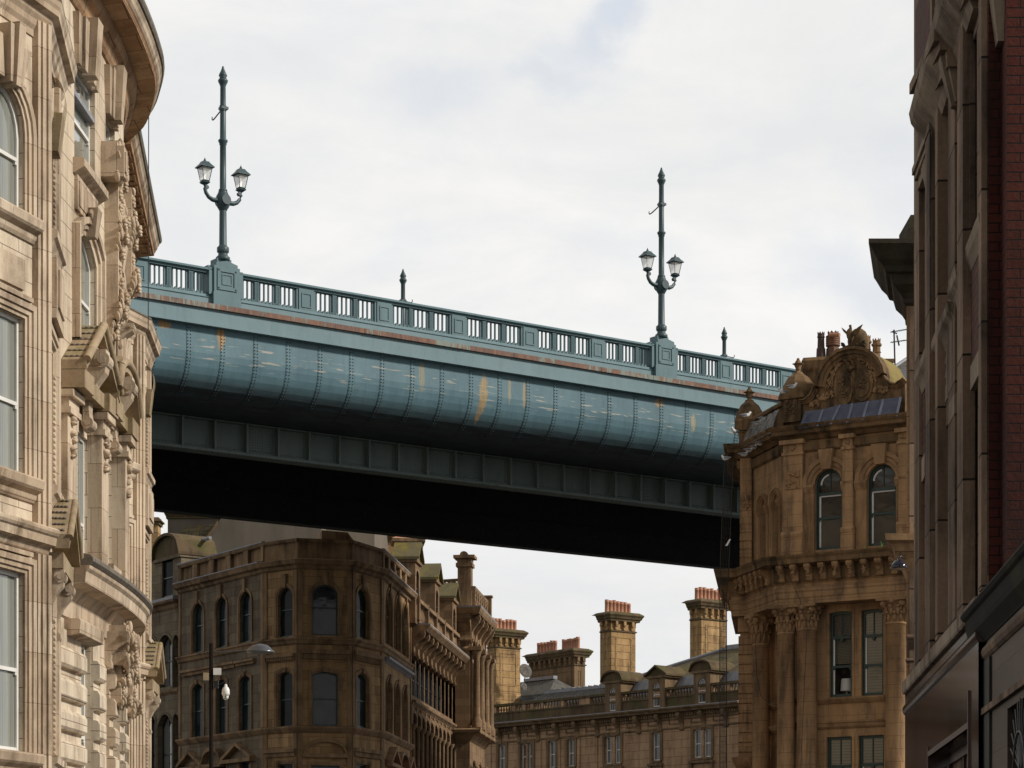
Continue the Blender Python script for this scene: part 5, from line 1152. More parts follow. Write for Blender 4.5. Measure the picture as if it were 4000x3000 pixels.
def roundels(P, u0, u1, z0, z1, n, th, k, par, mat, cell=1.0):
    g = MB(); bx(g, P, u0, u1, z0, z0 + .12, n - th, n, k); bx(g, P, u0, u1, z1 - .14, z1, n - th, n, k); N_ = max(1, round((u1 - u0) / cell)); w = (u1 - u0) / N_
    r = (z1 - z0 - .26) / 2; zc = z0 + .12 + r
    for i in range(N_ + 1): bx(g, P, u0 + w * i - .05, u0 + w * i + .05, z0 + .12, z1 - .14, n - th, n, k)
    for i in range(N_):
        c = u0 + w * (i + .5)
        for q in range(14):
            a0, a1 = q * pi / 7, (q + 1) * pi / 7; p4 = [(c + rr * cos(a), zc + rr * sin(a)) for rr, a in ((r, a0), (r, a1), (r * .78, a1), (r * .78, a0))]
            g.prism([P.P(u, n, z, k) for u, z in p4], [P.P(u, n - th, z, k) for u, z in p4])
        for a in (pi / 4, 3 * pi / 4):
            dx, dz = cos(a) * r * .8, sin(a) * r * .8; ox, oz = -sin(a) * .05, cos(a) * .05
            p4 = [(c - dx + ox, zc - dz + oz), (c + dx + ox, zc + dz + oz), (c + dx - ox, zc + dz - oz), (c - dx - ox, zc - dz - oz)]; g.prism([P.P(u, n - .02, z, k) for u, z in p4], [P.P(u, n - th + .02, z, k) for u, z in p4])
    return g.build('pierced_balustrade', mat, par)
Pb = Path([pt(1712, 129.5), pt(1790, 129)], EYE); roundels(Pb, 0, Pb.len, Pb.z(1750, 2320), Pb.z(1750, 2262), 0, .2, 0, tw, at, .8)
roundels(PT, k1 + .3, L2 - .1, te + .42, te + 1.55, .25, .2, 1, tw, at, .95)
g = MB(); bx(g, PT, L2 - .3, L2 + .1, te + .4, te + 1.75, 0, .4, 1); bx(g, PT, L2 - .36, L2 + .16, te + 1.75, te + 1.85, -.05, .46, 1); g.build('roof_pedestal', at, tw)
slab('flat_roof', [pt(1780, DT + .2), pt(1835, DT + .1), pt(1893, DT + 6), (pt(1893, DT + 6)[0] - 4, DT + 7)], EYE + te + .3, M['lead'], tw)
# ------------------------------------------------------------------ far sandstone hotel-like block with chimneys
FP = Path(vpath(1870, 160 * 8730 / 8200, [(-6330, 2910)]), EYE)
far = thing('terrace_building', 'distant sandstone building with balustraded roof, dormers and sash windows in the centre background', 'building')
fs, ft = M['far_stone'], M['far_trim']
zt, zbm, zco = FP.z(2395, 2876), FP.z(2395, 2983), FP.z(2400, 2790)
fops = []
for a, b in ((1949, 1975), (2036, 2053), (2063, 2081), (2144, 2171), (2218, 2244), (2365, 2388), (2401, 2424), (2549, 2579), (2710, 2739), (2749, 2778)): fops.append((FP.u(a), FP.u(b), zbm, zt, 0, .25))
g = MB(); wall(g, FP, 0, FP.len, zbm - 1.0, zco, fops); g.build('wall', fs, far)
lops = [(o[0], o[1], zbm - 3.4, zbm - 1.5, 0, .25) for o in fops]
g = MB(); wall(g, FP, 0, FP.len, -1.65, zbm - 1.0, lops); g.build('lower_wall', fs, far)
for o in fops + lops: win(far, FP, o, .2, M['white_paint'], M['pane_far'], .07, .5, sill=(ft, .15, .14, .12))
for i, (a, b) in enumerate(((0, 0), (1, 2), (3, 3), (4, 4), (5, 6), (7, 7), (8, 9))):
    g = MB(); band(g, FP, (fops[a][0] - .02, fops[b][1] + .02, zbm, zt, 0), .22, .07); bx(g, FP, fops[a][0] - .3, fops[b][1] + .3, zbm - .34, zbm - .2, 0, .22)
    for s in (fops[a][0] - .15, fops[b][1] + .15): bx(g, FP, s - .09, s + .09, zbm - .75, zbm - .34, 0, .15)
    g.build('window_surround', ft, far)
g = MB(); zs = FP.z(2400, 2868); mould(g, FP, 0, FP.len, zs, [(.03, 0), (.08, .06), (.08, .14)]); g.build('string_course', ft, far)
g = MB(); mould(g, FP, 0, FP.len, zco - .75, [(.03, 0), (.08, .05), (.1, .22)]); mould(g, FP, 0, FP.len, zco - .3, [(.1, 0), (.5, .06), (.55, .16), (.68, .26), (.7, .34)]); g.build('cornice', ft, far)
g = MB(); mould(g, FP, 0, FP.len, zco + .04, [(.7, 0), (.7, .05), (0, .1)]); g.build('lead_flashing', M['lead'], far)
u = .4; i = 0
gd = MB()
while u < FP.len:
    if i % 9 == 0:
        g = MB(); console(g, FP, u, .3, zco - 1.45, zco - .3, .48, 0, .2); g.build('cornice_bracket', ft, far)
    else: bx(gd, FP, u - .07, u + .07, zco - .52, zco - .3, 0, .22)
    u += .22; i += 1
tag(gd.build('dentils', ft, far), kind='stuff')
u = 1.2
while u < FP.len - 1.5:
    g = MB()
    for a, b, c, d in ((0, 1.1, 0, .07), (0, 1.1, .5, .57), (0, .07, .07, .5), (1.03, 1.1, .07, .5)): bx(g, FP, u + a, u + b, zs + .3 + c, zs + .3 + d, 0, .05)
    g.build('frieze_panel', ft, far); u += 1.98
for px in (1970 - 55, 2110, 2185, 2262, 2330): g = MB(); x = FP.u(px); bx(g, FP, x - .12, x + .12, -1.65, zs - .02, 0, .06); g.build('wall_strip', fs, far)
zb0, zb1, zb2 = zco + .14, FP.z(2400, 2745), FP.z(2400, 2707)
g = MB(); wall(g, FP, 0, FP.len, zb0 - .05, zb1, n=-.02); bx(g, FP, 0, FP.len, zb1 - .02, zb1 + .08, -.3, .04); g.build('blocking_course', M['mossy'], far)
g = MB(); bx(g, FP, 0, FP.len, zb2 - .14, zb2 + .02, -.32, .06); g.build('balustrade_rail', M['mossy'], far)
runs = [(1890, 1925), (1938, 2000), (2012, 2040), (2052, 2072), (2084, 2113), (2122, 2190), (2203, 2262), (2304, 2362), (2430, 2532), (2603, 2708), (2784, 2830), (2850, 2900)]
for a, b in runs:
    ua, ubb = FP.u(a), FP.u(b); g = MB(); baluster_run(g, FP, ua, ubb, zb1 + .08, zb2 - .14, -.12, max(3, int((ubb - ua) / .27)), .09); g.build('balusters', ft, far)
for (a, b), (c, d) in zip(runs, runs[1:]):
    g = MB(); bx(g, FP, FP.u(b), FP.u(c), zb1 + .08, zb2 - .14, -.28, .0); g.build('balustrade_pier', fs, far)
for a, b, w0, w1, yt, yb, yh, kd in ((2367, 2429, 2383, 2408, 2687, 2777, 2668, 'arc'), (2537, 2602, 2554, 2581, 2667, 2760, 2648, 'tri'), (2713, 2778, 2730, 2760, 2650, 2745, 2628, 'arc')):
    o = (FP.u(w0), FP.u(w1), FP.z((w0 + w1) / 2, yb, .1), FP.z((w0 + w1) / 2, yt, .1), .38)
    dormer(far, FP, FP.u(a), FP.u(b), zb0, FP.z((a + b) / 2, yh, .1), (kd, .62, .28), 2.2, .1, o, (ft, M['mossy']), M['white_paint'], M['pane_far'])
g = MB(); zm = FP.z(2500, 2660, -1.2)
u1, u2 = FP.u(2340), FP.u(2905)
g.quad(FP.P(u1, -.5, zb1), FP.P(u2, -.5, zb1), FP.P(u2, -1.3, zm), FP.P(u1 + .5, -1.3, zm)); g.quad(FP.P(u1, -.5, zb1), FP.P(u1 + .5, -1.3, zm), FP.P(u1 + .5, -8, zm), FP.P(u1, -8, zb1)); g.build('lead_mansard', M['lead'], far)
g = MB(); uh, zr = FP.u(2632), FP.z(2640, 2548, -4)
g.quad(FP.P(u1 + .6, -1.3, zm), FP.P(u2, -1.3, zm), FP.P(u2, -5, zr), FP.P(uh + .3, -5, zr)); g.add([FP.P(u1 + .6, -1.3, zm), FP.P(uh + .3, -5, zr), FP.P(u1 + .6, -8, zm)], [(0, 1, 2)]); g.build('slate_roof', M['slate_moss'], far)
g = MB(); g.tube([FP.P(u1 + .6, -1.3, zm + .05), FP.P(uh + .3, -5, zr + .05)], .13, 6); bx(g, FP, uh + .1, uh + 2.8, zr - .1, zr + .2, -5.25, -4.75); g.build('ridge_lead', M['lead'], far)
g = MB(); ua, uz = FP.u(2030), FP.u(2345); zA = FP.z(2034, 2715, -2); g.quad(FP.P(ua - 2.5, -2.4, zA), FP.P(ua, -2.4, zA), FP.P(ua, -2.4, zb1 - .2), FP.P(ua - 2.5, -2.4, zb1 - .2)); g.quad(FP.P(ua - 2, -.6, zb1 + .1), FP.P(uz + .5, -.6, zb1 + .1), FP.P(uz + .5, -2.4, zA), FP.P(ua, -2.4, zA)); g.build('low_roof', M['slate'], far)
g = MB(); bx(g, FP, ua, uz + .3, zA - .05, zA + .16, -2.5, -2.3)
u = ua + .2
while u < uz: bx(g, FP, u, u + .09, zA + .16, zA + .22, -2.56, -2.24); u += .55
g.build('ridge_lead', M['lead'], far)
g = MB(); q0, q1, q2 = FP.u(1990, -7), FP.u(2150, -7), FP.u(2215, -7); zr0 = FP.z(2090, 2655, -7); zr1 = FP.z(2210, 2695, -5)
g.quad(FP.P(q0, -5, zr1 - .3), FP.P(q2, -5, zr1 - .3), FP.P(q1, -7.5, zr0), FP.P(q0, -7.5, zr0)); g.add([FP.P(q2, -5, zr1 - .3), FP.P(q1, -7.5, zr0), FP.P(q2, -10, zr1 - .3)], [(0, 1, 2)]); g.build('hipped_roof', M['slate'], far)
g = MB(); bx(g, FP, FP.u(2034, -7), q1, zr0 - .03, zr0 + .2, -7.7, -7.3); g.build('hip_ridge', M['lead'], far)
slab('flat_roof', [FP.P(0, -.5)[:2], FP.P(FP.len, -.5)[:2], FP.P(FP.len, -14)[:2], FP.P(0, -14)[:2]], EYE + zco, M['lead'], far)
CG = 'honey stone chimney stacks on the distant building'
HD = 53.8
chimney(None, 1938, 174, 2.19, 1.13, Hy(2800, 174), Hy(2528, 174), M['chimney'], M['mossy'], HD, 7, True, .42, label='honey stone chimney stack half hidden by the tower eaves, with seven clay pots', cat='chimney', potr=.155, poth=.82, group=CG, base=Hy(2676, 174))
chimney(None, 2388, 166, 2.17, 1.26, Hy(2760, 166), Hy(2465, 166), M['chimney'], M['mossy'], HD, 7, True, .42, label='freestanding tall honey stone chimney stack with seven pots, in the middle against the sky', potr=.15, poth=.86, group=CG, base=Hy(2645, 166))
chimney(None, 2740, 160.5, 2.2, 1.19, Hy(2730, 160), Hy(2418, 160.5), M['chimney'], M['mossy'], HD, 7, True, .42, label='honey stone chimney stack rising from the mossy slate roof beside the dark netting', potr=.15, poth=.86, group=CG, base=Hy(2600, 160))
chimney(None, 2244, 176, 1.0, 5.6, Hy(2760, 176), Hy(2598, 176), M['far_trim'], M['mossy'], HD, [(0, .83 - .15 * i) for i in range(6)] + [(0, -.32 - .105 * i) for i in range(7)], True, .36, label='long low stained chimney stack with two groups of clay pots, set further back', potr=.16, poth=.85, group=CG)
def dish(label, px, py, D, r, ang):
    t = thing('satellite_dish', label, 'satellite dish'); c = W3(px, py, D); g = MB(); n = (cos(ang), -sin(ang), .25); l = sqrt(dot(n, n)); n = [q / l for q in n]; e1 = cross(n, (0, 0, 1)); l = sqrt(dot(e1, e1)); e1 = [q / l for q in e1]; e2 = cross(e1, n)
    rings = []
    for rr, dd in ((.05, 0), (.5, .06), (1, .22), (1.02, .2), (.5, .03), (.05, -.04)): rings.append([tuple(c[j] + r * (rr * (cos(a * pi / 9) * e1[j] + sin(a * pi / 9) * e2[j]) + dd * n[j]) for j in range(3)) for a in range(18)])
    g.sweep(rings, True); g.build('reflector', M['dish'], t)
    g = MB()
    for a in range(3): g.tube([tuple(c[j] + r * (cos(a * 2.1) * e1[j] + sin(a * 2.1) * e2[j]) for j in range(3)), tuple(c[j] + r * .9 * n[j] for j in range(3))], .015, 4)
    g.ball(tuple(c[j] + r * .9 * n[j] for j in range(3)), .06, 6, 4); g.tube([c, (c[0], c[1] + .3, c[2] - r * 1.2)], .04, 6); g.build('feed_arm', M['lead'], t)
M['dish'] = plain('dish_grey', (.12, .105, .085), .8)
dish('larger mesh satellite dish fixed beside the left chimney stack', 2050, 2622, 173.5, .53, 1.0)
dish('smaller round satellite dish low on the left chimney stack', 2045, 2682, 173.5, .28, .9)

# ------------------------------------------------------------------ street lamp with camera
sl_ = thing('street_lamp', 'dark street lamp post with long bracket and domed head in front of the dark building', 'street lamp', loc=(0, 0, 0))
LD = 55; b0 = W3(825, 3580, LD)[:2]; g = MB(); zt_ = W3(0, 2514, LD)[2]
g.lathe([(.09, 0), (.09, 1.2), (.052, 1.3), (.047, zt_), (.02, zt_ + .02)], (b0[0], b0[1], 0), 12)
for y in (2640, 2655, 2664, 2690): z = W3(0, y, LD)[2]; g.lathe([(.055, z - .01), (.055, z + .01)], (b0[0], b0[1], 0), 12)
g.build('post', M['pole_brown'], sl_)
g = MB(); a = W3(832, 2546, LD); b = W3(965, 2541, LD); g.tube([a, W3(900, 2545, LD), b], .013, 6); g.build('bracket_arm', M['lamp_grey'] if 'lamp_grey' in M else M['lead'], sl_)
c = W3(1016, 2549, LD); g = MB(); g.lathe([(.33, 0), (.335, .015), (.30, .06), (.27, .075), (.26, .10), (.17, .17), (.05, .20), (.01, .205)], c, 24, sx=1, sy=.8); g.tube([W3(955, 2543, LD), W3(985, 2538, LD)], .035, 8); g.build('lamp_head', M['lamp_grey'], sl_)
g = MB(); g.lathe([(.01, -.03), (.2, -.025), (.31, .0), (.32, .01)], c, 24, sx=1, sy=.8); g.build('lamp_glass', M['lamp_lens'], sl_)
cc = thing('security_camera', 'white dome security camera hanging from a bracket on the street lamp post', 'camera'); c = W3(882, 2716, LD); z = c[2]
g = MB(); g.lathe([(.012, .26), (.03, .25), (.04, .2), (.07, .17), (.088, .12), (.092, .04), (.085, 0), (.075, -.005)], c, 18); g.build('housing', M['camera_white'], cc)
g = MB(); g.ball((c[0], c[1], c[2] - .02), (.068, .068, .09), 16, 10); g.build('dome', M['camera_white'], cc)
g = MB(); g.ball((c[0] + .005, c[1] - .062, c[2] - .03), (.02, .012, .02), 10, 6); g.box(c[0] - .03, c[0] + .03, c[1] - .062, c[1] - .05, c[2] - .08, c[2] - .066); g.build('lens', M['black_iron'], cc)
g = MB(); g.tube([W3(838, 2688, LD), W3(862, 2672, LD), W3(880, 2662, LD), (c[0], c[1], c[2] + .26)], .014, 6); g.box(W3(836, 0, LD)[0], W3(853, 0, LD)[0], LD - .05, LD + .05, W3(0, 2688, LD)[2], W3(0, 2660, LD)[2]); g.build('bracket', M['black_iron'], cc)
def jbox(name, label, cat, x0, x1, y0, y1, mat, col):
    g = MB(); p0, p1 = W3(x0, y1, LD), W3(x1, y0, LD); g.box(p0[0], p1[0], LD - .07, LD + .07, p0[2], p1[2]); g.box(p0[0] - .008, p1[0] + .008, LD - .078, LD - .068, p0[2] - .008, p1[2] + .008); xm = (p0[0] + p1[0]) / 2; g.box(min(xm, b0[0]), max(xm, b0[0]), LD - .015, LD + .015, p0[2] + .06, p0[2] + .09)
    tag(g.build(name, mat), label, cat)
jbox('junction_box', 'white square box strapped to the right of the street lamp post above the camera', 'box', 836, 863, 2612, 2636, M['camera_white'], 0)
jbox('equipment_box', 'small cream box strapped to the left of the street lamp post', 'box', 797, 816, 2630, 2657, M['cream_plastic'], 0)
# ------------------------------------------------------------------ ornate sandstone corner building on the right
cor = thing('ornate_corner_building', 'ornate orange-brown sandstone corner building with columns, arched gable and green-framed windows on the right', 'building')
PG = Path([pt(2904, 88), pt(2891, 83.0), pt(2940, 82.9), pt(3060, 80.15), pt(3660, 77.4)], EYE)
OM, OT, OG = M['orange'], M['orange_trim'], M['orange_moss']
K1, K2, K3 = PG.L[1], PG.L[2], PG.L[3]
def gz(px, py, n=0.0, k=3): return PG.z(px, py, n, k)
def gu(px, n=0.0, k=3): return PG.u(px, n, k)
zc1, zc0 = gz(3205, 1659, .5), gz(3205, 1712, .1); zt2, zt0 = gz(3461, 2138, .8), gz(3461, 2333, .3)
zm0 = gz(3461, 2250, .3)
# upper storey
u_ops = [(gu(3183), gu(3289), gz(3235, 2146), gz(3235, 1832), (gu(3289) - gu(3183)) * .5, .3), (gu(3388), gu(3500), gz(3445, 2130), gz(3445, 1812), (gu(3500) - gu(3388)) * .5, .3)]
c_ops = [(K2 + .85, K2 + 1.35, gz(3235, 2146), gz(3235, 1900), .25, .3), (K2 + 2.0, K2 + 2.5, gz(3235, 2146), gz(3235, 1900), .25, .3)]
g = MB(); wall(g, PG, 0, PG.len, zt2 - .1, zc0 + .3, u_ops + c_ops); g.build('wall', OM, cor)
M['pane_green'] = glass('pane_green', (.05, .045, .035), (.018, .017, .015), .12, .15, spec=.25); dim_glass(M['pane_green'], .07)
for o in u_ops + c_ops:
    big = o in u_ops
    w = win(cor, PG, o, .22, GP, M['pane_green'], .085, .40, bars=((.5, .74, 1.0),) if big else ())
    if big:
        g = MB(); zz = o[2] + (o[3] - o[2]) * .70; bx(g, PG, o[0] + .08, o[1] - .08, zz - .04, zz + .04, -.22, -.13); g.build('transom', GP, w)
        g = MB(); bx(g, PG, o[0] + .09, o[0] + .15, o[2] + .1, zz - .06, -.20, -.175)
        q = (o[0] + .13, o[1] - .6, 0, o[3] - .14, o[4] * .9)
        cc_ = (o[0] + o[1]) / 2; R_ = (o[1] - o[0]) / 2 - .13
        for i in range(7):
            a0, a1 = pi - i * .2, pi - (i + 1) * .2
            g.prism([PG.P(cc_ + r * cos(a), -.175, o[3] - o[4] + r * sin(a)) for r, a in ((R_, a0), (R_, a1), (R_ - .06, a1), (R_ - .06, a0))], [PG.P(cc_ + r * cos(a), -.2, o[3] - o[4] + r * sin(a)) for r, a in ((R_, a0), (R_, a1), (R_ - .06, a1), (R_ - .06, a0))])
        bx(g, PG, o[0] + .12, o[1] - .1, zz - .09, zz - .045, -.2, -.175); g.build('inner_sash', M['white_paint'], w)
    zs_ = o[3] - o[4]; g = MB(); band(g, PG, (o[0], o[1], zs_, o[3], o[4]), .40 if big else .2, .1, prof=[(0, .03), (.25, .04), (.3, .08), (.6, .09), (.65, .14), (1, .15)])
    if big: c = (o[0] + o[1]) / 2; taper(g, PG, c - .16, c + .16, o[3] - .03, c - .26, c + .26, o[3] + .62, 0, .22, .3)
    g.build('archivolt', OT, w)
    g = MB(); W_ = .42 if big else .2
    for a, b in ((o[0] - W_, o[0]), (o[1], o[1] + W_)): bx(g, PG, a + .03, b - .005, zt2, zs_ - .3, 0, .06); mould(g, PG, a, b, zs_ - .3, [(.06, 0), (.1, .08), (.13, .16), (.16, .22), (.16, .3)])
    g.build('impost', OT, w)
def pilaster(a, b, k=3, ztop=None, p=.16, panel=False, base=None):
    ua, uz = gu(a, 0, k), gu(b, 0, k); zt_ = ztop or zc0 + .02; zb_ = base or gz(3300, 2085); g = MB()
    bx(g, PG, ua, uz, zt2, zb_, 0, p + .1, k); mould(g, PG, ua, uz, zb_, [(p + .12, 0), (p + .14, .1), (p + .06, .2)]); bx(g, PG, ua + .04, uz - .04, zb_ + .2, zt_ - .5, 0, p, k)
    bx(g, PG, ua + .0, uz - .0, zt_ - .5, zt_ - .4, 0, p + .06, k); bx(g, PG, ua + .04, uz - .04, zt_ - .4, zt_ - .14, 0, p + .01, k); bx(g, PG, ua - .05, uz + .05, zt_ - .14, zt_, 0, p + .14, k)
    pl = g.build('pilaster', OM, cor)
    um = (ua + uz) / 2; g = MB(); lumps(g, PG, um - .05, um + .05, zt_ - .3, zt_ - .24, p + .02, 6, .06, rn, k); g.build('rosette', OT, pl)
    if panel:
        g = MB(); z = gz(3085, 1880); bx(g, PG, um - .26, um + .26, z - .3, z + .3, p, p + .035, k); lumps(g, PG, um - .18, um + .18, z - .22, z + .22, p + .05, 22, .055, rn, k); g.build('carved_panel', OT, pl)
pilaster(3062, 3146, panel=True); pilaster(3294, 3342); pilaster(3512, 3560)
g = MB(); ua, uz = K1 + .02, K2 - .02; bx(g, PG, ua, uz, zt2, zc0, 0, .14, 1); um = (ua + uz) / 2; z = gz(2925, 1965, 0, 1); bx(g, PG, um - .2, um + .2, z - .28, z + .28, .14, .17, 1); lumps(g, PG, um - .12, um + .12, z - .2, z + .2, .18, 18, .05, rn, 1)
z = zt2 + .2
while z < zc0 - 2.2: bx(g, PG, ua - .01, uz + .01, z, z + .24, .14, .17, 1); z += .29
g.build('corner_strip', OM, cor)
g = MB(); mould(g, PG, 0, PG.len, zc0 - .28, [(.03, -.12), (.1, -.06), (.12, .2)], -.05)
mould(g, PG, 0, PG.len, zc0, [(.1, 0), (.16, .06), (.22, .12), (.42, .17), (.46, .28), (.5, .31), (.56, .39), (.58, .45)]); g.build('cornice', OG, cor)
# entablature over the columns
g = MB(); mould(g, PG, 0, PG.len, zt0, [(.30, -.02), (.30, .16), (.33, .2), (.33, .36), (.37, .42), (.37, .52), (.34, .54), (.30, .58), (.30, zm0 - zt0 - .05), (.36, zm0 - zt0)], -.5); g.build('entablature', OM, cor)
g = MB(); mould(g, PG, 0, PG.len, zm0, [(.36, 0), (.40, .1), (.42, .5), (.80, .58), (.82, .72), (.88, .80), (.90, zt2 - zm0)], -.05); g.build('cornice', OG, cor)
for k, ds in ((0, [1, 2, 3, 4]), (1, [0.12]), (2, [.2 + .46 * i for i in range(7)]), (3, [.15 + .50 * i for i in range(12)])):
    for d_ in ds:
        u = PG.L[k] + d_; 
        if u > PG.L[k + 1] - .08: continue
        g = MB(); console(g, PG, u, .2, zm0 + .02, zm0 + .56, .36, .40, .3); lumps(g, PG, u - .05, u + .05, zm0 + .12, zm0 + .45, .68, 5, .06, rn, k); g.build('modillion', OT, cor)
# lower storeys behind the columns
NL = -.5
def lop(a, b, yb, yt, rise=0): return (gu(a, NL), gu(b, NL), PG.z((a + b) / 2, yb, NL, 3), PG.z((a + b) / 2, yt, NL, 3), rise, .22)
l1_ = [lop(3241, 3329, 2724, 2388, .05), lop(3366, 3452, 2718, 2380, .05)]; l2_ = [lop(3230, 3329, 3260, 2878), lop(3355, 3455, 3250, 2872)]
zsp = PG.z(3350, 2800, NL, 3)
for ops, z0, z1 in ((l2_, -1.65, zsp), (l1_, zsp, zt0 + .1)):
    g = MB(); wall(g, PG, K3 - 0, PG.len, z0, z1, ops, n=NL); g.build('lower_wall', OM, cor)
    for i, o in enumerate(ops):
        mat = M['pane_blind'] if not (ops is l1_ and i == 0) else M['pane_clear'] if 'pane_clear' in M else M['pane_blind']
        w = win(cor, PG, o, .16, GP, mat, .09, .36 if ops is l1_ else .3, bars=((.5, .72, 1.0),), n=NL)
        g = MB(); zz = o[2] + (o[3] - o[2]) * .70; bx(g, PG, o[0] + .09, o[1] - .09, zz - .045, zz + .045, NL - .16, NL - .07); cm = (o[0] + o[1]) / 2; taper(g, PG, cm - .02, cm + .02, zz - .16, cm - .07, cm + .07, zz - .04, NL - .15, NL - .06)
        g.build('transom', GP, w)
        g = MB(); bx(g, PG, o[0] + .09, o[0] + .14, o[2] + .12, zz - .06, NL - .135, NL - .11); g.build('inner_sash', M['white_paint'], w)
        g = MB(); band(g, PG, (o[0], o[1], o[2], o[3], 0), .09, .03, NL); g.build('surround', OM, w)
# the room behind the lamp window
o = l1_[0]; g = MB(); bx(g, PG, o[0] - .3, o[1] + .3, o[2] - .2, o[3] + .2, NL - 1.6, NL - 1.5, 3); bx(g, PG, o[0] - .3, o[1] + .3, o[2] - .25, o[2] - .2, NL - 1.5, NL - .25, 3); bx(g, PG, o[0] - .34, o[0] - .3, o[2] - .2, o[3] + .2, NL - 1.5, NL - .25, 3); bx(g, PG, o[1] + .3, o[1] + .34, o[2] - .2, o[3] + .2, NL - 1.5, NL - .25, 3); bx(g, PG, o[0] - .3, o[1] + .3, o[3] + .2, o[3] + .24, NL - 1.5, NL - .25, 3); g.build('room', M['dark_room'], cor)
g = MB(); zl_ = o[2] + (o[3] - o[2]) * .40; z = zl_
while z < o[3]: bx(g, PG, o[0], o[1], z, z + .035, NL - .30, NL - .27, 3); z += .05
g.build('blind', M['blind_slat'], cor)
tl = thing('table_lamp', 'white drum-shade table lamp standing inside the green-framed window between the columns', 'lamp')
cu = gu(3308, NL - .5); c = PG.P(cu, NL - .5, o[2] - .2); g = MB(); s = .22 * 1.0; g.lathe([(.1, 0), (.1, .03), (.03, .05), (.025, .5)], c, 12); g.build('base', M['camera_white'], tl)
g = MB(); g.lathe([(.22, .45), (.19, .86)], c, 20, caps=False); g.build('lamp_shade', M['camera_white'], tl)
g = MB(); mould(g, PG, K3, PG.len, l1_[0][2] - .2, [(NL + .05, 0), (NL + .12, .08), (NL + .16, .14), (NL + .16, .2)], NL - .05); mould(g, PG, K3, PG.len, PG.z(3350, 2843, NL, 3), [(NL + .04, 0), (NL + .1, .06), (NL + .12, .16), (NL + .16, .2), (NL + .16, .26)], NL - .05); g.build('sill_band', OT, cor)
# chamfer and corner strip lower walls
g = MB(); wall(g, PG, K2, K3, -1.65, zt0 + .1, [(K2 + 1.3, K2 + 2.0, 4.2, 8.7, .2, .2), (K2 + 1.3, K2 + 2.0, -.5, 3.2, .1, .2)], n=NL); g.build('lower_wall', OM, cor)
for q in ((K2 + 1.3, K2 + 2.0, 4.2, 8.7, .2), (K2 + 1.3, K2 + 2.0, -.5, 3.2, .1)): win(cor, PG, q, .15, GP, M['pane_green'], .08, .5, n=NL)
g = MB(); wall(g, PG, 0, K2, -1.65, zt0 + .1); z = -1.4
while z < zt0 - .9: bx(g, PG, K1 - .02, K2 + .02, z, z + .29, 0, .06, 1); bx(g, PG, K1 - 1.2, K1 + .05, z, z + .29, 0, .055, 0); z += .34
bx(g, PG, K1 - .06, K2 + .04, zt0 - .55, zt0 - .05, 0, .14, 1); g.build('rusticated_strip', OM, cor)
g = MB(); wall(g, PG, 0, K2, -1.65, zt0 + .1, n=NL + .1)
for zz in (5.4, 4.1): mould(g, PG, 0, K2 + .3, zz, [(.05, -.3), (.2, -.1), (.26, 0), (.3, .12), (0, .2)])
g.build('string_course', OT, cor)
g = MB(); mould(g, PG, K2, K3, l1_[0][2] - .2, [(NL + .05, 0), (NL + .2, .1), (NL + .3, .2)], NL - .05); mould(g, PG, K2, K3, PG.z(3350, 2843, NL, 3), [(NL + .04, 0), (NL + .2, .1), (NL + .3, .26)], NL - .05); g.build('sill_band', OT, cor)
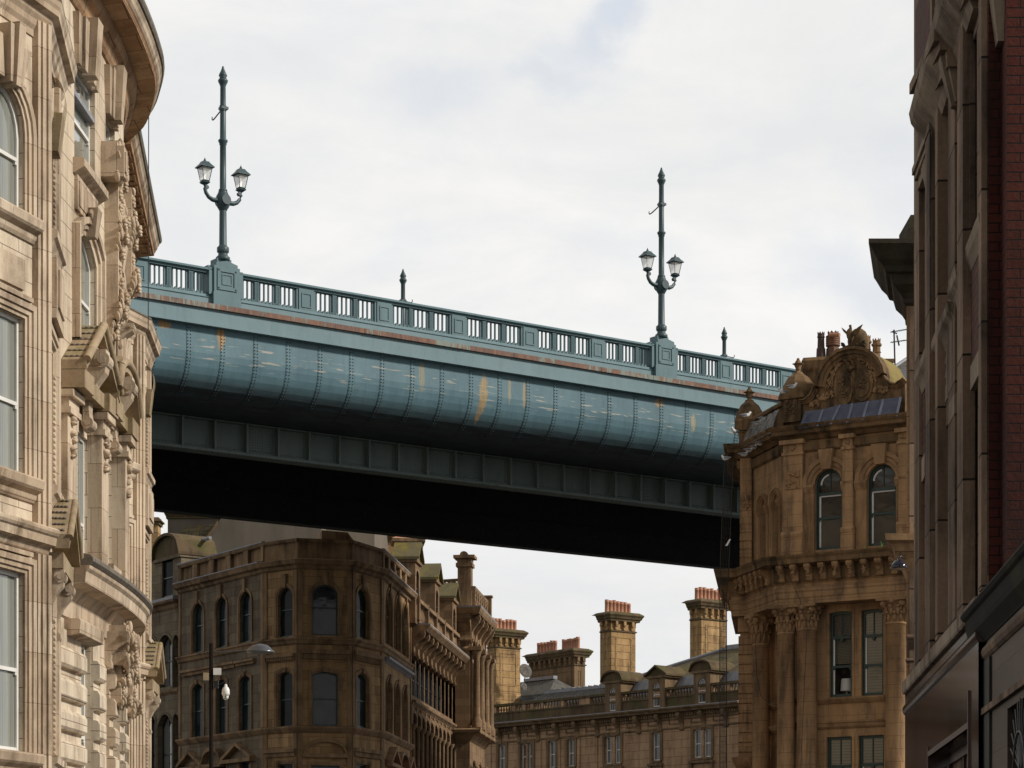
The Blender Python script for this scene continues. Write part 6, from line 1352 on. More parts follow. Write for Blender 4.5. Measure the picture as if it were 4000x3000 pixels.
# giant columns
def column(px, y_top, y_cap, r, n, k, lab=None):
    u = PG.u(px, n, k); zt_, zc_ = zt0 - .02, PG.z(px, y_cap, n, k); c = PG.P(u, n, 0, k); g = MB()
    g.lathe([(r * 1.05, -1.6), (r * 1.05, 2), (r * 1.02, 5), (r * .97, zc_ - .06), (r * 1.06, zc_ - .05), (r * 1.08, zc_), (r * .98, zc_ + .02)], c, 28, caps=False); cl = g.build('column', OM, cor)
    g = MB(); h = zt_ - zc_
    g.lathe([(r * .95, zc_), (r * .92, zc_ + h * .5), (r * 1.12, zc_ + h * .8), (r * 1.4, zc_ + h * .88)], c, 20)
    d = PG.d[k]; ang = atan2(d[1], d[0])
    for row, (zz, rr, cnt, sc_) in enumerate(((.22, 1.0, 10, 1), (.48, 1.05, 10, 1.1))):
        for i in range(cnt):
            a = 2 * pi * (i + .5 * row) / cnt; e = (cos(a), sin(a), 0); t = (-sin(a), cos(a), 0)
            g.ball((c[0] + e[0] * r * rr, c[1] + e[1] * r * rr, c[2] + zc_ + h * zz), (.065 * sc_, .05, h * .2), 7, 5, (t, e, (0, 0, 1)))
            g.ball((c[0] + e[0] * r * (rr + .2), c[1] + e[1] * r * (rr + .2), c[2] + zc_ + h * (zz + .17)), (.06 * sc_, .05, .045), 6, 4, (t, e, (0, 0, 1)))
    for i in range(4):
        a = ang + pi / 4 + i * pi / 2; e = (cos(a), sin(a)); cc2 = (c[0] + e[0] * r * 1.32, c[1] + e[1] * r * 1.32, c[2] + zc_ + h * .78)
        g.ball(cc2, (.12, .12, .12), 8, 6); g.tube([(c[0] + e[0] * r, c[1] + e[1] * r, c[2] + zc_ + h * .5), (c[0] + e[0] * r * 1.15, c[1] + e[1] * r * 1.15, c[2] + zc_ + h * .68), cc2], .045, 6)
        a += pi / 4; g.ball((c[0] + cos(a) * r * 1.2, c[1] + sin(a) * r * 1.2, c[2] + zc_ + h * .86), (.1, .1, .1), 7, 5)
    q = [(c[0] + r * 1.5 * sqrt(2) * cos(ang + pi / 4 + i * pi / 2), c[1] + r * 1.5 * sqrt(2) * sin(ang + pi / 4 + i * pi / 2)) for i in range(4)]
    q2 = []
    for i in range(4):
        a, b = q[i], q[(i + 1) % 4]; m_ = ((a[0] + b[0]) / 2, (a[1] + b[1]) / 2); m_ = (c[0] + (m_[0] - c[0]) * .86, c[1] + (m_[1] - c[1]) * .86); q2 += [a, m_]
    g.prism([(x, y, c[2] + zt_ - h * .12) for x, y in q2], [(x, y, c[2] + zt_) for x, y in q2]); g.build('capital', OT, cl)
column(3500, 2333, 2434, .34, -.05, 3); column(3152, 2350, 2459, .34, -.05, 3); column(3071, 2371, 2474, .30, .0, 3); column(2973, 2420, 2518, .30, -.05, 2)
# parapet, pedestals with domes, arched gable
zp = gz(3059, 1583, .1)
g = MB(); wall(g, PG, 0, K3, zc1 - .2, zp, n=.0); wall(g, PG, 0, K3, zc1 - .2, zp, n=-.35); mould(g, PG, 0, K3, zp, [(.1, 0), (.12, .08), (.06, .16)], -.4); g.build('parapet', OG, cor)
g = MB(); wall(g, PG, K3, PG.len, zc1 - .2, gz(3205, 1640), n=-.1); g.build('parapet_plinth', OG, cor)
def domed(px, k, w, yb, yt, ydb, ydt, yft, n, lab):
    u = PG.u(px, n, k); t = lambda y: PG.z(px, y, n, k); g = MB(); hw = w / 2
    bx(g, PG, u - hw * .62, u + hw * .62, t(yb), t(yt) - .25, n - w * .9, n + .12, k)
    pts = [(u - hw * .85, t(yt) - .25)] + [(u + hw * .85 * -cos(a * pi / 8), t(yt) - .2 + .34 * sin(a * pi / 8)) for a in range(9)] + [(u + hw * .85, t(yt) - .25)]
    poly_prism(g, PG, pts, n - .3, n + .22, k); bx(g, PG, u - .22, u + .22, t(yb) + .25, t(yb) + .75, n + .12, n + .15, k); lumps(g, PG, u - .15, u + .15, t(yb) + .3, t(yb) + .7, n + .16, 14, .05, rn, k)
    b = g.build('parapet_pedestal', OG, cor)
    c = PG.P(u, n - .42, 0, k); H0, H1 = t(ydb), t(ydt); g = MB(); hh = H1 - H0
    g.lathe([(hw * 1.12, H0 - .25), (hw * 1.12, H0), (hw * 1.1, H0 + hh * .15), (hw * .98, H0 + hh * .45), (hw * .72, H0 + hh * .75), (hw * .36, H1 - .04), (hw * .3, H1)], c, 8, False, rot=.4); g.build('dome', OG, b)
    g = MB(); f = (t(yft) - H1); g.lathe([(.15, H1 - .04), (.15, H1 + f * .03), (.07, H1 + f * .1), (.07, H1 + f * .18), (.10, H1 + f * .22), (.08, H1 + f * .26), (.13, H1 + f * .5), (.15, H1 + f * .56), (.20, H1 + f * .6), (.11, H1 + f * .64), (.10, H1 + f * .74), (.045, H1 + f * .88), (.055, H1 + f * .93), (.01, H1 + f)], c, 14); g.build('finial', OG, b)
domed(2921, 1, .95, 1765, 1655, 1640, 1556, 1500, .0, '')
domed(3098, 3, 1.05, 1650, 1532, 1530, 1448, 1388, .0, '')
gr_ = MB(); n0 = .1; PGk = 3
def XZ(x, y, n=n0): px, py = 3000 + x / 3.687, 1250 + y / 3.687; return (gu(px, n), gz(px, py, n))
outer = [XZ(690, 960), XZ(705, 860), XZ(745, 740), XZ(815, 620), XZ(905, 520), XZ(1020, 440), XZ(1150, 398), XZ(1290, 385), XZ(1420, 410), XZ(1530, 470), XZ(1620, 560), XZ(1680, 670), XZ(1700, 770)]
shape = [XZ(450, 1480), XZ(470, 1180), XZ(540, 1165), XZ(610, 1110), XZ(655, 1040), XZ(670, 970)] + outer + [XZ(1700, 830), XZ(1760, 900), XZ(1850, 930), XZ(1930, 880), XZ(1960, 840), XZ(1960, 1400)]
g = MB(); poly_prism(g, PG, shape, -.25, .02, 3); g.build('gable', OG, cor)
def strip(pts, w, p, name, mat, P=PG, k=3, nb=.02, par=cor, prof=None):
    g = MB(); n = len(pts); inn = []
    for i in range(n):
        a, b = pts[max(i - 1, 0)], pts[min(i + 1, n - 1)]; dx, dz = b[0] - a[0], b[1] - a[1]; l = sqrt(dx * dx + dz * dz); inn.append((pts[i][0] + dz / l * w, pts[i][1] - dx / l * w))
    pr = prof or [(0, p), (.3, p), (.35, p * .7), (.65, p * .6), (.7, p * .4), (1, p * .35)]
    rings = []
    for i in range(n):
        rings.append([PG.P(pts[i][0], nb, pts[i][1], k)] + [P.P(pts[i][0] + (inn[i][0] - pts[i][0]) * t, q, pts[i][1] + (inn[i][1] - pts[i][1]) * t, k) for t, q in pr] + [P.P(inn[i][0], nb, inn[i][1], k)])
    g.sweep(rings); return g.build(name, mat, par)
strip(outer, .34, .3, 'arch_moulding', OG)
strip([XZ(470, 1150), XZ(540, 1140), XZ(610, 1080), XZ(650, 1010), XZ(668, 950), XZ(700, 950)], .16, .25, 'scroll_moulding', OG); strip([XZ(1690, 800), XZ(1720, 850), XZ(1780, 900), XZ(1850, 915), XZ(1930, 860), XZ(1965, 835)], .16, .25, 'scroll_moulding', OG)
g = MB(); rings = []
for q in outer: rings.append([PG.P(q[0], -.2, q[1] - .02, 3), PG.P(q[0], -1.7, q[1] - .02, 3), PG.P(q[0], -1.7, q[1] - .3, 3), PG.P(q[0], -.2, q[1] - .3, 3)])
g.sweep(rings, False); g.build('vault_roof', M['ochre_stone'], cor)
g = MB(); rs_ = random.Random(5)
ci_ = XZ(1195, 800); R1 = 1.0
for i in range(150):
    a = rs_.uniform(-.25, pi + .25); r = rs_.uniform(.62, .88); u, z = ci_[0] + 1.05 * r * cos(a), ci_[1] - .1 + 1.02 * r * sin(a); k = 3; d = PG.d[k]; ex = (d[0], d[1], 0); en = (d[1], -d[0], 0); b = a + pi / 2 + rs_.choice((-.6, .6))
    e1 = [ex[j] * cos(b) + (0, 0, 1)[j] * sin(b) for j in range(3)]; e2 = [-ex[j] * sin(b) + (0, 0, 1)[j] * cos(b) for j in range(3)]; g.ball(PG.P(u, .06, z, k), (.085, .028, .03), 7, 4, (e1, e2, en))
for cx, cy in ((760, 1110), (880, 1080), (1650, 1000), (1560, 990), (660, 1200)):
    u, z = XZ(cx, cy); lumps(g, PG, u - .16, u + .16, z - .09, z + .09, .05, 20, .05, rs_, 3)
g.build('leaf_wreath', OT, cor)
g = MB()
for cx, cy in ((1085, 960), (1355, 950)):
    u, z = XZ(cx, cy)
    for rr, p in ((1, .06), (.72, .1)):
        q = [(u + .36 * rr * cos(a * pi / 10), z + .5 * rr * sin(a * pi / 10)) for a in range(20)]; poly_prism(g, PG, q, .02, .02 + p, 3)
    lumps(g, PG, u - .14, u + .14, z - .26, z + .26, .12, 12, .06, rs_, 3)
u, z = XZ(1100, 1130); poly_prism(g, PG, [(u - .32, z + .3), (u + .32, z + .3), (u + .2, z - .1), (u, z - .25), (u - .2, z - .1)], .02, .09, 3)
u, z = XZ(1190, 640); lumps(g, PG, u - .12, u + .12, z - .2, z + .25, .1, 18, .07, rs_, 3); g.build('twin_shields', OG, cor)
# bird and shell crest on top
g = MB(); u, z = XZ(1230, 330, 0); k = 3
for a in range(0):
    t = pi * (a + .5) / 9; d = PG.d[3]; ex = (d[0], d[1], 0); en = (d[1], -d[0], 0); e1 = [ex[j] * cos(t) + (0, 0, 1)[j] * sin(t) for j in range(3)]; e2 = [-ex[j] * sin(t) + (0, 0, 1)[j] * cos(t) for j in range(3)]
    g.ball(PG.P(u + .24 * cos(t), -.15, z + .10 + .24 * sin(t), 3), (.17, .085, .2), 8, 5, (e1, e2, en))
g.ball(PG.P(u + .05, -.3, z + .1, 3), (.36, .36, .44), 12, 8); lumps(g, PG, u - .42, u + .42, z - .14, z + .02, .0, 26, .06, rs_, 3)
g.build('shell_crest', OG, cor)
bd = MB(); u2, z2 = XZ(1185, 200, .1); 
def gp(x, y, n=.12): a, b = XZ(x, y, n); return PG.P(a, n, b, 3)
bd.tube([gp(1195, 310), gp(1190, 250), gp(1180, 190), gp(1175, 150), gp(1190, 115), gp(1183, 80), gp(1170, 78)], [.05, .12, .13, .09, .045, .05, .02], 10)
for pts, s in (([gp(1190, 190), gp(1240, 150, .2), gp(1300, 100, .25), gp(1358, 62, .2)], 1), ([gp(1170, 190), gp(1130, 165, .2), gp(1090, 130, .25), gp(1052, 105, .2)], -1)):
    low = [gp(1210, 240), gp(1260, 210, .2), gp(1310, 160, .22), gp(1356, 66, .2)] if s == 1 else [gp(1160, 230), gp(1125, 205, .2), gp(1085, 165, .22), gp(1054, 108, .2)]
    nrm = PG.d[3]; o_ = (-nrm[1] * .05, nrm[0] * .05, 0)
    rings = [[p, q, tuple(q[j] + o_[j] for j in range(3)), tuple(p[j] + o_[j] for j in range(3))] for p, q in zip(pts, low)]; bd.sweep(rings)
bd.tube([gp(1180, 240), gp(1178, 330)], .03, 6); bd.tube([gp(1200, 240), gp(1202, 330)], .03, 6)
bd.build('stone_bird', OG, cor)
slab('flat_roof', [PG.P(0, -.3)[:2]] + [PG.V(i, -.3, 0)[:2] for i in (1, 2, 3)] + [PG.P(PG.len, -.3)[:2], (PG.p[-1][0] + 2, 90), (PG.p[0][0] + 1, 88)], EYE + zc1 - .3, M['lead'], cor)
# crown pots and their stack
st = thing('roof_chimney', 'brown stone chimney stack with tall crown-topped pots behind the arched gable', 'chimney')
c0 = pt(3160, 82.6); Pk = Path([(c0[0] + .15, 84.2), c0, (c0[0] + 1.15, 82.3), (c0[0] + 1.25, 84.2)], EYE); zk = lambda y: Pk.z(3180, y, 0, 1)
g = MB(); wall(g, Pk, 0, Pk.len, 15, zk(1425)); g.build('stack_shaft', OM, st)
g = MB(); mould(g, Pk, 0, Pk.len, zk(1470), [(.04, -.2), (.1, 0), (.12, .14), (.22, .24), (.26, .5), (.2, .62)]); slab_ = [Pk.P(0, .1)[:2], Pk.V(1, .2, 0)[:2], Pk.V(2, .2, 0)[:2], Pk.P(Pk.len, .1)[:2]]
g.prism([(x, y, EYE + zk(1420)) for x, y in slab_], [(x, y, EYE + zk(1412)) for x, y in slab_]); g.build('stack_cap', OG, st)
def crownpot(px, yb, yt, r, mat, D=83, stages=2, tilt=False):
    c = W3(px, yb, D); h = (yb - yt) / F * D; g = MB()
    if stages == 2: g.lathe([(r * 1.45, 0), (r * 1.35, .1), (r * 1.25, h * .42), (r * 1.0, h * .47), (r * .92, h * .8), (r * 1.1, h * .81), (r * 1.1, h * .84), (r * .95, h * .86), (r * 1.0, h * .93), (r * .8, h * .93), (r * .75, h * .7)], c, 8, False)
    else: g.lathe([(r * 1.1, 0), (r * 1.0, .05), (r * .95, h * .35), (r * 1.2, h * .38), (r * 1.0, h * .42), (r * .95, h * .62), (r * 1.3, h * .68), (r * 1.3, h * .76), (r, h * .78), (r, h * .86), (r * .8, h * .86), (r * .75, h * .6)], c, 8, False)
    zt_ = h * (.92 if stages == 2 else .85)
    for i in range(8):
        a = i * pi / 4; b = a + pi / 4; m_ = (a + b) / 2
        p0, p1 = (c[0] + r * cos(a), c[1] + r * sin(a), c[2] + zt_), (c[0] + r * cos(b), c[1] + r * sin(b), c[2] + zt_)
        pm = (c[0] + r * 1.05 * cos(m_), c[1] + r * 1.05 * sin(m_), c[2] + h); q0, q1, qm = [tuple(c[j] + (p[j] - c[j]) * (.82 if j < 2 else 1) for j in range(3)) for p in (p0, p1, pm)]
        g.prism([p0, p1, pm], [q0, q1, qm])
    if tilt:
        for i in range(5): g.lathe([(r * 1.28, 0), (r * 1.35, .03), (r * 1.28, .07)], (c[0], c[1], c[2] + h * (.5 + .07 * i)), 12)
    g.build('crown_pot', mat, st)
crownpot(3207, 1412, 1297, .125, M['pot_dark']); crownpot(3254, 1412, 1295, .19, M['pot_brown'], tilt=True); crownpot(3386, 1400, 1311, .13, M['orange_trim'], stages=1); crownpot(3424, 1410, 1323, .14, M['orange_trim'], stages=1)
g = MB(); a = W3(3240, 1308, 82.7); b = W3(3280, 1308, 82.5); g.tube([a, b], .07, 10); g.build('flue_cowl', M['pot'], st)
st2 = thing('small_roof_chimney', 'low stone stack half hidden behind the right shoulder of the arched gable', 'chimney')
g = MB(); a, b = W3(3370, 1500, 84), W3(3474, 1418, 84); g.box(a[0], b[0], 84, 85.4, 15, b[2]); g.box(a[0] - .15, b[0] + .15, 83.85, 85.5, b[2], b[2] + .12); g.build('stack_shaft', OG, st2)
# slate roof with aerial at the right
rf = thing('slate_roofed_building', 'grey slate hipped roof just visible right of the arched gable', 'building')
g = MB(); A_, B_, C_, D_ = W3(3455, 1460, 86), W3(3545, 1400, 88), W3(3640, 1400, 88), W3(3640, 1470, 86); g.quad(A_, B_, C_, D_); g.quad(A_, D_, (D_[0], D_[1], D_[2] - 4), (A_[0], A_[1], A_[2] - 4)); g.build('roof', M['slate'], rf)
g = MB(); g.tube([A_, B_], .07, 6); q = W3(3480, 1475, 85.8); g.box(q[0], q[0] + 2, 85.6, 85.8, q[2] - 1.5, q[2] + .25); g.build('flashing', M['lead'], rf)
ae = thing('tv_aerial', 'thin television aerial mast with two side arms against the sky beside the brick building', 'aerial')
g = MB(); g.tube([W3(3496, 1430, 84), W3(3492, 1288, 84)], .03, 6); g.build('mast', M['black_iron'], ae)
for y0, y1, x1 in ((1298, 1286, 3545), (1338, 1328, 3545)):
    g = MB(); a, b = W3(3478, y0, 84), W3(x1, y1, 84); g.tube([a, b], .016, 5)
    for i in range(9):
        t = .1 + .1 * i; c = tuple(a[j] + (b[j] - a[j]) * t for j in range(3)); g.tube([(c[0], c[1] - .15, c[2] - .06), (c[0], c[1] + .15, c[2] + .06)], .012, 4)
    g.build('aerial_arm', M['black_iron'], ae)
g = MB(); g.tube([W3(3503, 1310, 84), W3(3512, 1350, 84)], .03, 5); g.tube([W3(3484, 1295, 84), W3(3504, 1304, 84)], .025, 5); g.build('aerial_bracket', M['black_iron'], ae)
# clear sheeting, nets, gulls
ps = thing('plastic_sheeting', 'bluish clear ribbed plastic sheeting leaning against the foot of the arched gable', 'plastic sheet')
xs = [(545, 1310, 440, 1570), (790, 1290, 710, 1528), (1035, 1220, 900, 1503), (1215, 1205, 1140, 1478), (1440, 1170, 1360, 1440), (1660, 1140, 1590, 1410), (1910, 1110, 1850, 1390)]
for (a, b, c, d), (e, f, h, i) in zip(xs, xs[1:]):
    g = MB(); P4 = []
    for x, y, n in ((a, b, .15), (e, f, .15), (h, i, .52), (c, d, .52)): px, py = 3000 + x / 3.687, 1250 + y / 3.687; P4.append(PG.P(gu(px, n), n, gz(px, py, n), 3))
    nrm = PG.d[3]; o_ = (nrm[1] * .02, -nrm[0] * .02, .0); g.prism(P4, [tuple(p[j] + o_[j] for j in range(3)) for p in P4]); g.build('sheet_panel', M['film'], ps)
for (a, b, c, d) in xs[1:]:
    g = MB(); P4 = []
    for x, y, n in ((a - 18, b, .18), (a + 18, b, .18), (c + 18, d, .56), (c - 18, d, .56)): px, py = 3000 + x / 3.687, 1250 + y / 3.687; P4.append(PG.P(gu(px, n), n, gz(px, py, n), 3))
    g.prism(P4, [(p[0], p[1] - .01, p[2] + .005) for p in P4]); g.build('overlap_strip', M['film_pale'], ps)
fl = thing('loose_film', 'crumpled clear film hanging over the slanting parapet between the two stone domes', 'plastic sheet')
g = MB(); N0, N1 = 14, 4; rows = []
for j in range(N1 + 1):
    rows.append([PG.P(K2 + .2 + (K3 - K2 - .1) * i / N0, .15 + .38 * j / N1 + .03 * sin(i * 2.3 + j), zp - .1 - (zp - zc1 - .02) * j / N1, 2) for i in range(N0 + 1)])
for j in range(N1):
    for i in range(N0): g.add([rows[j][i], rows[j][i + 1], rows[j + 1][i + 1], rows[j + 1][i]], [(0, 1, 2, 3)], None, True)
g.build('film', M['film_thin'], fl)
def net(label, cols, D, z0y, z1y, px0, px1, sh=0):
    g = MB(); n = 5
    for i in range(n + 1):
        t = i / n; g.tube([W3(px0 + (px1 - px0) * t + sh, z0y, D), W3(px0 + (px1 - px0) * t * .9, z1y, D)], .008, 3)
    m_ = int((z1y - z0y) / 20)
    for j in range(m_): t = j / m_; y = z0y + (z1y - z0y) * t; g.tube([W3(px0 + sh * (1 - t), y, D), W3(px1 + sh * (1 - t), y + 3, D)], .006, 3)
    for px in (px0, px1): g.tube([W3(px + sh, z0y, D), W3(px, z1y, D)], .016, 4)
    tag(g.build('bird_net', M['net_grey']), label, 'net')
net('dark bird netting hanging from the upper cornice in front of the bridge end', 8, 81.5, 1800, 2262, 2812, 2846, 18); net('taut bird netting strip dropping below the lower cornice in front of the far chimney', 8, 81.3, 2262, 3100, 2812, 2838, 0)
g = MB(); a, b = W3(2836, 2132, 81.2), W3(2852, 2106, 81.2); g.prism([(a[0] - .03, a[1], a[2]), (a[0] + .05, a[1], a[2]), (b[0] + .03, b[1], b[2]), (b[0] - .03, b[1], b[2])], [(a[0] - .03, a[1] + .02, a[2]), (a[0] + .05, a[1] + .02, a[2]), (b[0] + .03, b[1] + .02, b[2]), (b[0] - .03, b[1] + .02, b[2])])
tag(g.build('torn_strip', M['camera_white']), 'torn white plastic strip caught in the netting under the bridge end', 'plastic strip')
g = MB(); g.tube([PG.P(gu(3045, .95), .95, gz(3045, 2175, .95), 3), W3(3124, 2340, 79.4), W3(3153, 2450, 79.3), W3(3143, 2650, 79.3), W3(3128, 3000, 79.3), W3(3128, 3150, 79.3)], .010, 5); tag(g.build('cable', M['black_iron']), 'black cable drooping across the second pair of columns', 'cable')
g = MB(); g.tube([W3(2951, 2520, 81.6), W3(2956, 2640, 81.6), W3(2972, 2720, 81.6), W3(3005, 2748, 81.3), W3(3035, 2752, 81)], .010, 5); tag(g.build('cable', M['black_iron']), 'looped thin cable hanging across the leftmost column shaft', 'cable')
GG = 'gulls perched on the ornate corner building'
def gull(label, px, py, D, face, tilt=0, src=None, s=1.0):
    c = W3(px, py, D)
    t = thing('gull', label, 'gull', GG, c, face)
    g = MB(); A = [(-.19, .05), (-.12, .045), (-.04, .03), (.05, .03), (.11, .06), (.14, .10), (.165, .135), (.20, .15)]; R_ = [.012, .035, .065, .07, .055, .04, .04, .012]
    g.tube([(x * s, 0, (z + .05) * s) for x, z in A], [r * s for r in R_], 10); g.ball((.16 * s, 0, .19 * s), (.042 * s, .036 * s, .036 * s), 10, 6); bd_ = g.build('body', M['gull_white'], t)
    g = MB()
    for sd in (-1, 1): g.tube([(.04 * s, sd * .05 * s, .10 * s), (-.06 * s, sd * .055 * s, .10 * s), (-.17 * s, sd * .03 * s, .095 * s), (-.23 * s, sd * .012 * s, .09 * s)], [.03 * s, .035 * s, .022 * s, .004], 8)
    g.build('wing', M['gull_grey'], t)
    g = MB(); g.tube([(.195 * s, 0, .185 * s), (.235 * s, 0, .18 * s)], [.012 * s, .003], 6); g.build('beak', M['beak'], t)
    g = MB()
    for sd in (-.02, .02): g.tube([(.0, sd * s, .03 * s), (.0, sd * s, -.0)], .006, 4)
    g.build('leg', M['black_iron'], t)
    return t
for lab, px, py, D, f in (('white gull standing highest, facing right in front of the right-hand stone dome', 3092, 1520, 79.3, .1),
    ('white gull standing on the curved pedestal top at the left stone dome', 2912, 1632, 82.3, .1), ('gull with grey wing crouched beside the foot of the left stone dome, above its twin', 2980, 1644, 81.7, .3),
    ('gull pressed low against the parapet just below the one by the left dome', 2957, 1662, 81.9, .2), ('topmost gull of the row sitting along the slanting cornice', 2966, 1742, 81.0, .8),
    ('second gull from the top of the row on the slanting cornice', 2944, 1757, 81.3, .9), ('third gull down the row on the slanting cornice', 2924, 1768, 81.6, .5), ('lowest gull of the row at the bend of the slanting cornice', 2904, 1784, 81.8, .3),
    ('lone gull on the outermost left corner of the upper cornice', 2836, 1800, 81.6, 2.4), ('gull seen from behind left of the right-hand stone dome', 3058, 1540, 79.6, 3.6), ('gull clinging to the left edge below the left stone dome', 2872, 1695, 82.3, 3.9)):
    gull(lab, px, py, D, f)

def pigeon(label, s_, face):
    t = gull(label, 2000, 1500, 80, face, s=.8); t.name = 'pigeon'; t['category'] = 'pigeon'; del t['group']; t['group'] = 'pigeons behind the bridge balusters'; t.location = BR.P(U(s_), -.62, .36)
    for o in t.children: o.data.materials[0] = M['pigeon'] if o.name.split('.')[0] != 'beak' else M['black_iron']
pigeon('dark pigeon behind the balusters just right of the left lamp pedestal', .86, .9)
pigeon('dark pigeon behind the balusters just left of the left lamp pedestal', -1.15, 2.4)
WG = 'bright green weed shoots on the lower cornice ledge'
for px, lab in ((3380, 'shorter bright green weed shoot left on the ledge under the arched windows'), (3446, 'taller bright green weed shoot at the right on the ledge under the arched windows')):
    c = PG.P(gu(px, .6), .6, zt2, 3); g = MB(); h = .16 if px < 3400 else .24
    g.tube([c, (c[0] - .02, c[1], c[2] + h * .6), (c[0] - .05, c[1], c[2] + h)], [.012, .01, .004], 5); g.tube([(c[0] - .02, c[1], c[2] + h * .5), (c[0] + .06, c[1], c[2] + h * .7)], [.008, .003], 5)
    tag(g.build('weed_shoot', M['weed']), lab, 'plant', WG)
# ------------------------------------------------------------------ brick and stone building at the right edge
rb = thing('brick_building', 'dark red brick and sooty stone facade seen edge-on at the right of the picture', 'building')
def rD(px): return 19.8 * 1100 / (px - 2760)
RB = Path([(pt(3570, rD(3570))[0] + 1.6, rD(3570) + .2), pt(3570, rD(3570)), pt(3862, 19.8), pt(3912, 19.8), pt(3932, 19.46), (pt(3932, 19.46)[0] + 3.2, 19.46)], EYE)
R0, R1 = RB.L[1], RB.L[2]
def ru(px, n=0.0): return RB.u(px, n, 1)
def rz(px, py, n=0.0): return RB.z(px, py, n, 1)
TOP = 11.5; BS, BP = M['brown_stone'], M['brown_pale']
zb_ = rz(3700, 2500)                                   # shopfront top level about
def rop(a, b, yt, yb, d=.25): return (ru(a), ru(b), rz((a + b) / 2, yb) , rz((a + b) / 2, yt), 0, d)
ops = [rop(3592, 3610, 2010 - 100, 3300, .2), rop(3668, 3700, 1690, 3300, .25), rop(3790, 3820, 1500, 3300, .25), rop(3790, 3816, 160, 880, .3), rop(3664, 3700, 470, 1170, .2)]
lo = [o for o in ops[:3]]; hi = ops[3:]
zsplit = rz(3740, 1290)
g = MB(); wall(g, RB, R0, R1, -1.65, zsplit, lo); g.build('stone_wall', BS, rb)
g = MB(); wall(g, RB, R0, R1, zsplit, TOP, hi); g.build('stone_wall', BS, rb)
g = MB(); wall(g, RB, 0, R0, -1.65, TOP); g.build('end_wall', M['brick_dull'], rb)
g = MB(); wall(g, RB, R1, RB.len, -1.65, TOP); g.build('brick_pier', M['brick'], rb)
for o in ops: win(rb, RB, o, .2, M['brown_paint'], M['pane_green'], .07, .5)
def rstrip(name, mat, a, b, y0, y1, p, base=0.0, par=rb):
    """upright piece between two image columns measured on its own front face; y0 upper, y1 lower"""
    u0, u1 = ru(a, p), min(ru(b, p), R1 - .003); pm = (a + b) / 2; g = MB(); bx(g, RB, u0, u1, rz(pm, y1, p), min(TOP, rz(pm, y0, p)), base - .02, p, 1); return g.build(name, mat, par)
rstrip('brick_strip', M['brick_dull'], 3846, 3863, -300, 2250, .012)
rstrip('stone_pilaster', BS, 3822, 3845, -300, 2300, .06)
rstrip('stone_jamb', BP, 3764, 3777, 1510, 2330, .05); rstrip('stone_jamb', BS, 3764, 3777, -200, 1508, .05); rstrip('stone_jamb', BS, 3780, 3788, -200, 1120, .03)
rstrip('brick_panel', M['brick_dull'], 3790, 3822, 1005, 1400, .015); rstrip('stone_lintel', BP, 3790, 3822, 1400, 1495, .03)
rstrip('stone_pilaster', BS, 3739, 3760, -200, 2400, .09); rstrip('brick_strip', M['brick_dull'], 3729, 3738, 1100, 1640, .01)
rstrip('stone_pilaster', BS, 3703, 3729, -200, 2450, .05); rstrip('stone_apron', BP, 3703, 3728, 1560, 1640, .055)
rstrip('stone_apron', BS, 3668, 3702, 1590, 1690, .02)
for i, (a, b, p) in enumerate(((3633, 3640, .1), (3643, 3650, .07), (3653, 3662, .1))): rstrip('moulded_jamb', BS, a, b, -100, 2500, p)
rstrip('stone_pilaster', BS, 3614, 3631, 500, 2560, .12)
rstrip('stone_pier', BS, 3574, 3590, 700, 2600, .06); rstrip('brick_panel', M['brick_dull'], 3592, 3612, 1420, 1800, .02); rstrip('stone_lintel', BP, 3592, 3612, 1790, 1880, .035)
# carved inscription tablet
tb = rstrip('inscribed_tablet', BP, 3669, 3701, 1250, 1588, .03)
def letters(P, par, txt, u0, u1, z, h, n, mat, k=1):
    cu = bpy.data.curves.new('t', 'FONT'); cu.body = txt; cu.size = 1; cu.extrude = .02; cu.align_x = 'LEFT'; tmp = bpy.data.objects.new('t', cu); COL.objects.link(tmp)
    bpy.context.view_layer.update(); me = bpy.data.meshes.new_from_object(tmp); bpy.data.objects.remove(tmp)
    xs_ = [v.co.x for v in me.vertices]; ys_ = [v.co.y for v in me.vertices]; w = max(xs_) - min(xs_); hh = .72; g = MB()
    vs = [P.P(u0 + (v.co.x - min(xs_)) / w * (u1 - u0), n + v.co.z * .3, z + v.co.y / hh * h, k) for v in me.vertices]
    g.add(vs, [tuple(f.vertices) for f in me.polygons]); return g.build('inscription', mat, par)
u0, u1 = ru(3669, .03) + .12, ru(3701, .03) - .12; zt_, zb2_ = rz(3685, 1320, .03), rz(3685, 1540, .03)
# worn, illegible carving: rows of vertical cuts and strokes
g = MB(); rq = random.Random(9)
for row in range(4):
    z = zt_ - (zt_ - zb2_) * (row + .5) / 4; u = u0
    while u < u1:
        w_ = rq.uniform(.01, .02); hh = rq.choice((.07, .07, .05, .085)); bx(g, RB, u, u + w_, z - hh / 2, z + hh / 2, .028, .038, 1)
        if rq.random() < .5: bx(g, RB, u, u + .05, z + rq.choice((-.03, 0, .028)), z + rq.choice((-.03, 0, .028)) + .012, .028, .036, 1)
        u += rq.uniform(.05, .085)
g.build('worn_carving', M['brown_stone'], tb)
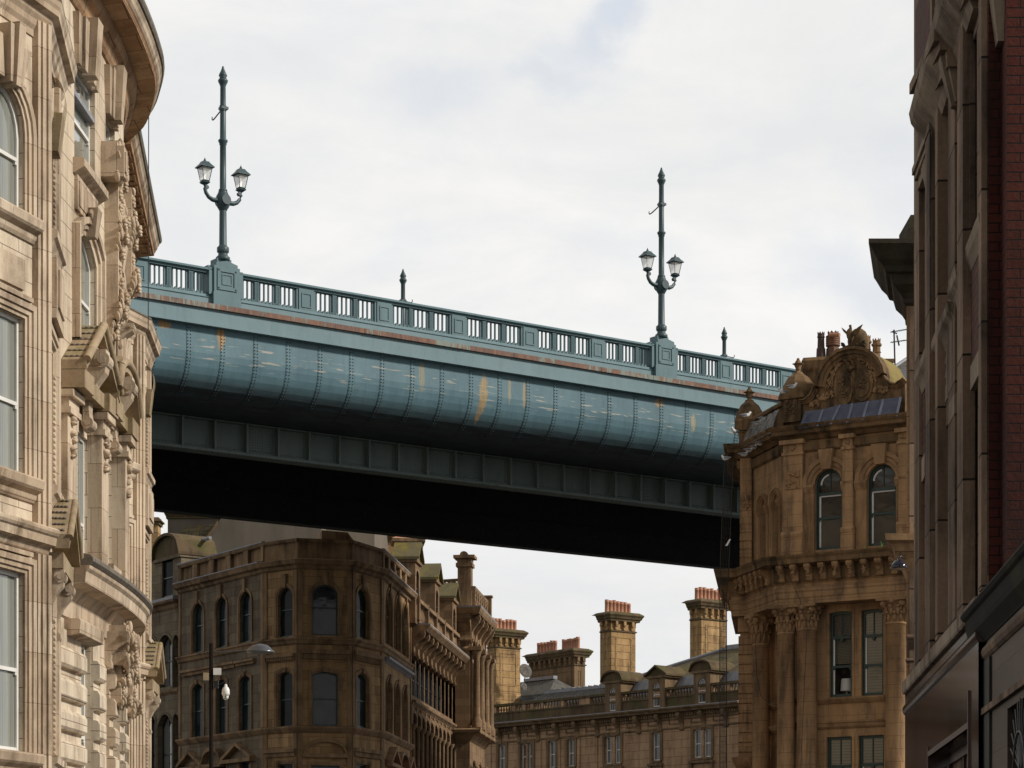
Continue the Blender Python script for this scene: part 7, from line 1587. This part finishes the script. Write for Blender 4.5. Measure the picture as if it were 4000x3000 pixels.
# stepped hood over the tablet, sills, pediments (all real mouldings run along the wall)
def rmould(name, a, b, y, prof, px=None, mat=BP):
    p = max(q[0] for q in prof); u0, u1 = ru(a, p), min(ru(b, p), R1 - .05); z = rz(px or a, y, p); g = MB(); mould(g, RB, u0, u1, z - prof[-1][1], prof); return g.build(name, mat, rb)
HP = [(.03, -.02), (.045, .04), (.06, .08), (.10, .13), (.11, .2)]
rmould('tablet_hood', 3632, 3700, 1350, HP); rmould('tablet_hood', 3698, 3730, 1125, HP, 3700)
rmould('window_hood', 3569, 3612, 1470, HP, mat=BP); rmould('sill_moulding', 3757, 3822, 1000, [(.02, -.02), (.04, .05), (.06, .1), (.07, .2)], mat=BP)
def rake(name, a, ya, b, yb_, p, th, mat):
    """sloping pediment half between two image points"""
    u0, u1 = ru(a, p), ru(b, p); z0, z1 = rz(a, ya, p), rz(b, yb_, p); g = MB()
    for q0, q1, t0, t1 in ((0, p * .55, -th, -th * .55), (0, p * .8, -th * .55, -th * .3), (0, p, -th * .3, 0)):
        g.hexa([RB.P(u0, q1, z0 + t0, 1), RB.P(u1, q1, z1 + t0, 1), RB.P(u1, q0, z1 + t0, 1), RB.P(u0, q0, z0 + t0, 1), RB.P(u0, q1, z0 + t1, 1), RB.P(u1, q1, z1 + t1, 1), RB.P(u1, q0, z1 + t1, 1), RB.P(u0, q0, z0 + t1, 1)])
    return g.build(name, mat, rb)
rake('pediment_rake', 3552, 330, 3648, 115, .27, .34, BS); rake('pediment_rake', 3650, 30, 3745, -230, .24, .34, BS); rmould('pediment_cornice', 3550, 3700, 445, [(.06, -.3), (.10, -.2), (.17, -.12), (.22, -.06), (.26, .0), (.28, .1)], mat=BP)
rake('pediment_rake', 3562, 660, 3628, 478, .13, .24, BP)
g = MB(); u = ru(3668, .2); z0, z1 = rz(3660, 440, .2), rz(3660, 262, .2)
taper(g, RB, u - .13, u + .13, z0, u - .22, u + .22, z1, 0, .06, .16); taper(g, RB, u - .05, u + .05, z0 - .02, u - .1, u + .1, z1, 0, .09, .2); g.build('keystone', BP, rb)
g = MB(); u = ru(3592, .15); z0, z1 = rz(3592, 770, .15), rz(3592, 640, .15); taper(g, RB, u - .12, u + .12, z0, u - .2, u + .2, z1, 0, .05, .12); g.build('keystone', BP, rb)
g = MB(); u = ru(3800, .15); z0, z1 = rz(3800, 160, .15), rz(3800, -60, .15); taper(g, RB, u - .1, u + .1, z0, u - .18, u + .18, z1, 0, .05, .11); g.build('keystone', BP, rb)
g = MB(); bx(g, RB, ru(3576, .06), ru(3640, .06), rz(3610, 330, .06), rz(3610, -100, .06), 0, .06, 1); g.build('brick_attic', M['brick_dull'], rb)
slab('flat_roof', [RB.P(0, 0)[:2], RB.p[1], RB.p[2], RB.p[3], RB.p[4], RB.p[5], (9, 28)], EYE + TOP, M['lead'], rb)
# ---- polished granite shopfront
sf = thing('granite_shopfront', 'polished brown granite shopfront reflecting the sky at the foot of the brick building', 'shopfront')
def rn_(px, n): return RB.u(px, n, 1)
NS = .22
M['granite'] = stone('polished_granite', (.085, .052, .038), (.05, .033, .025), 1.6, 1.2, (.012, .009, .008), .004, (.03, .02, .016), .3, rough=.10, bump=.01)
DG(M['granite'], .26, .07); bb = M['granite'].node_tree.nodes['Principled BSDF']; bb.inputs['Coat Roughness'].default_value = .06
zA = RB.z(3680, 2488, NS, 1)
uS0, uS1 = rn_(3535, NS), rn_(3822, NS)
PS = Path([RB.P(uS0, 0, 0, 1)[:2], RB.P(uS0, NS, 0, 1)[:2], RB.P(uS1, NS, 0, 1)[:2]], EYE); s0 = PS.L[1]
def su(px, n=0.0): return PS.u(px, n, 1)
def sz(px, py, n=0.0): return PS.z(px, py, n, 1)
w0 = (su(3628), su(3786), sz(3700, 3400), sz(3700, 2905), 0, .3)
zf1, zf2 = sz(3690, 2540), sz(3690, 2640)
g = MB(); wall(g, PS, 0, PS.len, -1.65, zf2, [w0]); g.build('granite_wall', M['granite'], sf)
g = MB(); mould(g, PS, 0, PS.len, zf2, [(.0, 0), (.015, .02), (.025, .05), (.025, .08), (.01, .11)]); g.build('moulding', M['granite'], sf)
g = MB(); wall(g, PS, 0, PS.len, zf2 + .12, zf1, n=-.01); g.build('fascia_panel', M['granite'], sf)
g = MB(); mould(g, PS, 0, PS.len, zf1, [(.02, 0), (.03, .02), (.03, zA - zf1 - .02), (-.1, zA - zf1)], -.2); g.build('fascia_cap', BP, sf)
win(sf, PS, w0, .25, M['brown_paint'], M['pane_green'], .08, 0, bars=((.35, 0, 1),))
g = MB(); bx(g, PS, w0[0] - .05, w0[0], w0[2], w0[3] + .1, -.02, .012, 1); bx(g, PS, w0[1], w0[1] + .05, w0[2], w0[3] + .3, -.02, .015, 1); bx(g, PS, w0[0], w0[1], w0[3], w0[3] + .05, -.02, .01, 1); g.build('door_frame', M['brown_paint'], sf)
# ---- dark stone front with mossy gutter, nearest at lower right
nf = thing('entrance_front', 'dark stone entrance front with mossy overhanging gutter in the lower right corner', 'building')
NN = .16; a_ = RB.P(RB.u(3822, NN, 1), NN, 0, 1)[:2]; dR = RB.d[1]; b_ = (a_[0] + dR[0] * 6.2, a_[1] + dR[1] * 6.2); PF2 = Path([(a_[0] - dR[1] * .5 * -1 * -1, a_[1] + dR[0] * .5 * 0), a_, b_], EYE)
PF2 = Path([(a_[0] + .6, a_[1] + .05), a_, b_, (b_[0] + 3.4, b_[1])], EYE); q0 = PF2.L[1]
def fz(px, py, n=0.0): return PF2.z(px, py, n, 1)
def fu(px, n=0.0): return PF2.u(px, n, 1)
zg = fz(3890, 2165, .13) - .11
zpan = fz(3900, 2760)
wo = (fu(3935), fu(4060), -1.0, fz(3970, 2745), .0, .3)
g = MB(); wall(g, PF2, 0, PF2.len, -1.65, zg - .1, [wo]); g.build('stone_wall', M['entrance_stone'], nf)
win(nf, PF2, wo, .28, M['black_iron'], M['pane_dark'], .05, 0)
g = MB(); mould(g, PF2, 0, PF2.len, zg - .30, [(.01, -.02), (.02, .0), (.05, .04), (.08, .08), (.09, .12), (.10, .2)]); g.build('cornice', M['mossy_dark'], nf)
g = MB(); mould(g, PF2, 0, PF2.len, zg - .10, [(.09, 0), (.12, .02), (.135, .05), (.12, .08), (.08, .1)]); g.build('gutter', M['mossy_dark'], nf)
g = MB(); mould(g, PF2, 0, PF2.len, zg - .46, [(.01, 0), (.03, .02), (.04, .06), (.03, .09), (.01, .11)]); g.build('roll_moulding', BS, nf)
g = MB(); bx(g, PF2, q0 + .0, fu(3864, .02), -1.65, zg - .47, -.02, .02, 1); g.build('black_pier', M['black_stone'], nf)
g = MB(); bx(g, PF2, q0 + .4, PF2.L[2] - .02, zpan, zpan + .05, 0, .04, 1); g.build('lintel_moulding', BS, nf)
slab('flat_roof', [(PF2.p[0][0] + 2.8, PF2.p[0][1]), PF2.p[0], PF2.p[1], PF2.p[2], PF2.p[3]], EYE + zg - .02, M['mossy_dark'], nf)
ig = thing('iron_window_grille', 'thin fan-shaped iron grille over the dark opening in the lower right corner', 'grille'); g = MB(); cN = .03
cu_, cz_ = fu(3985, cN), fz(3985, 3010, cN)
for i in range(11):
    a = pi * (.12 + .076 * i); g.tube([PF2.P(cu_ + .05 * cos(a), cN, cz_ + .05 * sin(a), 1), PF2.P(cu_ + .55 * cos(a), cN, cz_ + .5 * sin(a), 1)], .006, 4)
g.build('bars', M['iron_grey'], ig)
g = MB(); g.tube([PF2.P(cu_ + .3 * cos(pi * i / 12), cN + .01, cz_ + .27 * sin(pi * i / 12), 1) for i in range(13)], .009, 5); g.build('hoop', M['iron_grey'], ig)
# ---- building between, only its cornices and edge showing
cb = thing('corniced_building', 'orange-brown stone building edge with a deep dark cornice, between brick facade and arched gable', 'building')
PCb = Path([(pt(3700, 41)[0], 43.5), pt(3541, 36), pt(3760, 36)], EYE); PCb = Path([(pt(3541, 36)[0] + .25, 37.3), pt(3541, 36), pt(3760, 36)], EYE)
def cz(py, D=36): return (HY - py) / F * D
g = MB(); wall(g, PCb, 0, PCb.len, -1.65, cz(971)); g.build('wall', OM, cb)
g = MB(); mould(g, PCb, 0, PCb.len, cz(1195), [(.01, 0), (.05, .04), (.05, .1), (.10, .18), (.16, .24), (.20, .28), (.24, .42), (.30, .44), (.34, .52), (.42, .60), (.50, .74), (.54, .80), (.54, cz(971) - cz(1195))]); g.build('top_cornice', M['mossy_brown'], cb)
g = MB(); bx(g, PCb, PCb.L[1] + .0, PCb.len, cz(971), cz(900), -1, .12, 1); bx(g, PCb, PCb.L[1] + .05, PCb.len, cz(900), cz(845), -1, .08, 1); g.build('blocking_course', M['mossy_brown'], cb)
g = MB(); mould(g, PCb, 0, PCb.len, cz(2235), [(.01, 0), (.06, .1), (.10, .2), (.18, .3), (.22, .40), (.30, .44), (.31, cz(2096) - cz(2235))]); g.build('lower_cornice', OM, cb)
rstrip2 = MB(); bx(rstrip2, PCb, PCb.L[1] + .04, PCb.L[1] + .14, -1.65, cz(1200), 0, .03, 1); rstrip2.build('stone_strip', BS, cb)
g = MB(); console(g, PCb, PCb.L[1] + .06, .12, cz(2590), cz(2478), .1, 0, .2); g.build('scroll_bracket', BS, cb)
slab('flat_roof', [PCb.p[0], PCb.p[1], PCb.p[2], (PCb.p[2][0], 37.3)], EYE + cz(972), M['lead'], cb)
wl = thing('wall_lamp', 'glossy black dome lamp hanging under the small dark cornice at the right', 'wall lamp'); c = W3(3512, 2222, 35.2); g = MB()
g.lathe([(.125, 0), (.13, .01), (.115, .06), (.08, .105), (.04, .13), (.025, .14), (.02, .16)], c, 20); g.build('lamp_shade', M['gloss_black'], wl)
g = MB(); g.tube([(c[0], c[1], c[2] + .15), (c[0] + .02, c[1], c[2] + .19), (c[0] + .14, c[1] + .3, c[2] + .19)], .012, 6); g.build('lamp_arm', M['black_iron'], wl)
g = MB(); g.lathe([(.11, .004), (.02, .006)], c, 16); g.build('lamp_lens', M['lamp_lens'], wl)
